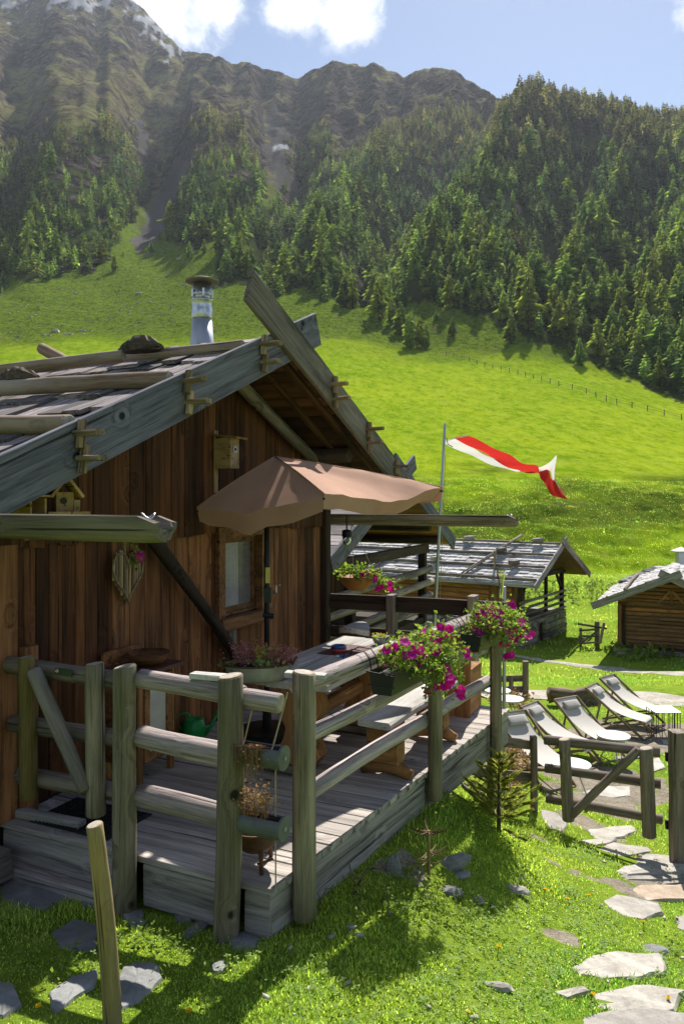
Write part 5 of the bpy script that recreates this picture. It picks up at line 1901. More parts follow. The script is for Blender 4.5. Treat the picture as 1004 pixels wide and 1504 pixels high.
# rusty fire bowl
fp = onz(372, 1268, 0.0)
fp = Vector((-0.47, 4.13, 0))
o = thing('fire_bowl', 'rusty round iron fire bowl on three legs in the front corner of the deck', 'fire bowl', fp)
MB().lathe([(0.03, 0.085), (0.08, 0.095), (0.125, 0.14), (0.15, 0.21), (0.158, 0.215), (0.15, 0.222), (0.12, 0.16), (0.06, 0.115), (0.0, 0.11)], 24, fp).build('bowl', M['rust'], o, True)
for a in (-1.2, 0.9, 3.0):
    d = Vector((math.cos(a), math.sin(a), 0))
    MB().tube([fp + d * 0.10 + Vector((0, 0, 0.13)), fp + d * 0.12 + Vector((0, 0, 0.0))], 0.012, 8).build('leg', M['rust'], o, True)
MB().tube([fp + Vector((0.10, -0.06, 0.06)), fp + Vector((0.02, -0.10, 0.05))], 0.007, 6).build('strut', M['rust'], o)

# zinc tub planted with heather on the table
zp = Vector((-0.575, 5.22, 0.752))
o = thing('zinc_tub', 'oval zinc tub with rust red rim planted with pink heather and yellow leaves', 'planter', zp)


def oval(mb, prof, c, ax, ay, rot):
    b = len(mb.v)
    n = 26
    R_ = Matrix.Rotation(rot, 3, 'Z')
    for r, z in prof:
        for k in range(n):
            a = 2 * math.pi * k / n
            mb.v.append(Vector(c) + R_ @ Vector((ax * r * math.cos(a), ay * r * math.sin(a), 0)) + Vector((0, 0, z)))
    for i in range(len(prof) - 1):
        for k in range(n):
            k2 = (k + 1) % n
            mb.f.append((b + i * n + k, b + i * n + k2, b + (i + 1) * n + k2, b + (i + 1) * n + k))
    mb.f.append(tuple(b + k for k in reversed(range(n))))
    mb.f.append(tuple(b + (len(prof) - 1) * n + k for k in range(n)))
    return mb


oval(MB(), [(0.78, 0.0), (0.88, 0.02), (0.98, 0.095), (1.0, 0.11), (0.97, 0.112), (0.93, 0.09)], zp, 0.235, 0.16, 0.15).build('tub', M['zinc'], o, True)
R_ = Matrix.Rotation(0.15, 3, 'Z')
rim = [zp + R_ @ Vector((0.235 * math.cos(a), 0.16 * math.sin(a), 0)) + Vector((0, 0, 0.112)) for a in [i * 2 * math.pi / 28 for i in range(29)]]
MB().tube(rim, 0.006, 6).build('rim', M['rust'], o, True)
for s_ in (-1, 1):
    c = zp + R_ @ Vector((s_ * 0.235, 0, 0)) + Vector((0, 0, 0.10))
    MB().tube([c + Vector((0, -0.05, 0)), c + Vector((s_ * 0.02, -0.045, 0.035)), c + Vector((s_ * 0.03, 0, 0.045)), c + Vector((s_ * 0.02, 0.045, 0.035)), c + Vector((0, 0.05, 0))], 0.007, 6).build('handle', M['rust'], o, True)
oval(MB(), [(0.9, 0.085), (0.88, 0.095)], zp, 0.235, 0.16, 0.15).build('soil', M['soil'], o)


def sprays(c, n, h, rad, size):
    mb = MB()
    for _ in range(n):
        p = Vector(c) + Vector((random.gauss(0, rad[0]), random.gauss(0, rad[1]), 0))
        e = p + Vector((random.gauss(0, 0.035), random.gauss(0, 0.02), h * random.uniform(0.5, 1.15)))
        for k in range(9):
            leaves(mb, p.lerp(e, 0.25 + 0.75 * k / 8), 2, (0.005, 0.005, 0.006), size)
    return mb


tag(sprays(zp + Vector((-0.10, 0, 0.09)), 60, 0.15, (0.045, 0.05), 0.017).build('heather', M['heather'], o), kind='stuff')
tag(sprays(zp + Vector((0.16, 0, 0.09)), 60, 0.13, (0.045, 0.05), 0.017).build('heather', M['heather'], o), kind='stuff')
mb = MB()
leaves(mb, zp + Vector((0.05, 0.03, 0.15)), 130, (0.045, 0.04, 0.035), 0.045)
tag(mb.build('yellow_foliage', M['yleaf'], o), kind='stuff')
mb = MB()
leaves(mb, zp + Vector((0.05, -0.07, 0.12)), 150, (0.045, 0.03, 0.018), 0.03)
tag(mb.build('pale_foliage', M['pleaf'], o), kind='stuff')
mb = MB()
leaves(mb, zp + Vector((-0.19, -0.03, 0.105)), 60, (0.025, 0.03, 0.01), 0.025)
tag(mb.build('green_foliage', M['petleaf'], o), kind='stuff')

# small things on the table
mp = onz(490, 962, 0.754)
o = thing('place_mat', 'dark reddish brown place mat on the bleached table top', 'place mat', mp)
Mm = frame(H(5.42, -2.60, 0.753), H(5.86, -2.58, 0.753))
MB().box((0.22, 0, 0.002), (0.44, 0.30, 0.004), Mm).build('mat', M['mat_brown'], o, M=Mm)
ap = Mm @ Vector((0.13, 0.02, 0.004))
o = thing('ashtray', 'round red and blue tin ashtray standing on the brown place mat', 'ashtray', ap)
MB().lathe([(0.058, 0.0), (0.062, 0.005), (0.062, 0.03)], 20, ap).build('base', M['redtin'], o, True)
MB().lathe([(0.062, 0.031), (0.060, 0.05), (0.05, 0.055), (0.045, 0.04), (0.0, 0.038)], 20, ap).build('rim', M['bluetin'], o, True)
lp = Mm @ Vector((-0.04, -0.11, 0.008))
o = thing('lighter', 'small blue and white lighter lying beside the brown place mat', 'lighter', lp)
Ml = Matrix.Translation(lp) @ Matrix.Rotation(0.3, 4, 'Z')
MB().box((0, 0, 0.006), (0.07, 0.026, 0.014), Ml).build('case', M['bluetin'], o, M=Ml)
MB().box((-0.047, 0, 0.006), (0.022, 0.022, 0.012), Ml).build('lid', M['white'], o, M=Ml)
gp = onz(537, 944, 0.752)
gp = H(5.98, -2.42, 0.752)
o = thing('succulent_bowl', 'small grey stone bowl with yellowish succulents at the far end of the table', 'planter', gp)
MB().lathe([(0.045, 0), (0.07, 0.04), (0.078, 0.075), (0.07, 0.078), (0.06, 0.06), (0, 0.055)], 18, gp).build('bowl', M['concrete'], o, True)
mb = MB()
leaves(mb, gp + Vector((0, 0, 0.075)), 110, (0.03, 0.03, 0.012), 0.022)
tag(mb.build('succulent', M['yleaf'], o), kind='stuff')

# ------------------------------------------------------------------ parasol
um = thing('parasol', 'brown square parasol half lit by the sun over the deck, on a black pole', 'parasol', H(5.55, -3.25, 0))
pb = P(392, 960, 6.38)
pb.z = 0
log('pole', pb, P(392, 735, 6.38), 0.024, 0.024, M['iron'], um, seg=2, n=12, wob=0)
apex = P(404, 671, 6.52)
log('pole_top', P(392, 738, 6.38), apex - Vector((0, 0, 0.02)), 0.02, 0.02, M['iron'], um, seg=2, n=10, wob=0)
MB().lathe([(0.25, 0.0), (0.25, 0.06), (0.04, 0.07), (0.035, 0.3)], 16, pb).build('base', M['iron'], um)
cz = P(393, 874, 6.35)
MB().box(cz, (0.06, 0.06, 0.12)).build('crank_box', M['blackplastic'], um)
MB().tube([cz + Vector((0.03, -0.03, 0.03)), cz + Vector((0.075, -0.05, 0.03)), cz + Vector((0.075, -0.05, 0.09)), cz + Vector((0.11, -0.06, 0.09))], 0.008, 6).build('crank_handle', M['galv'], um)
MB().box(P(393, 845, 6.34), (0.035, 0.02, 0.13)).build('sticker', plain('yellow_sticker', (0.55, 0.5, 0.12), 0.5), um)
MB().tube([P(386, 903, 6.36), P(402, 905, 6.36)], 0.022, 8).build('clamp', M['iron'], um)
Ac, Bc, Cc, Dc = P(289, 746, 6.24), P(476, 726, 5.62), P(650, 716, 6.95), P(520, 705, 7.55)


def catm(a, b, t):
    return a.lerp(b, t)


corners = [Ac, Bc, Cc, Dc]
NR, NSg = 10, 14
mb = MB()
for k in range(4):
    a, b = corners[k], corners[(k + 1) % 4]
    rows_ = []
    for i in range(NR + 1):
        f = i / NR
        row = []
        for j in range(NSg + 1):
            t_ = j / NSg
            e = a.lerp(b, t_)
            p = apex.lerp(e, f)
            sag = math.sin(math.pi * t_) * f
            p.z += math.sin(math.pi * f) * 0.015 - 0.075 * sag
            tow = (apex - e)
            tow.z = 0
            p += tow * (0.06 * sag * f)
            p.z += 0.010 * math.sin(t_ * 11 + k * 2) * f * math.sin(math.pi * t_)
            if k == 1:
                p.z += 0.028 * math.sin(t_ * 7.5) * f * math.sin(math.pi * t_) ** 0.5
            p.z += float(fbm(p.x * 5 + k * 7, p.y * 5, 3, 301)) * 0.035 * f
            row.append(p)
        rows_.append(row)
    val = []
    for j, p in enumerate(rows_[-1]):
        t_ = j / NSg
        q = p.copy()
        q.z -= 0.115 + 0.014 * math.sin(j * 1.3 + k) * math.sin(math.pi * t_) + (0.045 * math.sin(math.pi * t_) if k == 0 else 0.0)
        inw = apex - p
        inw.z = 0
        q += inw.normalized() * 0.035 * (1 + 0.5 * math.sin(j * 0.9) * math.sin(math.pi * t_)) * (2.6 * t_ + 0.5 if k == 1 else 0.7)
        val.append(q)
    vb = [p.copy() for p in rows_[-1]]
    m = NSg + 1
    base_ = len(mb.v)
    for row in rows_ + [vb, val]:
        mb.v += row
    for i in list(range(NR)) + [NR + 1]:
        for j in range(NSg):
            mb.f.append((base_ + i * m + j, base_ + i * m + j + 1, base_ + (i + 1) * m + j + 1, base_ + (i + 1) * m + j))
cn = mb.build('canopy', M['canopy'], um, True)
mb = MB()
for i, cc in enumerate(corners):
    MB().tube([apex.lerp(cc, t_) + Vector((0, 0, math.sin(math.pi * t_) * 0.015 + 0.003)) for t_ in (0, 0.25, 0.5, 0.75, 1)], 0.006, 5).build('seam', M['canopy'], cn, True)
    mb = MB().tube([apex - Vector((0, 0, 0.03)), apex.lerp(cc, 0.5) - Vector((0, 0, 0.035)), cc - Vector((0, 0, 0.035))], 0.009, 6)
    mb.build('rib', M['iron'], um, True)
    h_ = apex - Vector((0, 0, 0.32))
    MB().tube([h_, apex.lerp(cc, 0.5) - Vector((0, 0, 0.05))], 0.007, 6).build('strut', M['iron'], um)

# ------------------------------------------------------------------ petunias
def flower_box(label, u0, u1, seed, spread_r):
    random.seed(seed)
    nb = lambda u: edge_n(u) + 0.155
    o = thing('flower_box', label, 'flower box', H((u0 + u1) / 2, nb((u0 + u1) / 2), 0.80), group='petunia boxes hooked over the side railing')
    vs, fs = [], []
    for u_ in (u0, u1):
        for n_, z_ in ((-0.06, 0.80), (0.06, 0.80), (0.085, 0.935), (-0.085, 0.935)):
            vs.append(H(u_, nb(u_) + n_, z_))
    vs += [H(u_, nb(u_) + n_, 0.91) for u_ in (u0 + .01, u1 - .01) for n_ in (-0.075, 0.075)]
    MB().add(vs, [(0, 1, 2, 3), (7, 6, 5, 4), (0, 4, 5, 1), (1, 5, 6, 2), (3, 7, 4, 0), (8, 10, 11, 9)]).build('box', M['blackplastic'], o)
    for u_ in (u0 + 0.04, u0 + 0.13, u1 - 0.1):
        n_ = nb(u_)
        MB().tube([H(u_, n_ - 0.09, 0.93), H(u_, n_ - 0.10, 1.0), H(u_, n_ - 0.14, 1.05), H(u_, n_ - 0.22, 1.055), H(u_, n_ - 0.27, 1.03), H(u_, n_ - 0.285, 0.97)], 0.004, 6).build('hook', M['iron'], o, True)
    MB().tube([H(u0 - 0.03, nb(u0) - 0.09, 0.945), H(u0 - 0.03, nb(u0) + 0.09, 0.925)], 0.005, 6).build('bracket', M['iron'], o)
    MB().tube([H(u0, nb(u0) + 0.09, 0.86), H(u0 - 0.05, nb(u0) + 0.10, 0.865), H(u0 - 0.05, nb(u0) - 0.07, 0.87)], 0.004, 6).build('bracket', M['iron'], o)
    mb = MB()
    cl = []
    for _ in range(46):
        t_ = random.random()
        u_ = u0 + 0.1 + (u1 - u0 - 0.02) * t_
        c = H(u_, nb(u_) + random.uniform(-0.05, 0.16), 0.93 + random.uniform(0.0, 0.15))
        cl.append(c)
        leaves(mb, c, 38, (0.048, 0.048, 0.042), 0.036)
    for _ in range(spread_r):
        t_ = random.uniform(0.15, 1.15)
        u_ = u0 + (u1 - u0) * t_
        p = H(u_, nb(u_) + 0.09, 0.95)
        e = p + DN * random.uniform(0.05, 0.16) + DU * random.uniform(-0.02, 0.16) - Vector((0, 0, random.uniform(0.05, 0.26)))
        mid = p.lerp(e, 0.5) + DN * 0.05 + Vector((0, 0, 0.05))
        mb.tube([p, mid, e], 0.003, 3, False)
        for k in range(6):
            leaves(mb, mid.lerp(e, k / 5), 6, (0.018, 0.018, 0.018), 0.03, 0.3)
        cl.append(e)
    tag(mb.build('foliage', M['petleaf'], o), kind='stuff')
    for c in cl:
        for _ in range(random.choice((0, 1, 1, 2))):
            flower(c + Vector((random.gauss(0, 0.03), random.uniform(-0.09, 0.0), random.uniform(-0.01, 0.07))), random.uniform(0.026, 0.038), o, Vector((0.1, -0.6, 0.4)))
    return o


flower_box('long black flower box of bright magenta petunias hooked on the railing before the middle post', 4.28, 5.00, 21, 20)
flower_box('black flower box of magenta petunias at the far corner post of the railing', 5.78, 6.45, 33, 14)
random.seed(99)

# hanging basket behind the corner of the hut
hb = P(524, 852, 9.5)
o = thing('hanging_basket', 'terracotta hanging bowl of petunias beside the corner of the hut', 'hanging basket', hb)
MB().lathe([(0.10, -0.12), (0.19, -0.05), (0.235, 0.03), (0.245, 0.05), (0.22, 0.052), (0.2, 0.02), (0.0, 0.0)], 22, hb).build('bowl', M['terracotta'], o, True)
top = P(517, 768, 9.5)
for a in (0.3, 2.4, 4.5):
    MB().tube([hb + Vector((0.24 * math.cos(a), 0.24 * math.sin(a), 0.05)), top], 0.004, 5).build('hanger', M['rope'], o)
mb = MB()
cl = []
for _ in range(26):
    c = hb + Vector((random.uniform(-0.22, 0.42), random.uniform(-0.22, 0.1), random.uniform(0.04, 0.17)))
    c.z -= max(0, c.x - hb.x - 0.15) * 0.6
    cl.append(c)
    leaves(mb, c, 22, (0.05, 0.05, 0.035), 0.06)
tag(mb.build('foliage', M['petleaf'], o), kind='stuff')
for c in cl:
    if c.x - hb.x > 0.05 and random.random() < 0.85:
        flower(c + Vector((0, -0.08, random.uniform(-0.1, 0.03))), random.uniform(0.032, 0.045), o, Vector((0, -0.8, 0.2)))
lt = P(509, 785, 8.9)
o = thing('wall_lantern', 'black iron lantern with clear globe under the eave at the hut corner', 'lantern', lt)
MB().lathe([(0.02, 0.06), (0.055, 0.05), (0.06, -0.02), (0.05, -0.03)], 16, lt).build('hood', M['iron'], o, True)
MB().lathe([(0.05, -0.031), (0.055, -0.07), (0.035, -0.115), (0.0, -0.125)], 16, lt).build('globe', M['glass'], o, True)
MB().tube([lt + Vector((0, 0, 0.055)), lt + Vector((0, 0.02, 0.22))], 0.01, 6).build('stem', M['iron'], o)
# ------------------------------------------------------------------ log huts further off
def rough_stone(seed):
    r = random.Random(seed)
    vs = []
    for x in (-1, 1):
        for y in (-1, 1):
            for z in (-1, 1):
                vs.append((x * 0.5 * r.uniform(0.78, 1.0), y * 0.5 * r.uniform(0.8, 1.0), z * 0.5 * r.uniform(0.74, 1.0)))
    b = len(vs)
    vs += [(0.56 * r.uniform(0.9, 1.05), r.uniform(-.1, .1), r.uniform(-.1, .1)), (-0.56, 0, 0), (0, 0.56, 0), (0, -0.56 * r.uniform(0.9, 1.1), r.uniform(-.1, .1)), (0, 0, 0.55), (0, 0, -0.55)]
    quads = [(4, 6, 7, 5, b), (0, 1, 3, 2, b + 1), (2, 3, 7, 6, b + 2), (0, 4, 5, 1, b + 3), (1, 5, 7, 3, b + 4), (0, 2, 6, 4, b + 5)]
    fs = []
    for q in quads:
        for i in range(4):
            fs.append((q[i], q[(i + 1) % 4], q[4]))
    return mesh_from('stone', vs, fs, M['wallstone'])


STONES = [rough_stone(i) for i in range(6)]


def stone_face(parent, p0, p1, z0, z1, out, sw=0.34, sh=0.17, fade=1.0):
    """courses of rough stones set into a wall face; p0 -> p1 along its foot, out points away from it"""
    p0, p1 = Vector(p0), Vector(p1)
    d = (p1 - p0).normalized()
    L = (p1 - p0).length
    z = z0
    while z < z1 - 0.04:
        h = min(random.uniform(0.8, 1.25) * sh, z1 - z)
        x = random.uniform(-0.1, 0.0)
        while x < L - 0.03:
            w = min(random.uniform(0.6, 1.5) * sw, L - x + 0.05)
            c = p0 + d * (x + w / 2) + Vector((0, 0, z + h / 2)) + out * random.uniform(-0.02, 0.02)
            Mx = Matrix((d, out, Vector((0, 0, 1)))).transposed().to_4x4()
            Mx.translation = c
            obj('stone', random.choice(STONES), parent, Mx @ Matrix.Rotation(random.uniform(-.06, .06), 4, 'Y') @ Matrix.Diagonal((w * 0.98, 0.2, h * 0.96, 1)))
            x += w
        z += h


class Plan:
    """local frame of a building: a along its length, b across, z up"""

    def __init__(self, o, a, b):
        self.o, self.a, self.b = Vector(o), Vector(a).normalized(), Vector(b).normalized()

    def p(self, a, b, z):
        return self.o + self.a * a + self.b * b + Vector((0, 0, z))

    def box(self, mb, a0, a1, b0, b1, z0, z1):
        vs = [self.p(a, b, z) for a in (a0, a1) for b in (b0, b1) for z in (z0, z1)]
        return mb.add(vs, [(0, 2, 3, 1), (4, 5, 7, 6), (0, 1, 5, 4), (2, 6, 7, 3), (0, 4, 6, 2), (1, 3, 7, 5)])


def gable_roof(pl, parent, a0, a1, b0, b1, zr, slope, mat, sh_mat, rows, per, th=0.08, slopes=(0, 1), poles=(), seed=1, name='shingle'):
    bc = (b0 + b1) / 2
    rz = lambda b: zr - slope * abs(b - bc)
    rnd = random.Random(seed)
    for k, be in enumerate((b0, b1)):
        mb = MB()
        vs = [pl.p(a, b, rz(b) + dz) for a in (a0, a1) for b, dz in ((bc, 0), (be, 0), (be, -th), (bc, -th))]
        mb.add(vs, [(0, 1, 2, 3), (7, 6, 5, 4), (0, 4, 5, 1), (1, 5, 6, 2), (2, 6, 7, 3), (3, 7, 4, 0)])
        mb.build('roof', mat, parent)
        if k in slopes:
            mb = MB()
            L = abs(be - bc)
            for r in range(rows):
                f0, f1 = r / rows, (r + 1.35) / rows
                x = a0
                while x < a1:
                    w = (a1 - a0) / per * rnd.uniform(0.6, 1.5)
                    x2 = min(x + w - 0.008, a1)
                    j = rnd.uniform(-0.12, 0.12) / rows
                    bb0, bb1 = be + (bc - be) * (f0 + j), be + (bc - be) * min(1, f1 + j)
                    t0 = 0.055 + rnd.uniform(-.008, .025)
                    pts = [pl.p(x, bb0, rz(bb0) + t0), pl.p(x2, bb0, rz(bb0) + t0 + rnd.uniform(-.01, .01)), pl.p(x2, bb1, rz(bb1) + 0.015), pl.p(x, bb1, rz(bb1) + 0.015),
                           pl.p(x, bb0, rz(bb0) + t0 - 0.035), pl.p(x2, bb0, rz(bb0) + t0 - 0.035)]
                    mb.add(pts, [(0, 1, 2, 3), (0, 4, 5, 1), (0, 3, 4), (1, 5, 2)])
                    x += w
            tag(mb.build(name, sh_mat, parent), kind='stuff')
    for f, side in poles:
        be = b0 if side == 0 else b1
        b = be + (bc - be) * f
        log('roof_pole', pl.p(a0 + 0.05, b, rz(b) + 0.12), pl.p(a1 - 0.05, b, rz(b) + 0.12), 0.05, 0.06, M['fence'], parent, seg=8, n=8, bend=0.03)
    return rz


M['shingle_pale'] = wood('silver_shingle', (0.26, 0.25, 0.25), (0.58, 0.56, 0.55), vary=0.1, grain=4)

# --- hut with the stone base beyond the deck chairs
O1 = P(766, 950, 28.4)
O1.z = gz(O1.x, O1.y) - 0.05
pl = Plan(O1, (-0.815, 0.58, 0), (0.58, 0.815, 0))
zb = -3.30 - O1.z
f1 = thing('stone_base_hut', 'reddish brown log hut on rubble stone base with silver shingle roof and porch', 'hut', O1 + pl.a * 4)
LEN, WID = 9.5, 4.7
zs, ze = 0.98, 2.50          # top of the stone base, eave
mb = MB()
pl.box(mb, 0.08, LEN, 0.08, WID - 0.08, -0.8, zs)
mb.build('base', M['mortar'], f1)
stone_face(f1, pl.p(4.8, 0.02, 0), pl.p(0, 0.02, 0), -0.25, zs, -pl.b, 0.42, 0.17)
stone_face(f1, pl.p(0.02, 0, 0), pl.p(0.02, 1.5, 0), -0.35, zs, -pl.a, 0.40, 0.19)
stone_face(f1, pl.p(0.02, 2.3, 0), pl.p(0.02, WID, 0), -0.45, zs, -pl.a, 0.40, 0.19)
stone_face(f1, pl.p(0.02, 1.5, 0), pl.p(0.02, 2.3, 0), 0.80, zs, -pl.a, 0.5, 0.19)
mb = MB()
pl.box(mb, 0.06, 0.075, 1.5, 2.3, -0.2, 0.80)
mb.build('doorway', M['darkwood'], f1)
beam('lintel', pl.p(0.03, 1.4, 0.82), pl.p(0.03, 2.4, 0.82), 0.2, 0.1, M['fence'], f1)
mb = MB()
pl.box(mb, 1.75, LEN, 0.12, WID - 0.12, zs, ze + 0.3)
vs = [pl.p(a, b, z) for a in (1.75, LEN) for b, z in ((0.12, ze + 0.3), (WID - 0.12, ze + 0.3), (WID / 2, ze + 1.2))]
mb.add(vs, [(0, 1, 2), (5, 4, 3), (0, 2, 5, 3), (1, 4, 5, 2)])
mb.build('wall', M['darkwood'], f1)
z = zs
while z < ze + 0.1:
    h = random.uniform(0.17, 0.21)
    beam('log', pl.p(1.35, 0.10, z + h / 2), pl.p(LEN, 0.10, z + h / 2), 0.16, h - 0.012, M['hutwall'], f1, bev=0.035, jit=0.006, seg=3, share=False)
    z += h
# boarded part with door and shutter at the corner
for i in range(7):
    a = 0.10 + i * 0.18
    beam('board', pl.p(a + 0.09, 0.09, zs), pl.p(a + 0.09, 0.09, 1.72 + (0.62 if i in (0, 1, 5, 6) else 0)), 0.172, 0.04, M['hutwall2'] if i % 2 else M['wall_mid'], f1, up=-pl.b, jit=0.003)
beam('shutter', pl.p(0.46, 0.075, 2.02), pl.p(0.98, 0.075, 2.02), 0.03, 0.54, M['hutwall'], f1)
# porch in the gable
for b in (0.10, WID - 0.10):
    beam('post', pl.p(0.10, b, zs), pl.p(0.10, b, ze + 0.1), 0.16, 0.16, M['darkwood'], f1, up=pl.a)
beam('post', pl.p(0.10, 2.75, zs), pl.p(0.10, 2.75, ze + 0.2), 0.12, 0.12, M['darkwood'], f1, up=pl.a)
beam('tie_beam', pl.p(0.10, -0.2, ze + 0.12), pl.p(0.10, WID + 0.2, ze + 0.12), 0.16, 0.18, M['darkwood'], f1)
for zz in (1.05, 1.28, 1.52, 1.75):
    log('rail', pl.p(0.02, -0.15, zz), pl.p(0.02, WID + 0.15, zz + 0.02), 0.06, 0.055, M['fence'], f1, seg=4, n=8)
beam('king_post', pl.p(0.10, WID / 2, ze + 0.2), pl.p(0.10, WID / 2, ze + 1.12), 0.12, 0.12, M['hutwall2'], f1, up=pl.a)
for s_ in (-1, 1):
    beam('brace', pl.p(0.08, WID / 2 + s_ * 0.7, ze + 0.2), pl.p(0.08, WID / 2 + s_ * 0.06, ze + 0.8), 0.08, 0.1, M['hutwall2'], f1, up=pl.a)
    beam('brace', pl.p(0.10, WID / 2 + s_ * (WID / 2 - 0.2), ze - 0.55), pl.p(0.10, WID / 2 + s_ * (WID / 2 - 0.75), ze + 0.05), 0.09, 0.1, M['darkwood'], f1, up=pl.a)
for k in range(6):
    zz = 1.0 + k * 0.22
    beam('log', pl.p(1.70, 0.3, zz + 0.11), pl.p(1.70, WID - 0.3, zz + 0.11), 0.12, 0.205, M['hutwall2'], f1, bev=0.03, jit=0.005)
rz = gable_roof(pl, f1, -0.75, LEN + 0.5, -0.55, WID + 0.55, ze + 1.36, 0.47, M['hutwall2'], M['shingle_pale'], 13, 44, poles=((0.06, 0), (0.36, 0), (0.66, 0), (0.94, 0)), seed=5)
for s_, b in ((0, -0.75), (1, WID + 0.75)):
    beam('bargeboard', pl.p(-0.79 - 0.05 * s_, WID / 2 + (0.35 if s_ == 0 else -0.35), ze + 1.36 + 0.20), pl.p(-0.79 - 0.05 * s_, b, rz(b) + 0.02), 0.05, 0.26, M['fascia'] if s_ == 0 else M['fence'], f1)
beam('eave_board', pl.p(-0.7, -0.60, rz(-0.55) - 0.02), pl.p(LEN + 0.5, -0.60, rz(-0.55) - 0.02), 0.05, 0.12, M['fascia'], f1)
for a0_, a1_ in ((2.3, 1.0), (6.6, 5.2)):
    for da in (0, 0.16):
        log('ladder_pole', pl.p(a0_ + da, -0.5, rz(-0.5) + 0.14), pl.p(a1_ + da * 0.3, WID / 2 + 0.1, rz(WID / 2) + 0.32), 0.035, 0.035, M['fence'], f1, seg=4, n=7)
for a_, f_ in ((0.2, 0.94), (3.2, 0.94), (1.4, 0.66), (5.0, 0.66), (0.5, 0.36), (3.9, 0.36), (6.5, 0.36)):
    b = -0.55 + (WID / 2 + 0.55) * f_
    Mx = Matrix.Translation(pl.p(a_, b - 0.05, rz(b) + 0.24)) @ Matrix.Rotation(random.random(), 4, 'Z') @ Matrix.Diagonal((0.42, 0.26, 0.17, 1))
    obj('weight_stone', STONES[random.randrange(6)], f1, Mx).data
log('roof_stick', pl.p(1.25, 0.35, rz(0.35)), pl.p(1.25, 0.35, rz(0.35) + 0.72), 0.05, 0.05, M['peg'], f1, seg=2, n=8)

# --- gabled hut at the right edge
O2 = P(905, 968, 26.5)
O2.z = gz(O2.x, O2.y) - 0.05
pl = Plan(O2, (0.90, -0.43, 0), (0.43, 0.90, 0))        # a: along the gable we see
f2 = thing('small_log_hut', 'small brown log hut with crossed grey bargeboards and low stone footing at the right edge', 'hut', O2 + pl.a * 1.6)
GW, DEP = 3.5, 4.5
plr = Plan(O2, (0.43, 0.90, 0), (0.90, -0.43, 0))      # roof frame: a along the ridge
mb = MB()
pl.box(mb, 0.02, GW - 0.02, 0.06, DEP, -0.6, 0.36)
mb.build('footing', M['mortar'], f2)
stone_face(f2, pl.p(0, 0.03, 0), pl.p(GW, 0.03, 0), -0.2, 0.36, -pl.b, 0.26, 0.11)
stone_face(f2, pl.p(0.03, DEP, 0), pl.p(0.03, 0, 0), -0.2, 0.36, -pl.a, 0.3, 0.12)
mb = MB()
pl.box(mb, 0.12, GW - 0.12, 0.16, DEP, 0.36, 1.95)
vs = [pl.p(a, b, z) for b in (0.16, DEP) for a, z in ((0.12, 1.95), (GW - 0.12, 1.95), (GW / 2, 2.72))]
mb.add(vs, [(0, 1, 2), (5, 4, 3), (0, 2, 5, 3), (1, 4, 5, 2)])
mb.build('wall', M['darkwood'], f2)
z, k = 0.38, 0
while z < 2.62:
    h = random.uniform(0.125, 0.165)
    half = GW / 2 if z < 1.95 else max(0.12, (2.72 - z) / 0.44)
    half = min(half, GW / 2)
    beam('log', pl.p(GW / 2 - half + 0.02, 0.12, z + h / 2), pl.p(GW / 2 + half - 0.02, 0.12, z + h / 2), 0.13, h - 0.010, M['hutwall2'] if z < 1.3 or k % 3 else M['hutwall'], f2, bev=0.028, jit=0.005, seg=3, share=False)
    z += h
    k += 1
beam('corner_post', pl.p(0.10, 0.06, 0.36), pl.p(0.10, 0.06, 1.85), 0.12, 0.14, M['hutwall2'], f2, up=pl.b)
beam('corner_post', pl.p(0.24, 0.05, 0.36), pl.p(0.24, 0.05, 1.85), 0.08, 0.1, M['darkwood'], f2, up=pl.b)
beam('sill_beam', pl.p(0.0, 0.05, 0.41), pl.p(GW, 0.05, 0.41), 0.2, 0.10, M['darkwood'], f2)
beam('tie_beam', pl.p(0.35, 0.03, 1.93), pl.p(GW - 0.35, 0.03, 1.93), 0.06, 0.11, M['hutwall2'], f2)
for da, tp in ((0, 0), (-0.42, -0.03), (0.42, 0.03)):
    beam('truss', pl.p(GW / 2 + da, 0.03, 1.98), pl.p(GW / 2 + tp, 0.03, 2.40), 0.09, 0.06, M['honey'], f2, up=pl.b)
rz = gable_roof(plr, f2, -0.85, DEP + 0.4, -0.62, GW + 0.62, 2.98, 0.44, M['hutwall2'], M['shingle_pale'], 15, 26, poles=((0.3, 1), (0.7, 1), (0.4, 0)), seed=9)
for s_, b in ((0, -0.72), (1, GW + 0.72)):
    beam('bargeboard', plr.p(-0.90 - 0.05 * (1 - s_), GW / 2 + (0.34 if s_ == 0 else -0.34), 2.98 + 0.12), plr.p(-0.90 - 0.05 * (1 - s_), b, rz(b) - 0.03), 0.05, 0.25, M['fascia'], f2)
for t_ in (0.2, 0.45, 0.7):
    b = -0.72 + (GW / 2 + 0.72) * t_
    beam('peg', plr.p(-1.02, b, rz(b) + 0.09), plr.p(-0.93, b, rz(b) + 0.09), 0.06, 0.09, M['peg'], f2)

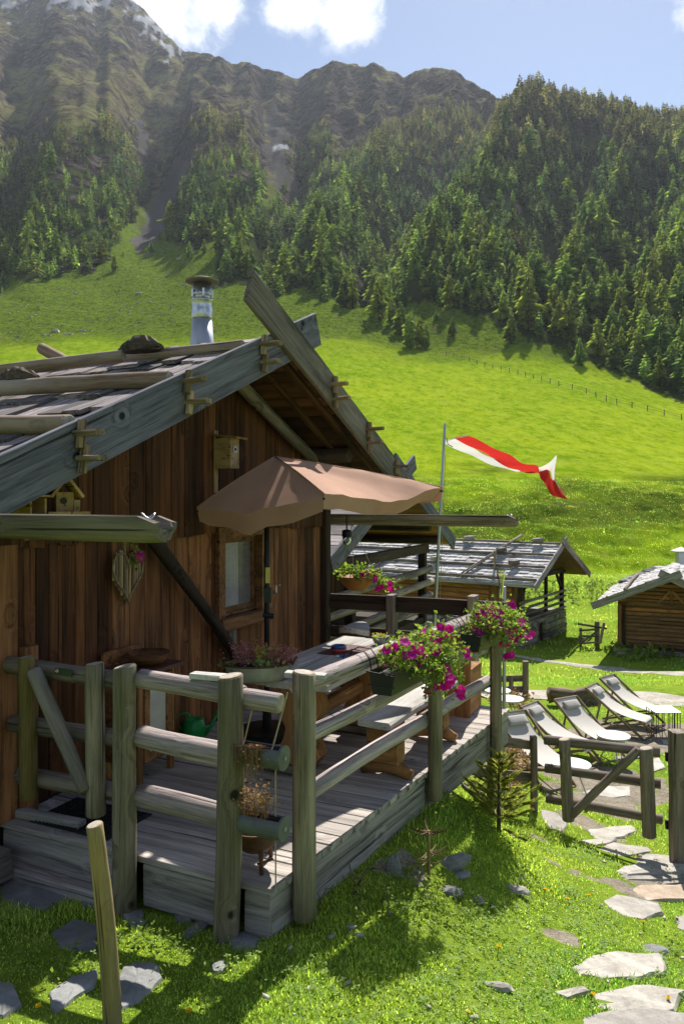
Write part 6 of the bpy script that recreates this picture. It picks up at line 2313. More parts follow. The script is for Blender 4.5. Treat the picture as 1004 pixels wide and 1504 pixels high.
# --- low shed behind it, only its roof shows, and a chimney
O3 = P(912, 880, 30.5)
O3.z = gz(O3.x, O3.y)
plr = Plan(O3, (0.71, -0.70, 0), (0.70, 0.71, 0))
f3 = thing('grey_roofed_shed', 'low shed with plain pale roof and metal chimney behind the small log hut', 'shed', O3 + plr.b * 2)
ez3 = P(903, 855, 30.2).z - O3.z
mb = MB()
plr.box(mb, 0.25, 5.0, 0.25, 6.5, -0.6, ez3 + 0.05)
mb.build('wall', M['darkwood'], f3)
zr3 = P(965, 834, 32.6).z - O3.z
rz = gable_roof(plr, f3, -0.1, 5.4, -0.1, 6.8, zr3, (zr3 - ez3) / 3.45, M['fence'], M['shingle_pale'], 16, 34, seed=12)
cp = P(999, 836, 33)
chm = MB()
chm.box(cp + Vector((0, 0, 0.1)), (0.34, 0.34, 1.3))
chm.build('chimney', M['galv'], f3)
vs = [cp + Vector((x * 0.32, y * 0.32, 0.80)) for x, y in ((-1, -1), (1, -1), (1, 1), (-1, 1))] + [cp + Vector((0, 0, 0.98))]
MB().add(vs, [(0, 1, 4), (1, 2, 4), (2, 3, 4), (3, 0, 4), (3, 2, 1, 0)]).build('chimney_cap', M['steel'], f3)

# --- dark neighbour hut with balcony behind the corner of ours
nb0 = H(12.3, -7.5, 0)
f4 = thing('dark_balcony_hut', 'dark hut with pole balcony, honey coloured soffit and stone base just behind our hut corner', 'hut', Vector((nb0.x, nb0.y, gz(nb0.x, nb0.y))))
RU4, RZ4, NW4 = 11.9, 2.42, -6.2
rz4 = lambda u: RZ4 - 0.46 * abs(u - RU4)
mb = MB()
hbox(mb, 9.6, 13.55, -12, NW4, -2.4, 1.3)
vs = [H(u_, n_, z_) for n_ in (-12, NW4) for u_, z_ in ((9.6, 1.3), (13.55, 1.3), (RU4, RZ4 - 0.15))]
mb.add(vs, [(0, 1, 2), (5, 4, 3), (0, 2, 5, 3), (1, 4, 5, 2)])
mb.build('wall', M['darkwood'], f4)
u = 9.6
while u < 13.5:
    w = random.uniform(0.16, 0.26)
    beam('board', H(u + w / 2, NW4 + 0.02, -0.2), H(u + w / 2, NW4 + 0.02, rz4(u + w / 2) - 0.15), w - 0.01, 0.03, M['wall'], f4, up=DN)
    u += w
for u0_, u1_ in ((9.0, RU4), (RU4, 14.75)):
    for i in range(10):
        ua, ub = u0_ + (u1_ - u0_) * i / 10, u0_ + (u1_ - u0_) * (i + 1) / 10
        up = Vector((0, 0, 1)) + DU * (0.46 if u0_ >= RU4 else -0.46)
        um_ = (ua + ub) / 2
        beam('soffit_board', H(um_, -12, rz4(um_) - 0.03), H(um_, -4.45, rz4(um_) - 0.03), (ub - ua) * 1.1 - 0.01, 0.04, M['honey'] if u0_ >= RU4 else M['shingle'], f4, up=up)
beam('bargeboard', H(RU4 - 0.4, -4.42, RZ4 + 0.2), H(14.85, -4.42, rz4(14.85) + 0.02), 0.05, 0.26, M['barge'], f4)
beam('bargeboard', H(RU4 + 0.4, -4.36, RZ4 + 0.2), H(9.0, -4.36, rz4(9.0) + 0.02), 0.05, 0.26, M['barge'], f4)
for uu_ in (12.7, 13.7, 14.3):
    log('purlin', H(uu_, -11.5, rz4(uu_) - 0.14), H(uu_, -4.55, rz4(uu_) - 0.14), 0.08, 0.08, M['darkwood'], f4, seg=3)
beam('tie_beam', H(9.4, -4.8, 1.02), H(14.2, -4.8, 1.02), 0.14, 0.16, M['darkwood'], f4)
for uu_ in (10.6, 14.0):
    beam('post', H(uu_, -4.8, -0.5), H(uu_, -4.8, 1.0), 0.14, 0.14, M['darkwood'], f4, up=DN)
beam('brace', H(11.2, -4.8, 0.95), H(10.7, -4.8, 0.5), 0.09, 0.1, M['fence'], f4, up=DN)
for k, zz in enumerate((0.62, 0.36, 0.10, -0.12)):
    log('rail', H(9.6, -4.72, zz - 0.06), H(14.25 + 0.1 * (k % 2), -4.72, zz), 0.058, 0.065, M['fence'], f4, seg=6, n=10, bend=0.03)
hbox(MB(), 9.6, 14.1, NW4, -4.75, -0.42, -0.30).build('balcony_floor', M['darkwood'], f4)
hbox(MB(), 13.75, 14.15, -5.15, -4.75, -2.4, -0.42).build('stone_pillar', M['mortar'], f4)
stone_face(f4, H(13.72, -4.74, 0), H(14.17, -4.74, 0), -1.6, -0.42, DN, 0.2, 0.12)
stone_face(f4, H(13.74, -5.15, 0), H(13.74, -4.75, 0), -1.6, -0.42, -DU, 0.2, 0.12)
stone_face(f4, H(10.2, NW4 + 0.06, 0), H(13.6, NW4 + 0.06, 0), -1.5, -0.35, DN, 0.34, 0.15)

# ------------------------------------------------------------------ flagpole with the red and white flag
fb = P(628, 985, 11.0)
fb.z = gz(fb.x, fb.y)
ft = P(653, 622, 11.0)
o = thing('flag_pole', 'slim pale leaning flagpole standing behind the deck railing', 'flagpole', fb)
log('pole', fb - Vector((0, 0, 0.2)), ft, 0.032, 0.018, M['galv'], o, seg=4, n=10, wob=0)
tp = fb.lerp(ft, 0.955)
MB().tube([tp, tp + Vector((0.035, -0.01, -0.01)), tp + Vector((0.05, -0.02, -0.10)), tp + Vector((0.12, -0.02, -0.14))], 0.006, 5).build('halyard', M['iron'], o)
MB().tube([fb.lerp(ft, 0.25) + Vector((0.08, 0, 0)), fb.lerp(ft, 0.9) + Vector((0.03, -0.02, 0))], 0.004, 4).build('line', M['rope'], o)
CT = [((686, 640), (666, 644), (649, 650)), ((712, 651), (694, 657), (678, 663)), ((742, 666), (722, 672), (706, 676)), ((764, 678), (747, 687), (735, 686)),
      ((786, 684), (771, 694), (762, 691)), ((792, 697), (795, 692), (802, 682)), ((797, 708), (806, 692), (817, 669)), ((806, 722), (810, 704), (815, 686)),
      ((818, 731), (817, 712), (813, 699)), ((832, 732), (823, 718), (814, 708))]
YV = [((10.85, 11.0, 11.1)), (10.8, 11.0, 11.2), (10.8, 10.95, 11.2), (10.75, 10.9, 11.15), (10.7, 10.9, 11.05), (10.75, 10.9, 10.85), (10.8, 10.9, 10.75), (10.8, 10.9, 10.8), (10.75, 10.9, 10.85), (10.7, 10.85, 10.9)]
ctl = [[P(*CT[i][j], YV[i][j]) for j in range(3)] for i in range(len(CT))]


def cr(pts, t_):
    i = min(int(t_), len(pts) - 2)
    f = t_ - i
    p0, p1, p2, p3 = pts[max(i - 1, 0)], pts[i], pts[i + 1], pts[min(i + 2, len(pts) - 1)]
    return 0.5 * ((2 * p1) + (p2 - p0) * f + (2 * p0 - 5 * p1 + 4 * p2 - p3) * f * f + (3 * p1 - p0 - 3 * p2 + p3) * f ** 3)


fl = thing('flag', 'long red and white banner flag streaming from the pale pole in the wind', 'flag', ctl[0][1])
for name, ja, jb, mt in (('red_stripe', 0, 1, M['flag_red']), ('white_stripe', 1, 2, M['flag_white'])):
    vs, fs = [], []
    NL, NWd = 60, 5
    for i in range(NL + 1):
        t_ = i / NL * (len(ctl) - 1)
        a, b = cr([c[ja] for c in ctl], t_), cr([c[jb] for c in ctl], t_)
        for k in range(NWd + 1):
            q = a.lerp(b, k / NWd)
            q.z += 0.015 * math.sin(t_ * 3.3 + k * 0.5)
            q.y += 0.03 * math.sin(t_ * 2.6 + k * 0.7)
            vs.append(q)
    w_ = NWd + 1
    for i in range(NL):
        for k in range(NWd):
            fs.append((i * w_ + k, i * w_ + k + 1, (i + 1) * w_ + k + 1, (i + 1) * w_ + k))
    mb = MB().add(vs, fs)
    mb.build(name, mt, fl, True)
MB().tube([tp + Vector((0.03, 0, -0.12)), ctl[0][2], ctl[0][1], ctl[0][0]], 0.008, 5).build('hoist_cord', M['flag_white'], fl)

# rain gauge on its post
rg = P(738, 870, 8.4)
o = thing('rain_gauge', 'yellowed clear rain gauge with funnel top on a thin grey post behind the flowers', 'rain gauge', Vector((rg.x, rg.y, gz(rg.x, rg.y))))
zt, zm, zbm = P(738, 836, 8.4).z, P(738, 852, 8.4).z, P(738, 878, 8.4).z
MB().lathe([(0.055, zt - rg.z), (0.05, zt - rg.z - 0.06), (0.028, zm - rg.z - 0.03), (0.026, zbm - rg.z), (0.0, zbm - rg.z)], 14, rg - Vector((0.02, 0, 0))).build('gauge', M['gauge'], o, True)
MB().lathe([(0.057, zt - rg.z - 0.012), (0.058, zt - rg.z), (0.054, zt - rg.z)], 14, rg - Vector((0.02, 0, 0))).build('rim', plain('gauge_rim', (0.5, 0.52, 0.25), 0.4), o, True)
log('post', Vector((rg.x + 0.02, rg.y + 0.03, gz(rg.x, rg.y) - 0.1)), Vector((rg.x + 0.02, rg.y + 0.03, zbm + 0.12)), 0.022, 0.02, M['galv'], o, seg=2, n=8, wob=0)

# ------------------------------------------------------------------ fences and gate below the deck
g2 = thing('garden_gate', 'low rustic log gate with one diagonal brace at the stone path', 'gate', P(890, 1215, 7.6))


def gp_(px, py):
    t_ = (px - 803) / (978 - 803)
    return P(px, py, 7.85 - 0.45 * t_)


log('post', gp_(834, 1204), gp_(828, 1086), 0.062, 0.058, M['fence'], g2, seg=6, slant=0.1, endmat=M['endgrain'])
log('post', gp_(951, 1226) - Vector((0, .03, 0)), gp_(946, 1098) - Vector((0, .03, 0)), 0.068, 0.065, M['fence'], g2, seg=6, slant=0.1, endmat=M['endgrain'])
for a, b in (((803, 1091), (974, 1110)), ((804, 1133), (975, 1157)), ((806, 1178), (978, 1210))):
    log('rail', gp_(*a) + Vector((0, 0.10, 0)), gp_(*b) + Vector((0, 0.10, 0)), 0.047, 0.05, M['fence'], g2, seg=8, n=14, wob=0.06, endmat=M['endgrain'])
log('brace', gp_(838, 1196) - Vector((0, 0.02, 0)), gp_(936, 1100) - Vector((0, 0.02, 0)), 0.042, 0.042, M['fence'], g2, seg=6, n=12)
for y_ in (1112, 1212):
    MB().box(gp_(977, y_) + Vector((0.02, 0.02, 0)), (0.03, 0.03, 0.09)).build('hinge', M['iron'], g2)
gpost = P(994, 1262, 7.35)
gzb = gz(gpost.x, gpost.y)
o = thing('gate_post_fence', 'squared weathered fence post with plank rails right of the garden gate', 'fence', Vector((gpost.x, gpost.y, gzb)))
beam('post', Vector((gpost.x, gpost.y, gzb - 0.3)), P(993, 1074, 7.35), 0.12, 0.15, M['fence'], o, up=(0, 1, 0), bev=0.02, jit=0.006, seg=5, share=False)
for y_ in (1085, 1128, 1176):
    beam('rail', P(998, y_, 7.42), P(998, y_, 7.42) + Vector((1.6, -0.5, 0.0)), 0.04, 0.13, M['fence'], o, jit=0.004)
beam('post', Vector((gpost.x + 1.5, gpost.y - 0.45, gzb - 0.5)), Vector((gpost.x + 1.5, gpost.y - 0.45, P(993, 1074, 7.35).z)), 0.12, 0.12, M['fence'], o, up=(0, 1, 0))

lf = P(784, 1200, 8.3)
o = thing('plank_fence', 'short weathered plank fence between the deck corner and the garden gate', 'fence', Vector((lf.x, lf.y, gz(lf.x, lf.y))))
beam('post', Vector((lf.x, lf.y, gz(lf.x, lf.y) - 0.2)), P(783, 1081, 8.3), 0.065, 0.09, M['fence'], o, up=(0, 1, 0), bev=0.008, jit=0.004, seg=3)
for y_ in (1092, 1140):
    beam('rail', P(783, y_ + 2, 8.36), P(700, y_ - 6, 8.2), 0.04, 0.10, M['fence'], o, jit=0.004)
sf = at(771, 1024)
o = thing('corner_fence', 'short brown plank fence with a thick post beyond the deck by the gravel path', 'fence', sf)
sfz = sf.z
beam('post', sf + Vector((0, 0, -0.2)), Vector((sf.x, sf.y, P(771, 971, sf.y).z)), 0.12, 0.12, M['fence'], o, up=(0, 1, 0), bev=0.02)
for y0_, y1_ in ((996, 1000), (1012, 1013)):
    beam('rail', P(768, y0_, sf.y + 0.05), P(700, y0_ + 2, sf.y + 0.2), 0.05, 0.14, M['fence'], o)
q = P(750, 1012, sf.y)
beam('post', Vector((q.x, q.y, gz(q.x, q.y) - 0.1)), Vector((q.x, q.y, P(750, 992, sf.y).z)), 0.09, 0.06, M['fence'], o, up=(0, 1, 0))

ff = at(878, 950)
o = thing('hurdle_fence', 'small rustic pole hurdle standing in the grass between the two distant huts', 'fence', ff)
Yf = ff.y
for px, y0_, y1_, r_ in ((876, 950, 913, 0.10), (852, 945, 922, 0.05)):
    b = P(px, y0_, Yf)
    log('post', Vector((b.x, b.y, gz(b.x, b.y) - 0.1)), P(px, y1_, Yf), r_, r_ * 0.9, M['fence'], o, seg=3, n=8)
for a, b in (((848, 916), (890, 923)), ((850, 926), (878, 924)), ((850, 934), (878, 934)), ((850, 945), (876, 943))):
    log('rail', P(*a, Yf), P(*b, Yf - 0.1), 0.05, 0.04, M['fence'], o, seg=3, n=7)
log('brace', P(852, 945, Yf - .05), P(874, 928, Yf - .05), 0.04, 0.035, M['fence'], o, seg=3, n=7)
log('rail', P(880, 945, Yf - .3), P(886, 915, Yf - .1), 0.06, 0.05, M['rail'], o, seg=3, n=7)

# ------------------------------------------------------------------ deck chairs
def lounger(label):
    o = thing('deck_chair', label, 'deck chair', (0, 0, 0), group='deck chairs with pale canvas slings')
    wd = 0.58
    for s_ in (-1, 1):
        y = s_ * wd / 2
        beam('side_rail', (-0.62, y, 0.98), (0.56, y, 0.06), 0.03, 0.055, M['loungerwood'], o, bev=0.008)
        beam('leg', (-0.56, y * 0.9, 0.02), (0.56, y * 0.9, 0.42), 0.03, 0.05, M['loungerwood'], o, bev=0.008)
        beam('prop', (-0.30, y * 1.08, 0.72), (-0.44, y * 1.08, 0.06), 0.025, 0.04, M['loungerwood'], o, bev=0.006)
    for x, z, k in ((-0.62, 0.98, 1), (0.56, 0.42, 0.9), (-0.56, 0.03, 0.9), (0.56, 0.06, 1), (-0.25, 0.13, 0.9)):
        beam('crossbar', (x, -wd / 2 * k, z), (x, wd / 2 * k, z), 0.035, 0.035, M['loungerwood'], o, bev=0.01)
    sl_x = lambda t_: -0.63 + 1.20 * t_
    sl_z = lambda t_: 1.005 + (0.445 - 1.005) * t_ - 0.17 * math.sin(math.pi * t_ ** 0.85)
    vs, fs = [], []
    NS = 16
    ys_ = (-0.245, -0.12, 0, 0.12, 0.245)
    for i in range(NS + 1):
        t_ = i / NS
        for y in ys_:
            vs.append((sl_x(t_), y, sl_z(t_) - 0.015 * (1 - (y / 0.245) ** 2) * math.sin(math.pi * t_)))
    for i in range(NS):
        for k in range(4):
            fs.append((i * 5 + k, i * 5 + k + 1, (i + 1) * 5 + k + 1, (i + 1) * 5 + k))
    n0 = len(vs)
    vs += [(x, y, z - 0.008) for x, y, z in vs]
    fs += [tuple(n0 + i for i in reversed(f)) for f in list(fs)]
    for end in (0, NS):
        b = len(vs)
        for k in range(5):
            x, y, z = vs[end * 5 + k]
            vs.append((x + (0.015 if end else -0.012), y, z - 0.075))
        for k in range(4):
            fs.append((end * 5 + k, end * 5 + k + 1, b + k + 1, b + k))
    obj('sling', mesh_from('sling', vs, fs, M['sling'], True), o)
    mb = MB()
    NC = 16
    dx, dz = sl_x(0.17) - sl_x(0.05), sl_z(0.17) - sl_z(0.05)
    ln = math.hypot(dx, dz)
    dx, dz = dx / ln, dz / ln
    nx, nz = -dz, dx
    cx, cz_ = sl_x(0.115), sl_z(0.115) + 0.0
    for iy in range(9):
        yy = -0.185 + 0.37 * iy / 8
        sc = (0.55, 0.9, 1, 1, 1, 1, 1, 0.9, 0.55)[iy]
        for k in range(NC):
            a = 2 * math.pi * k / NC
            p_ = abs(math.cos(a)) ** 0.55 * math.copysign(1, math.cos(a)) * 0.088 * (0.9 + 0.1 * sc)
            q_ = abs(math.sin(a)) ** 0.7 * math.copysign(1, math.sin(a)) * 0.036 * sc + 0.038
            mb.v.append(Vector((cx + dx * p_ + nx * q_, yy, cz_ + dz * p_ + nz * q_)))
    for iy in range(8):
        for k in range(NC):
            k2 = (k + 1) % NC
            mb.f.append((iy * NC + k, iy * NC + k2, (iy + 1) * NC + k2, (iy + 1) * NC + k))
    mb.f += [tuple(reversed(range(NC))), tuple(8 * NC + k for k in range(NC))]
    mb.build('head_cushion', M['cushion'], o, True)
    return o


LP = [(786, 1146, -66, 'deck chair with pale sling nearest the deck corner, half hidden by the plank fence'),
      (822, 1118, -44, 'deck chair seen nearly side on between the nearest and the middle one'),
      (866, 1108, -62, 'deck chair in the middle of the group, its sling and cushion facing the viewer'),
      (911, 1078, -40, 'deck chair seen from the side in front of the rearmost one'),
      (929, 1062, -50, 'rearmost deck chair beside the gravel path, next to the wire side table')]
proto = None
for px, py, rot, lab in LP:
    g = at(px, py)
    Mx = Matrix.Translation(g) @ Matrix.Rotation(math.radians(rot), 4, 'Z') @ Matrix.Diagonal((0.84, 0.84, 0.76, 1))
    if proto is None:
        proto = lounger(lab)
        first = Mx
    else:
        copy_thing(proto, Mx, lab)
proto.matrix_basis = first


def side_table(label, r=0.24, h=0.42):
    o = thing('side_table', label, 'side table', (0, 0, 0), group='small round garden tables')
    MB().lathe([(0.0, h - 0.012), (r, h - 0.012), (r, h + 0.008), (0.0, h + 0.008)], 24).build('tabletop', M['table_white'], o)
    for k in range(3):
        a = k * 2.094 + 0.5
        MB().tube([(0.05 * math.cos(a), 0.05 * math.sin(a), h - 0.014), (r * 0.85 * math.cos(a), r * 0.85 * math.sin(a), 0)], 0.009, 6).build('leg', M['galv'], o)
    return o


tproto = None
for px, py, lab in ((900, 1122, 'round white side table just behind the top rail of the garden gate'),
                    (748, 1062, 'round white side table beyond the far corner of the deck'),
                    (838, 1172, 'round white side table behind the left end of the garden gate'),
                    (730, 1048, 'round white side table beyond the deck corner, rearmost of the tables')):
    g = at(px, py)
    if tproto is None:
        tproto = side_table(lab)
        first = Matrix.Translation(g)
    else:
        copy_thing(tproto, Matrix.Translation(g) @ Matrix.Rotation(random.random() * 3, 4, 'Z'), lab)
tproto.matrix_basis = first
wg = at(973, 1079)
o = thing('wire_table', 'square side table of thin dark wire rods beside the rearmost deck chair', 'side table', wg)
mb = MB()
for i in range(5):
    for k in ((0.0, i / 4), (1.0, i / 4), (i / 4, 0.0), (i / 4, 1.0)):
        x, y = (k[0] - 0.5) * 0.40, (k[1] - 0.5) * 0.40
        mb.tube([(wg.x + x, wg.y + y, wg.z), (wg.x + x, wg.y + y, wg.z + 0.42)], 0.007, 5)
mb.build('frame', M['iron'], o)
MB().box(wg + Vector((0, 0, 0.43)), (0.43, 0.43, 0.012)).build('tabletop', M['galv'], o)

# old trunk lying behind the chairs
dw = at(840, 1036)
o = thing('fallen_trunk', 'weathered old tree trunk lying behind the deck chairs', 'log', dw)
sc = dw.y / F
for a, b, r0, r1, nm in (((806, 1020), (876, 1032), 10, 13, 'trunk'), ((838, 1028), (872, 1012), 9, 8, 'limb')):
    pa, pb_ = P(*a, dw.y), P(*b, dw.y + 0.15)
    pts = [pa.lerp(pb_, t_) + Vector((0, 0, 0.05 * math.sin(t_ * 5))) for t_ in (0, 0.25, 0.5, 0.75, 1)]
    mb = MB().tube(pts, [r * sc * random.uniform(0.8, 1.2) for r in np.linspace(r0, r1, 5)], 12)
    mb.v = [v + Vector((random.gauss(0, 0.012), random.gauss(0, 0.012), random.gauss(0, 0.012))) for v in mb.v]
    mb.build(nm, M['drift'], o, True, M=frame(pa, pb_))

# ------------------------------------------------------------------ foreground stake
o = thing('foreground_stake', 'debarked yellowish wooden stake standing in the grass closest to the camera', 'stake', P(166, 1520, 3.02))
log('stake', P(167, 1530, 3.03), P(139, 1212, 2.97), 0.040, 0.034, M['stake'], o, seg=16, n=18, wob=0.07, bend=0.012, slant=0.15, endmat=M['endgrain'])
for px, py in ((150, 1316), (157, 1340)):
    c = P(px, py, 2.962)
    MB().lathe([(0.014, -0.004), (0.012, 0.006), (0.0, 0.008)], 8, (0, 0, 0)).build('knot', M['iron'], o, True, M=Matrix.Translation(c) @ Vector((0.1, -1, 0)).to_track_quat('Z', 'Y').to_matrix().to_4x4()) if False else None

# ------------------------------------------------------------------ flagstones
FLAT = {
    'slab_grey': [[(0, 1290), (40, 1279), (108, 1293), (105, 1320), (60, 1342), (0, 1325)], [(115, 1317), (150, 1311), (190, 1313), (195, 1325), (160, 1339), (120, 1332)],
                  [(75, 1372), (108, 1354), (145, 1362), (143, 1400), (90, 1396)], [(180, 1424), (205, 1416), (232, 1420), (240, 1440), (205, 1474), (178, 1486), (170, 1450)],
                  [(72, 1462), (108, 1438), (144, 1430), (140, 1452), (110, 1470), (80, 1492)], [(-10, 1445), (20, 1450), (32, 1480), (5, 1498), (-12, 1490)],
                  [(178, 1345), (208, 1340), (216, 1358), (196, 1366)], [(267, 1376), (286, 1358), (312, 1355), (300, 1369), (276, 1380)], [(317, 1376), (336, 1366), (342, 1378), (326, 1390)],
                  [(334, 1386), (356, 1373), (381, 1382), (376, 1398), (345, 1399)], [(256, 1346), (278, 1340), (281, 1355), (262, 1358)], [(310, 1420), (330, 1416), (333, 1430), (314, 1432)]],
    'slab': [[(838, 1422), (868, 1405), (905, 1403), (970, 1413), (980, 1430), (945, 1440), (880, 1438), (845, 1433)], [(866, 1460), (930, 1452), (1010, 1462), (990, 1490), (940, 1494), (872, 1480)],
             [(810, 1458), (856, 1452), (868, 1461), (832, 1468)], [(800, 1502), (870, 1490), (960, 1487), (1020, 1497), (1020, 1530), (800, 1530)],
             [(876, 1322), (905, 1316), (968, 1334), (974, 1345), (945, 1353), (912, 1345)], [(900, 1262), (950, 1257), (1010, 1261), (1010, 1274), (910, 1271)],
             [(866, 1249), (900, 1240), (952, 1243), (958, 1251), (922, 1258), (885, 1257)], [(848, 1217), (928, 1215), (936, 1222), (916, 1232), (852, 1232)], [(834, 1233), (905, 1235), (898, 1240), (868, 1243)],
             [(793, 1190), (815, 1196), (832, 1210), (826, 1226), (808, 1218), (796, 1206)], [(991, 1352), (1010, 1346), (1010, 1372), (994, 1365)],
             [(850, 1166), (890, 1156), (926, 1156), (925, 1170), (900, 1173)], [(938, 1122), (968, 1115), (976, 1130), (952, 1136)], [(900, 1113), (935, 1108), (950, 1112), (910, 1119)], [(968, 1088), (1004, 1085), (1010, 1092), (975, 1094)]],
    'slab_warm': [[(888, 1306), (940, 1302), (1015, 1304), (1015, 1326), (895, 1318)]],
}
STONE_POLYS = []
paths = {'slab_grey': thing('stepping_stones', None, None, at(120, 1400), kind='structure'), 'slab': thing('stone_path', None, None, at(920, 1300), kind='structure')}
paths['slab_warm'] = paths['slab']


def flagstone(poly, mat, parent, th, lift=0.02, name='flagstone'):
    pts = [at(*p) for p in poly]
    # finer, uneven outline
    out = []
    n = len(pts)
    for i in range(n):
        a, b = pts[i], pts[(i + 1) % n]
        for k in range(3):
            q = a.lerp(b, k / 3)
            e = (b - a).length
            q += Vector((random.gauss(0, 0.035), random.gauss(0, 0.035), 0)) * e * (0.6 if k else 0.3)
            out.append(q)
    c = sum(out, Vector()) / len(out)
    zt = max(gz(p.x, p.y) for p in out) * 0.6 + sum(gz(p.x, p.y) for p in out) / len(out) * 0.4 + lift
    STONE_POLYS.append([(c.x + (p.x - c.x) * (0.97 if parent.name.startswith('stepping') else 0.90), c.y + (p.y - c.y) * (0.97 if parent.name.startswith('stepping') else 0.90)) for p in out])
    gx = (gz(c.x + 0.2, c.y) - gz(c.x - 0.2, c.y)) / 0.4 * 0.75
    gy = (gz(c.x, c.y + 0.2) - gz(c.x, c.y - 0.2)) / 0.4 * 0.75
    zc = gz(c.x, c.y) + lift
    f = lambda p, s_: Vector((c.x + (p.x - c.x) * s_, c.y + (p.y - c.y) * s_, zc + gx * (p.x - c.x) * s_ + gy * (p.y - c.y) * s_))
    m = len(out)
    vs = [f(p, 0.55) + Vector((0, 0, random.gauss(0.003, 0.002))) for p in out] + [f(p, 0.93) + Vector((0, 0, random.gauss(0, 0.003))) for p in out] + [f(p, 1.0) + Vector((0, 0, -0.016 + random.gauss(0, 0.006))) for p in out] + [f(p, 0.98) + Vector((0, 0, -th)) for p in out] + [c.copy()]
    vs[-1].z = zc + 0.006
    fs = [(k, (k + 1) % m, 4 * m) for k in range(m)]
    for r in range(3):
        fs += [(r * m + k, (r + 1) * m + k, (r + 1) * m + (k + 1) % m, r * m + (k + 1) % m) for k in range(m)]
    fs = [tuple(reversed(q)) for q in fs] if False else fs
    MB().add(vs, fs).build(name, mat, parent, M=Matrix.Translation(c))


for mk, polys in FLAT.items():
    for poly in polys:
        flagstone(poly, M[mk], paths[mk], 0.10, 0.017)
for k, (y0_, x0_) in enumerate(((1284, 912), (1279, 906), (1274, 903))):
    flagstone([(x0_, y0_ + 8), (940, y0_ + 1), (1015, y0_), (1015, y0_ + 14), (920, y0_ + 14)], M['slab'], paths['slab'], 0.05, 0.0 + 0.03 * k)


def rock(px, py, sx, sy, sz, mat, label, dy=0.0, tilt=0.0):
    g = at(px, py)
    vs, fs = [], []
    n = 10
    for (r, z) in ((1.0, -0.15), (1.02, 0.25), (0.8, 0.75), (0.35, 1.0)):
        for k in range(n):
            a = 2 * math.pi * k / n
            j = random.uniform(0.8, 1.15)
            vs.append((sx * r * j * math.cos(a), sy * r * j * math.sin(a), sz * z * random.uniform(0.9, 1.1)))
    for i in range(3):
        for k in range(n):
            fs.append((i * n + k, i * n + (k + 1) % n, (i + 1) * n + (k + 1) % n, (i + 1) * n + k))
    fs.append(tuple(3 * n + k for k in range(n)))
    o = obj('rock', mesh_from('rock', vs, fs, mat), None, Matrix.Translation(g) @ Matrix.Rotation(random.uniform(-.5, .5), 4, 'Z') @ Matrix.Rotation(tilt, 4, 'Y'))
    tag(o, label, 'rock')
    STONE_POLYS.append([(g.x + sx * math.cos(a), g.y + sy * math.sin(a)) for a in np.linspace(0, 6, 8)])


rock(664, 1274, 0.13, 0.05, 0.07, M['slab_grey'], 'dark tilted flat rock in the grass beside the dead little tree', tilt=-0.35)
rock(676, 1286, 0.07, 0.05, 0.03, M['slab_grey'], 'small flat grey rock right below the dark tilted rock')
rock(578, 1280, 0.05, 0.04, 0.09, M['slab_grey'], 'small upright pale rock in the shade of the deck edge board')
rock(660, 1312, 0.08, 0.05, 0.04, M['slab_grey'], 'flat grey rock half sunk in grass below the dead little tree')
rock(730, 1452, 0.08, 0.03, 0.03, M['slab'], 'pale thin stone in the grass left of the lower path slabs')
rock(755, 1308, 0.10, 0.05, 0.03, M['slab'], 'low pale stone in a bare patch in the middle of the grass slope')
rock(702, 1325, 0.04, 0.03, 0.03, M['slab'], 'tiny white stone alone in the middle of the lawn')
rock(960, 1397, 0.09, 0.06, 0.03, M['slab_grey'], 'grey mottled stone above the lower path slabs at the right')
rock(822, 1028, 0.28, 0.2, 0.09, M['slab'], 'pale flat rock on the gravel beside the old trunk')

# ------------------------------------------------------------------ little trees and plants
def young_spruce(px, py, h_px, label):
    g = at(px, py)
    h = h_px / F * g.y
    o = thing('young_spruce', label, 'tree', g)
    log('trunk', g - Vector((0, 0, 0.05)), g + Vector((0, 0, h)), 0.018, 0.004, M['trunk'], o, seg=6, n=7)
    mb = MB()
    for w in range(9):
        t_ = w / 8
        z = h * (0.10 + 0.86 * t_)
        for k in range(8 if t_ < 0.8 else 5):
            a = k * 0.785 + w * 0.4 + random.gauss(0, 0.15)
            L = h * (0.46 * (1 - t_) ** 0.8 + 0.06) * random.uniform(0.5, 1.25)
            zj = h * random.uniform(-0.04, 0.04)
            d = Vector((math.cos(a), math.sin(a), random.uniform(0.1, 0.6) + 0.5 * t_))
            tip = g + Vector((0, 0, z + zj)) + d * L
            b0 = g + Vector((0, 0, z + zj))
            for s_ in range(int(24 * L / (0.42 * h)) + 10):
                f = random.uniform(0.15, 1.0)
                p = b0.lerp(tip, f)
                q = d.normalized()
                sd = Vector((-math.sin(a), math.cos(a), 0)) * random.choice((-1, 1)) * random.uniform(0.2, 1) * (1.1 - f)
                dir_ = (q + sd + Vector((0, 0, random.uniform(-.1, .3)))).normalized()
                ln = h * 0.085 * random.uniform(0.6, 1.2)
                perp = dir_.cross(Vector((0, 0, 1))).normalized() * ln * 0.22
                e = p + dir_ * ln
                mb.add([p - perp, p + perp, e], [(0, 1, 2)])
                pp = perp.cross(dir_).normalized() * ln * 0.22
                mb.add([p - pp, p + pp, e], [(0, 1, 2)])
                for kk in range(3):
                    nd = (dir_ + Vector((random.gauss(0, .5), random.gauss(0, .5), random.gauss(0, .5)))).normalized()
                    e2 = p.lerp(e, random.random()) + nd * ln * 0.5
                    mb.add([p - perp * .6, p + perp * .6, e2], [(0, 1, 2)])
    mb.build('crown', M['spruce'], o)


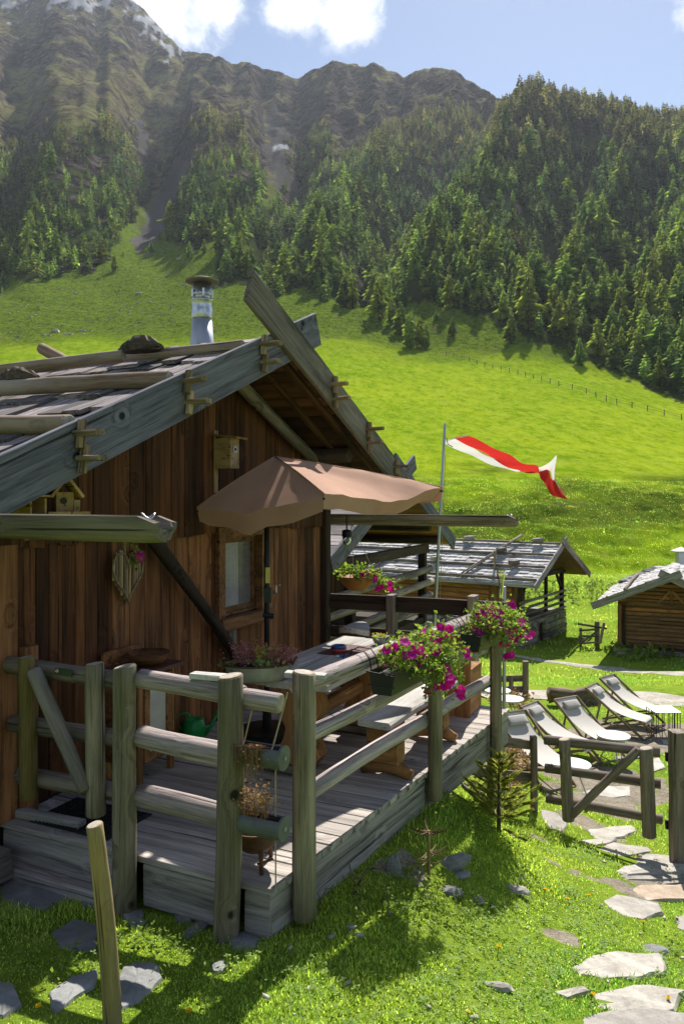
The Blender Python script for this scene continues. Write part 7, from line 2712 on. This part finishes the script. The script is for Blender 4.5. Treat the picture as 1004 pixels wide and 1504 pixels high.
young_spruce(732, 1222, 112, 'young yellowish green spruce growing at the far corner of the deck')
dg = at(629, 1290)
o = thing('dead_sapling', 'dead little conifer sapling with bare reddish twigs in the lawn', 'tree', dg)
dh = 70 / F * dg.y
log('trunk', dg - Vector((0, 0, .03)), dg + Vector((0, 0, dh)), 0.012, 0.009, M['stake'], o, seg=5, n=7)
for zf, n_, L in ((0.97, 9, 0.13), (0.55, 6, 0.12), (0.42, 6, 0.11), (0.32, 4, 0.10)):
    for k in range(n_):
        a = random.uniform(0, 6.28)
        p = dg + Vector((0, 0, dh * zf))
        e = p + Vector((math.cos(a) * L, math.sin(a) * L, random.uniform(-0.01, 0.05)))
        MB().tube([p, p.lerp(e, 0.5) + Vector((0, 0, -0.01)), e], [0.005, 0.004, 0.002], 5).build('twig', M['rust'] if zf > .9 else M['stake'], o)


def weeds(name, spots, mat, n, size, sp, hz, label=None):
    mb = MB()
    for px, py in spots:
        g = at(px, py)
        for _ in range(n):
            p = g + Vector((random.gauss(0, sp), random.gauss(0, sp), 0))
            p.z = gz(p.x, p.y)
            leaves(mb, p + Vector((0, 0, random.uniform(0.02, hz))), 5, (0.02, 0.02, 0.015), size)
    tag(mb.build(name, mat), kind='stuff')


weeds('broadleaf_weeds', [(640, 1330), (625, 1310), (655, 1345), (600, 1320), (590, 1300), (690, 1330), (520, 1330), (490, 1345), (560, 1345), (560, 1200), (590, 1205), (230, 1390), (300, 1450), (60, 1420),
                           (790, 1240), (775, 1225), (760, 1230), (740, 1235), (715, 1240), (680, 1190), (690, 1205), (705, 1215), (820, 1235), (1000, 1400), (985, 1290)], M['petleaf'], 22, 0.026, 0.11, 0.07)
weeds('bank_weeds', [(760 + 9 * i, 862 + (i % 3) * 9) for i in range(0, 26, 2)] + [(930, 965), (950, 962), (985, 965)], M['grass'] if False else M['petleaf'], 26, 0.22, 0.7, 0.35)
weeds('dry_shrub', [(735, 1095), (752, 1120), (742, 1140), (760, 1150), (742, 1170), (700, 1150), (722, 1085)], M['dry'], 55, 0.05, 0.11, 0.42)
weeds('border_herbs', [(745, 1030), (760, 1027), (735, 1033), (752, 1038)], M['dry'], 30, 0.07, 0.16, 0.16)
# dry stalks lying by the deck edge
mb = MB()
for (a, b) in (((452, 1302), (470, 1330)), ((505, 1262), (520, 1310)), ((462, 1345), (495, 1312)), ((515, 1320), (540, 1280)), ((560, 1325), (572, 1345)), ((480, 1255), (505, 1300)), ((482, 1250), (490, 1240)), ((530, 1290), (565, 1285)), ((525, 1300), (535, 1330)), ((520, 1310), (528, 1345))):
    pa, pb_ = at(*a), at(*b)
    mid = pa.lerp(pb_, 0.5) + Vector((0, 0, random.uniform(0.04, 0.14)))
    mb.tube([pa, mid, pb_ + Vector((0, 0, 0.03))], [0.005, 0.004, 0.002], 5)
tag(mb.build('dry_stalks', M['peg'], None, True), kind='stuff')
for px, py, where in [(730, 1405, 'in the open lawn left of the path slabs'), (863, 1322, 'at the left tip of the oval path slab'), (756, 1262, 'below the young spruce'),
                      (735, 1242, 'right under the young spruce'), (866, 1470, 'between the two lowest path slabs'), (985, 1478, 'on the edge of the big lowest slab'),
                      (836, 1330, 'just left of the oval path slab'), (798, 1317, 'in the grass well left of the warm brown slab'), (690, 1500, 'at the very bottom of the lawn'),
                      (274, 1500, 'at the bottom edge right of the stake'), (945, 1365, 'below the oval path slab'), (935, 1262, 'on the layered slab by the gate'), (60, 1490, 'at the bottom left corner among grey slabs')]:
    g = at(px, py)
    o = thing('dandelion', 'yellow dandelion ' + where, 'flower', g, group='dandelions scattered over the lawn')
    top = g + Vector((random.uniform(-.02, .02), 0, random.uniform(0.03, 0.055)))
    MB().tube([g, top], 0.003, 4).build('stem', M['petleaf'], o)
    mb = MB()
    for k in range(26):
        a = random.uniform(0, 6.28)
        d = Vector((math.cos(a), math.sin(a), random.uniform(0.1, 1.2))).normalized() * 0.014
        sd = d.cross(Vector((0, 0, 1))).normalized() * 0.004
        mb.add([top - sd, top + sd, top + d + sd, top + d - sd], [(0, 1, 2, 3)])
    mb.build('bloom', M['dandelion'], o)

# ------------------------------------------------------------------ grass
def inside_any(x, y, polys):
    m = np.zeros(x.shape, bool)
    for p in polys:
        pa = np.array(p)
        lo, hi_ = pa.min(0), pa.max(0)
        s_ = (x > lo[0]) & (x < hi_[0]) & (y > lo[1]) & (y < hi_[1])
        if s_.any():
            ii_ = np.where(s_)[0]
            m[ii_] |= inpoly(x[ii_], y[ii_], p)
    return m


def grass(name, count, y0, y1, hmin, hmax, wid, power, segs):
    t_ = RNG.random(count)
    Y = (y0 ** power + t_ * (y1 ** power - y0 ** power)) ** (1 / power)
    X = (RNG.random(count) - 0.5) * 2 * (0.5 * Y + 0.25)
    uu_ = X * DU.x + Y * DU.y
    nn_ = X * DN.x + Y * DN.y
    on_deck = (uu_ > 3.30) & (uu_ < 7.3) & (nn_ < edge_n(uu_) - 0.02)
    hutm = (uu_ > 2.8) & (uu_ < 14.5) & (nn_ < -3.7) & (nn_ > -12.5)
    keep = ~(on_deck | hutm)
    X, Y = X[keep], Y[keep]
    d = near_dirt(X, Y)
    keep = (RNG.random(X.size) > d * 1.25)
    clump = fbm(X * 2.2, Y * 2.2, 3, 201)
    keep &= RNG.random(X.size) < np.clip(0.75 + clump * 1.5, 0.15, 1)
    keep &= ~inside_any(X, Y, STONE_POLYS)
    if y1 > 10:
        px = 502 + F * X / Y
        py = HORIZON - F * (ground(X, Y) - EYE) / Y
        keep &= ~((py > 1008) & (py < 1034) & (px > 690))
        keep &= ~((py > 960) & (py < 996) & (np.abs(py - np.interp(px, [752, 800, 850, 905, 960, 1010], [962, 971, 977, 983, 988, 991])) < 5) & (px > 745))
    X, Y, clump = X[keep], Y[keep], clump[keep]
    n = X.size
    Z = ground(X, Y) - 0.006
    tall = np.clip(fbm(X * 0.9, Y * 0.9, 3, 211) + 0.35, 0.1, 1)
    uu_ = X * DU.x + Y * DU.y
    nn_ = X * DN.x + Y * DN.y
    by_deck = ((uu_ > 3.55) & (uu_ < 7.3) & (nn_ < edge_n(uu_) + 0.28)).astype(float)
    hgt_ = (hmin + (hmax - hmin) * tall * RNG.random(n)) * (1 + 1.1 * by_deck * RNG.random(n))
    an = RNG.uniform(0, 6.28, n)
    lean = RNG.uniform(0.15, 0.9, n) * hgt_
    wv = wid * RNG.uniform(0.6, 1.3, n)
    dx, dy = np.cos(an), np.sin(an)
    an2 = an + RNG.normal(1.57, 0.5, n)
    sx_, sy_ = np.cos(an2) * wv / 2, np.sin(an2) * wv / 2
    if segs == 2:
        mx_, my_, mz = X + dx * lean * 0.3, Y + dy * lean * 0.3, Z + hgt_ * 0.6
        V = np.stack([np.stack([X - sx_, Y - sy_, Z], -1), np.stack([X + sx_, Y + sy_, Z], -1), np.stack([mx_ - sx_ * .75, my_ - sy_ * .75, mz], -1), np.stack([mx_ + sx_ * .75, my_ + sy_ * .75, mz], -1),
                      np.stack([X + dx * lean, Y + dy * lean, Z + hgt_ * 0.95], -1)], 1)
        T = np.array([(0, 1, 3), (0, 3, 2), (2, 3, 4)])
        k = 5
    else:
        V = np.stack([np.stack([X - sx_, Y - sy_, Z], -1), np.stack([X + sx_, Y + sy_, Z], -1), np.stack([X + dx * lean, Y + dy * lean, Z + hgt_], -1)], 1)
        T = np.array([(0, 1, 2)])
        k = 3
    tris = (T[None] + (np.arange(n) * k)[:, None, None]).reshape(-1, 3)
    me = big_mesh(name, V.reshape(-1, 3), tris, M['grass'])
    yel = np.clip(0.5 + fbm(X * 0.7, Y * 0.7, 4, 221) * 1.4 + RNG.normal(0, 0.15, n), 0, 1)
    c_ = np.ones((n, k, 4))
    a_, b_ = np.array([0.62, 0.85, 0.9]), np.array([1.25, 1.12, 1.0])
    col = a_ * (1 - yel[:, None]) + b_ * yel[:, None]
    straw = RNG.random(n) < 0.035 + 0.16 * sstep(0.05, 0.35, fbm(X * 1.7 + 40, Y * 1.7, 3, 231))
    col[straw] = np.array([1.25, 0.95, 1.9])
    c_[..., :3] = col[:, None, :] * np.clip(RNG.lognormal(-0.05, 0.34 if y1 < 10 else 0.12, (n, 1, 1)), 0.35, 1.7)
    set_attr(me, 'tint', c_.reshape(-1, 4))
    tag(obj(name, me), kind='stuff')
    print(name, n, len(tris))


grass('grass', 240000, 2.2, 7.0, 0.014, 0.062, 0.0062, 1.2, 2)
grass('grass_beyond', 170000, 6.9, 22.0, 0.03, 0.10, 0.016, 1.5, 1)
grass('meadow_grass', 110000, 21.0, 82.0, 0.06, 0.26, 0.06, 1.9, 1)

# clover, fallen bits and small stones in the turf
n = 15000
Y = 2.4 + 5.0 * RNG.random(n) ** 0.8
X = (RNG.random(n) - 0.5) * 2 * (0.5 * Y + 0.2)
uu_, nn_ = X * DU.x + Y * DU.y, X * DN.x + Y * DN.y
keep = ~((uu_ > 3.28) & (nn_ < edge_n(uu_) + 0.02)) & (fbm(X * 1.3 + 3, Y * 1.3, 4, 241) > 0.06) & ~inside_any(X, Y, STONE_POLYS) & (near_dirt(X, Y) < 0.4)
X, Y = X[keep], Y[keep]
n = X.size
Z = h_near(X, Y) + RNG.uniform(0.012, 0.045, n)
V = []
for k in range(3):
    a = RNG.uniform(0, 6.28, n) if k == 0 else a + 2.094
    s_ = RNG.uniform(0.006, 0.013, n) if k == 0 else s_
    tl = RNG.normal(0, 0.35, n)
    ca_, sa_ = np.cos(a), np.sin(a)
    p0 = np.stack([X, Y, Z], -1)
    m_ = np.stack([X + ca_ * s_, Y + sa_ * s_, Z + tl * s_], -1)
    w_ = np.stack([-sa_ * s_ * 0.6, ca_ * s_ * 0.6, 0 * s_], -1)
    e_ = np.stack([X + ca_ * s_ * 1.7, Y + sa_ * s_ * 1.7, Z + tl * s_ * 1.2], -1)
    V.append(np.stack([p0, m_ + w_, e_, m_ - w_], 1))
V = np.concatenate(V).reshape(-1, 3)
me = big_mesh('clover', V, np.arange(len(V)).reshape(-1, 4), M['clover'], False, 4)
tag(obj('clover', me), kind='stuff')
V, Fc, b = [], [], 0
for _ in range(95):
    y_ = random.uniform(2.8, 7.5)
    x_ = random.uniform(-0.4, 0.5 * y_)
    if x_ * DN.x + y_ * DN.y < edge_n(x_ * DU.x + y_ * DU.y) + 0.1:
        continue
    s_ = random.uniform(0.005, 0.015)
    q = cube * s_ * RNG.uniform(0.4, 1.2, (8, 3)) * np.array([1.8, 0.9, 0.5])
    an = random.uniform(0, 6.28)
    R2 = np.array([[math.cos(an), -math.sin(an), 0], [math.sin(an), math.cos(an), 0], [0, 0, 1]])
    V.append(q @ R2.T + np.array([x_, y_, gz(x_, y_) + random.uniform(0.005, 0.03)]))
    Fc.append(cf + b)
    b += 8
me = big_mesh('turf_debris', np.concatenate(V), np.concatenate(Fc), M['slab'], False, 4)
tag(obj('turf_debris', me), kind='stuff')
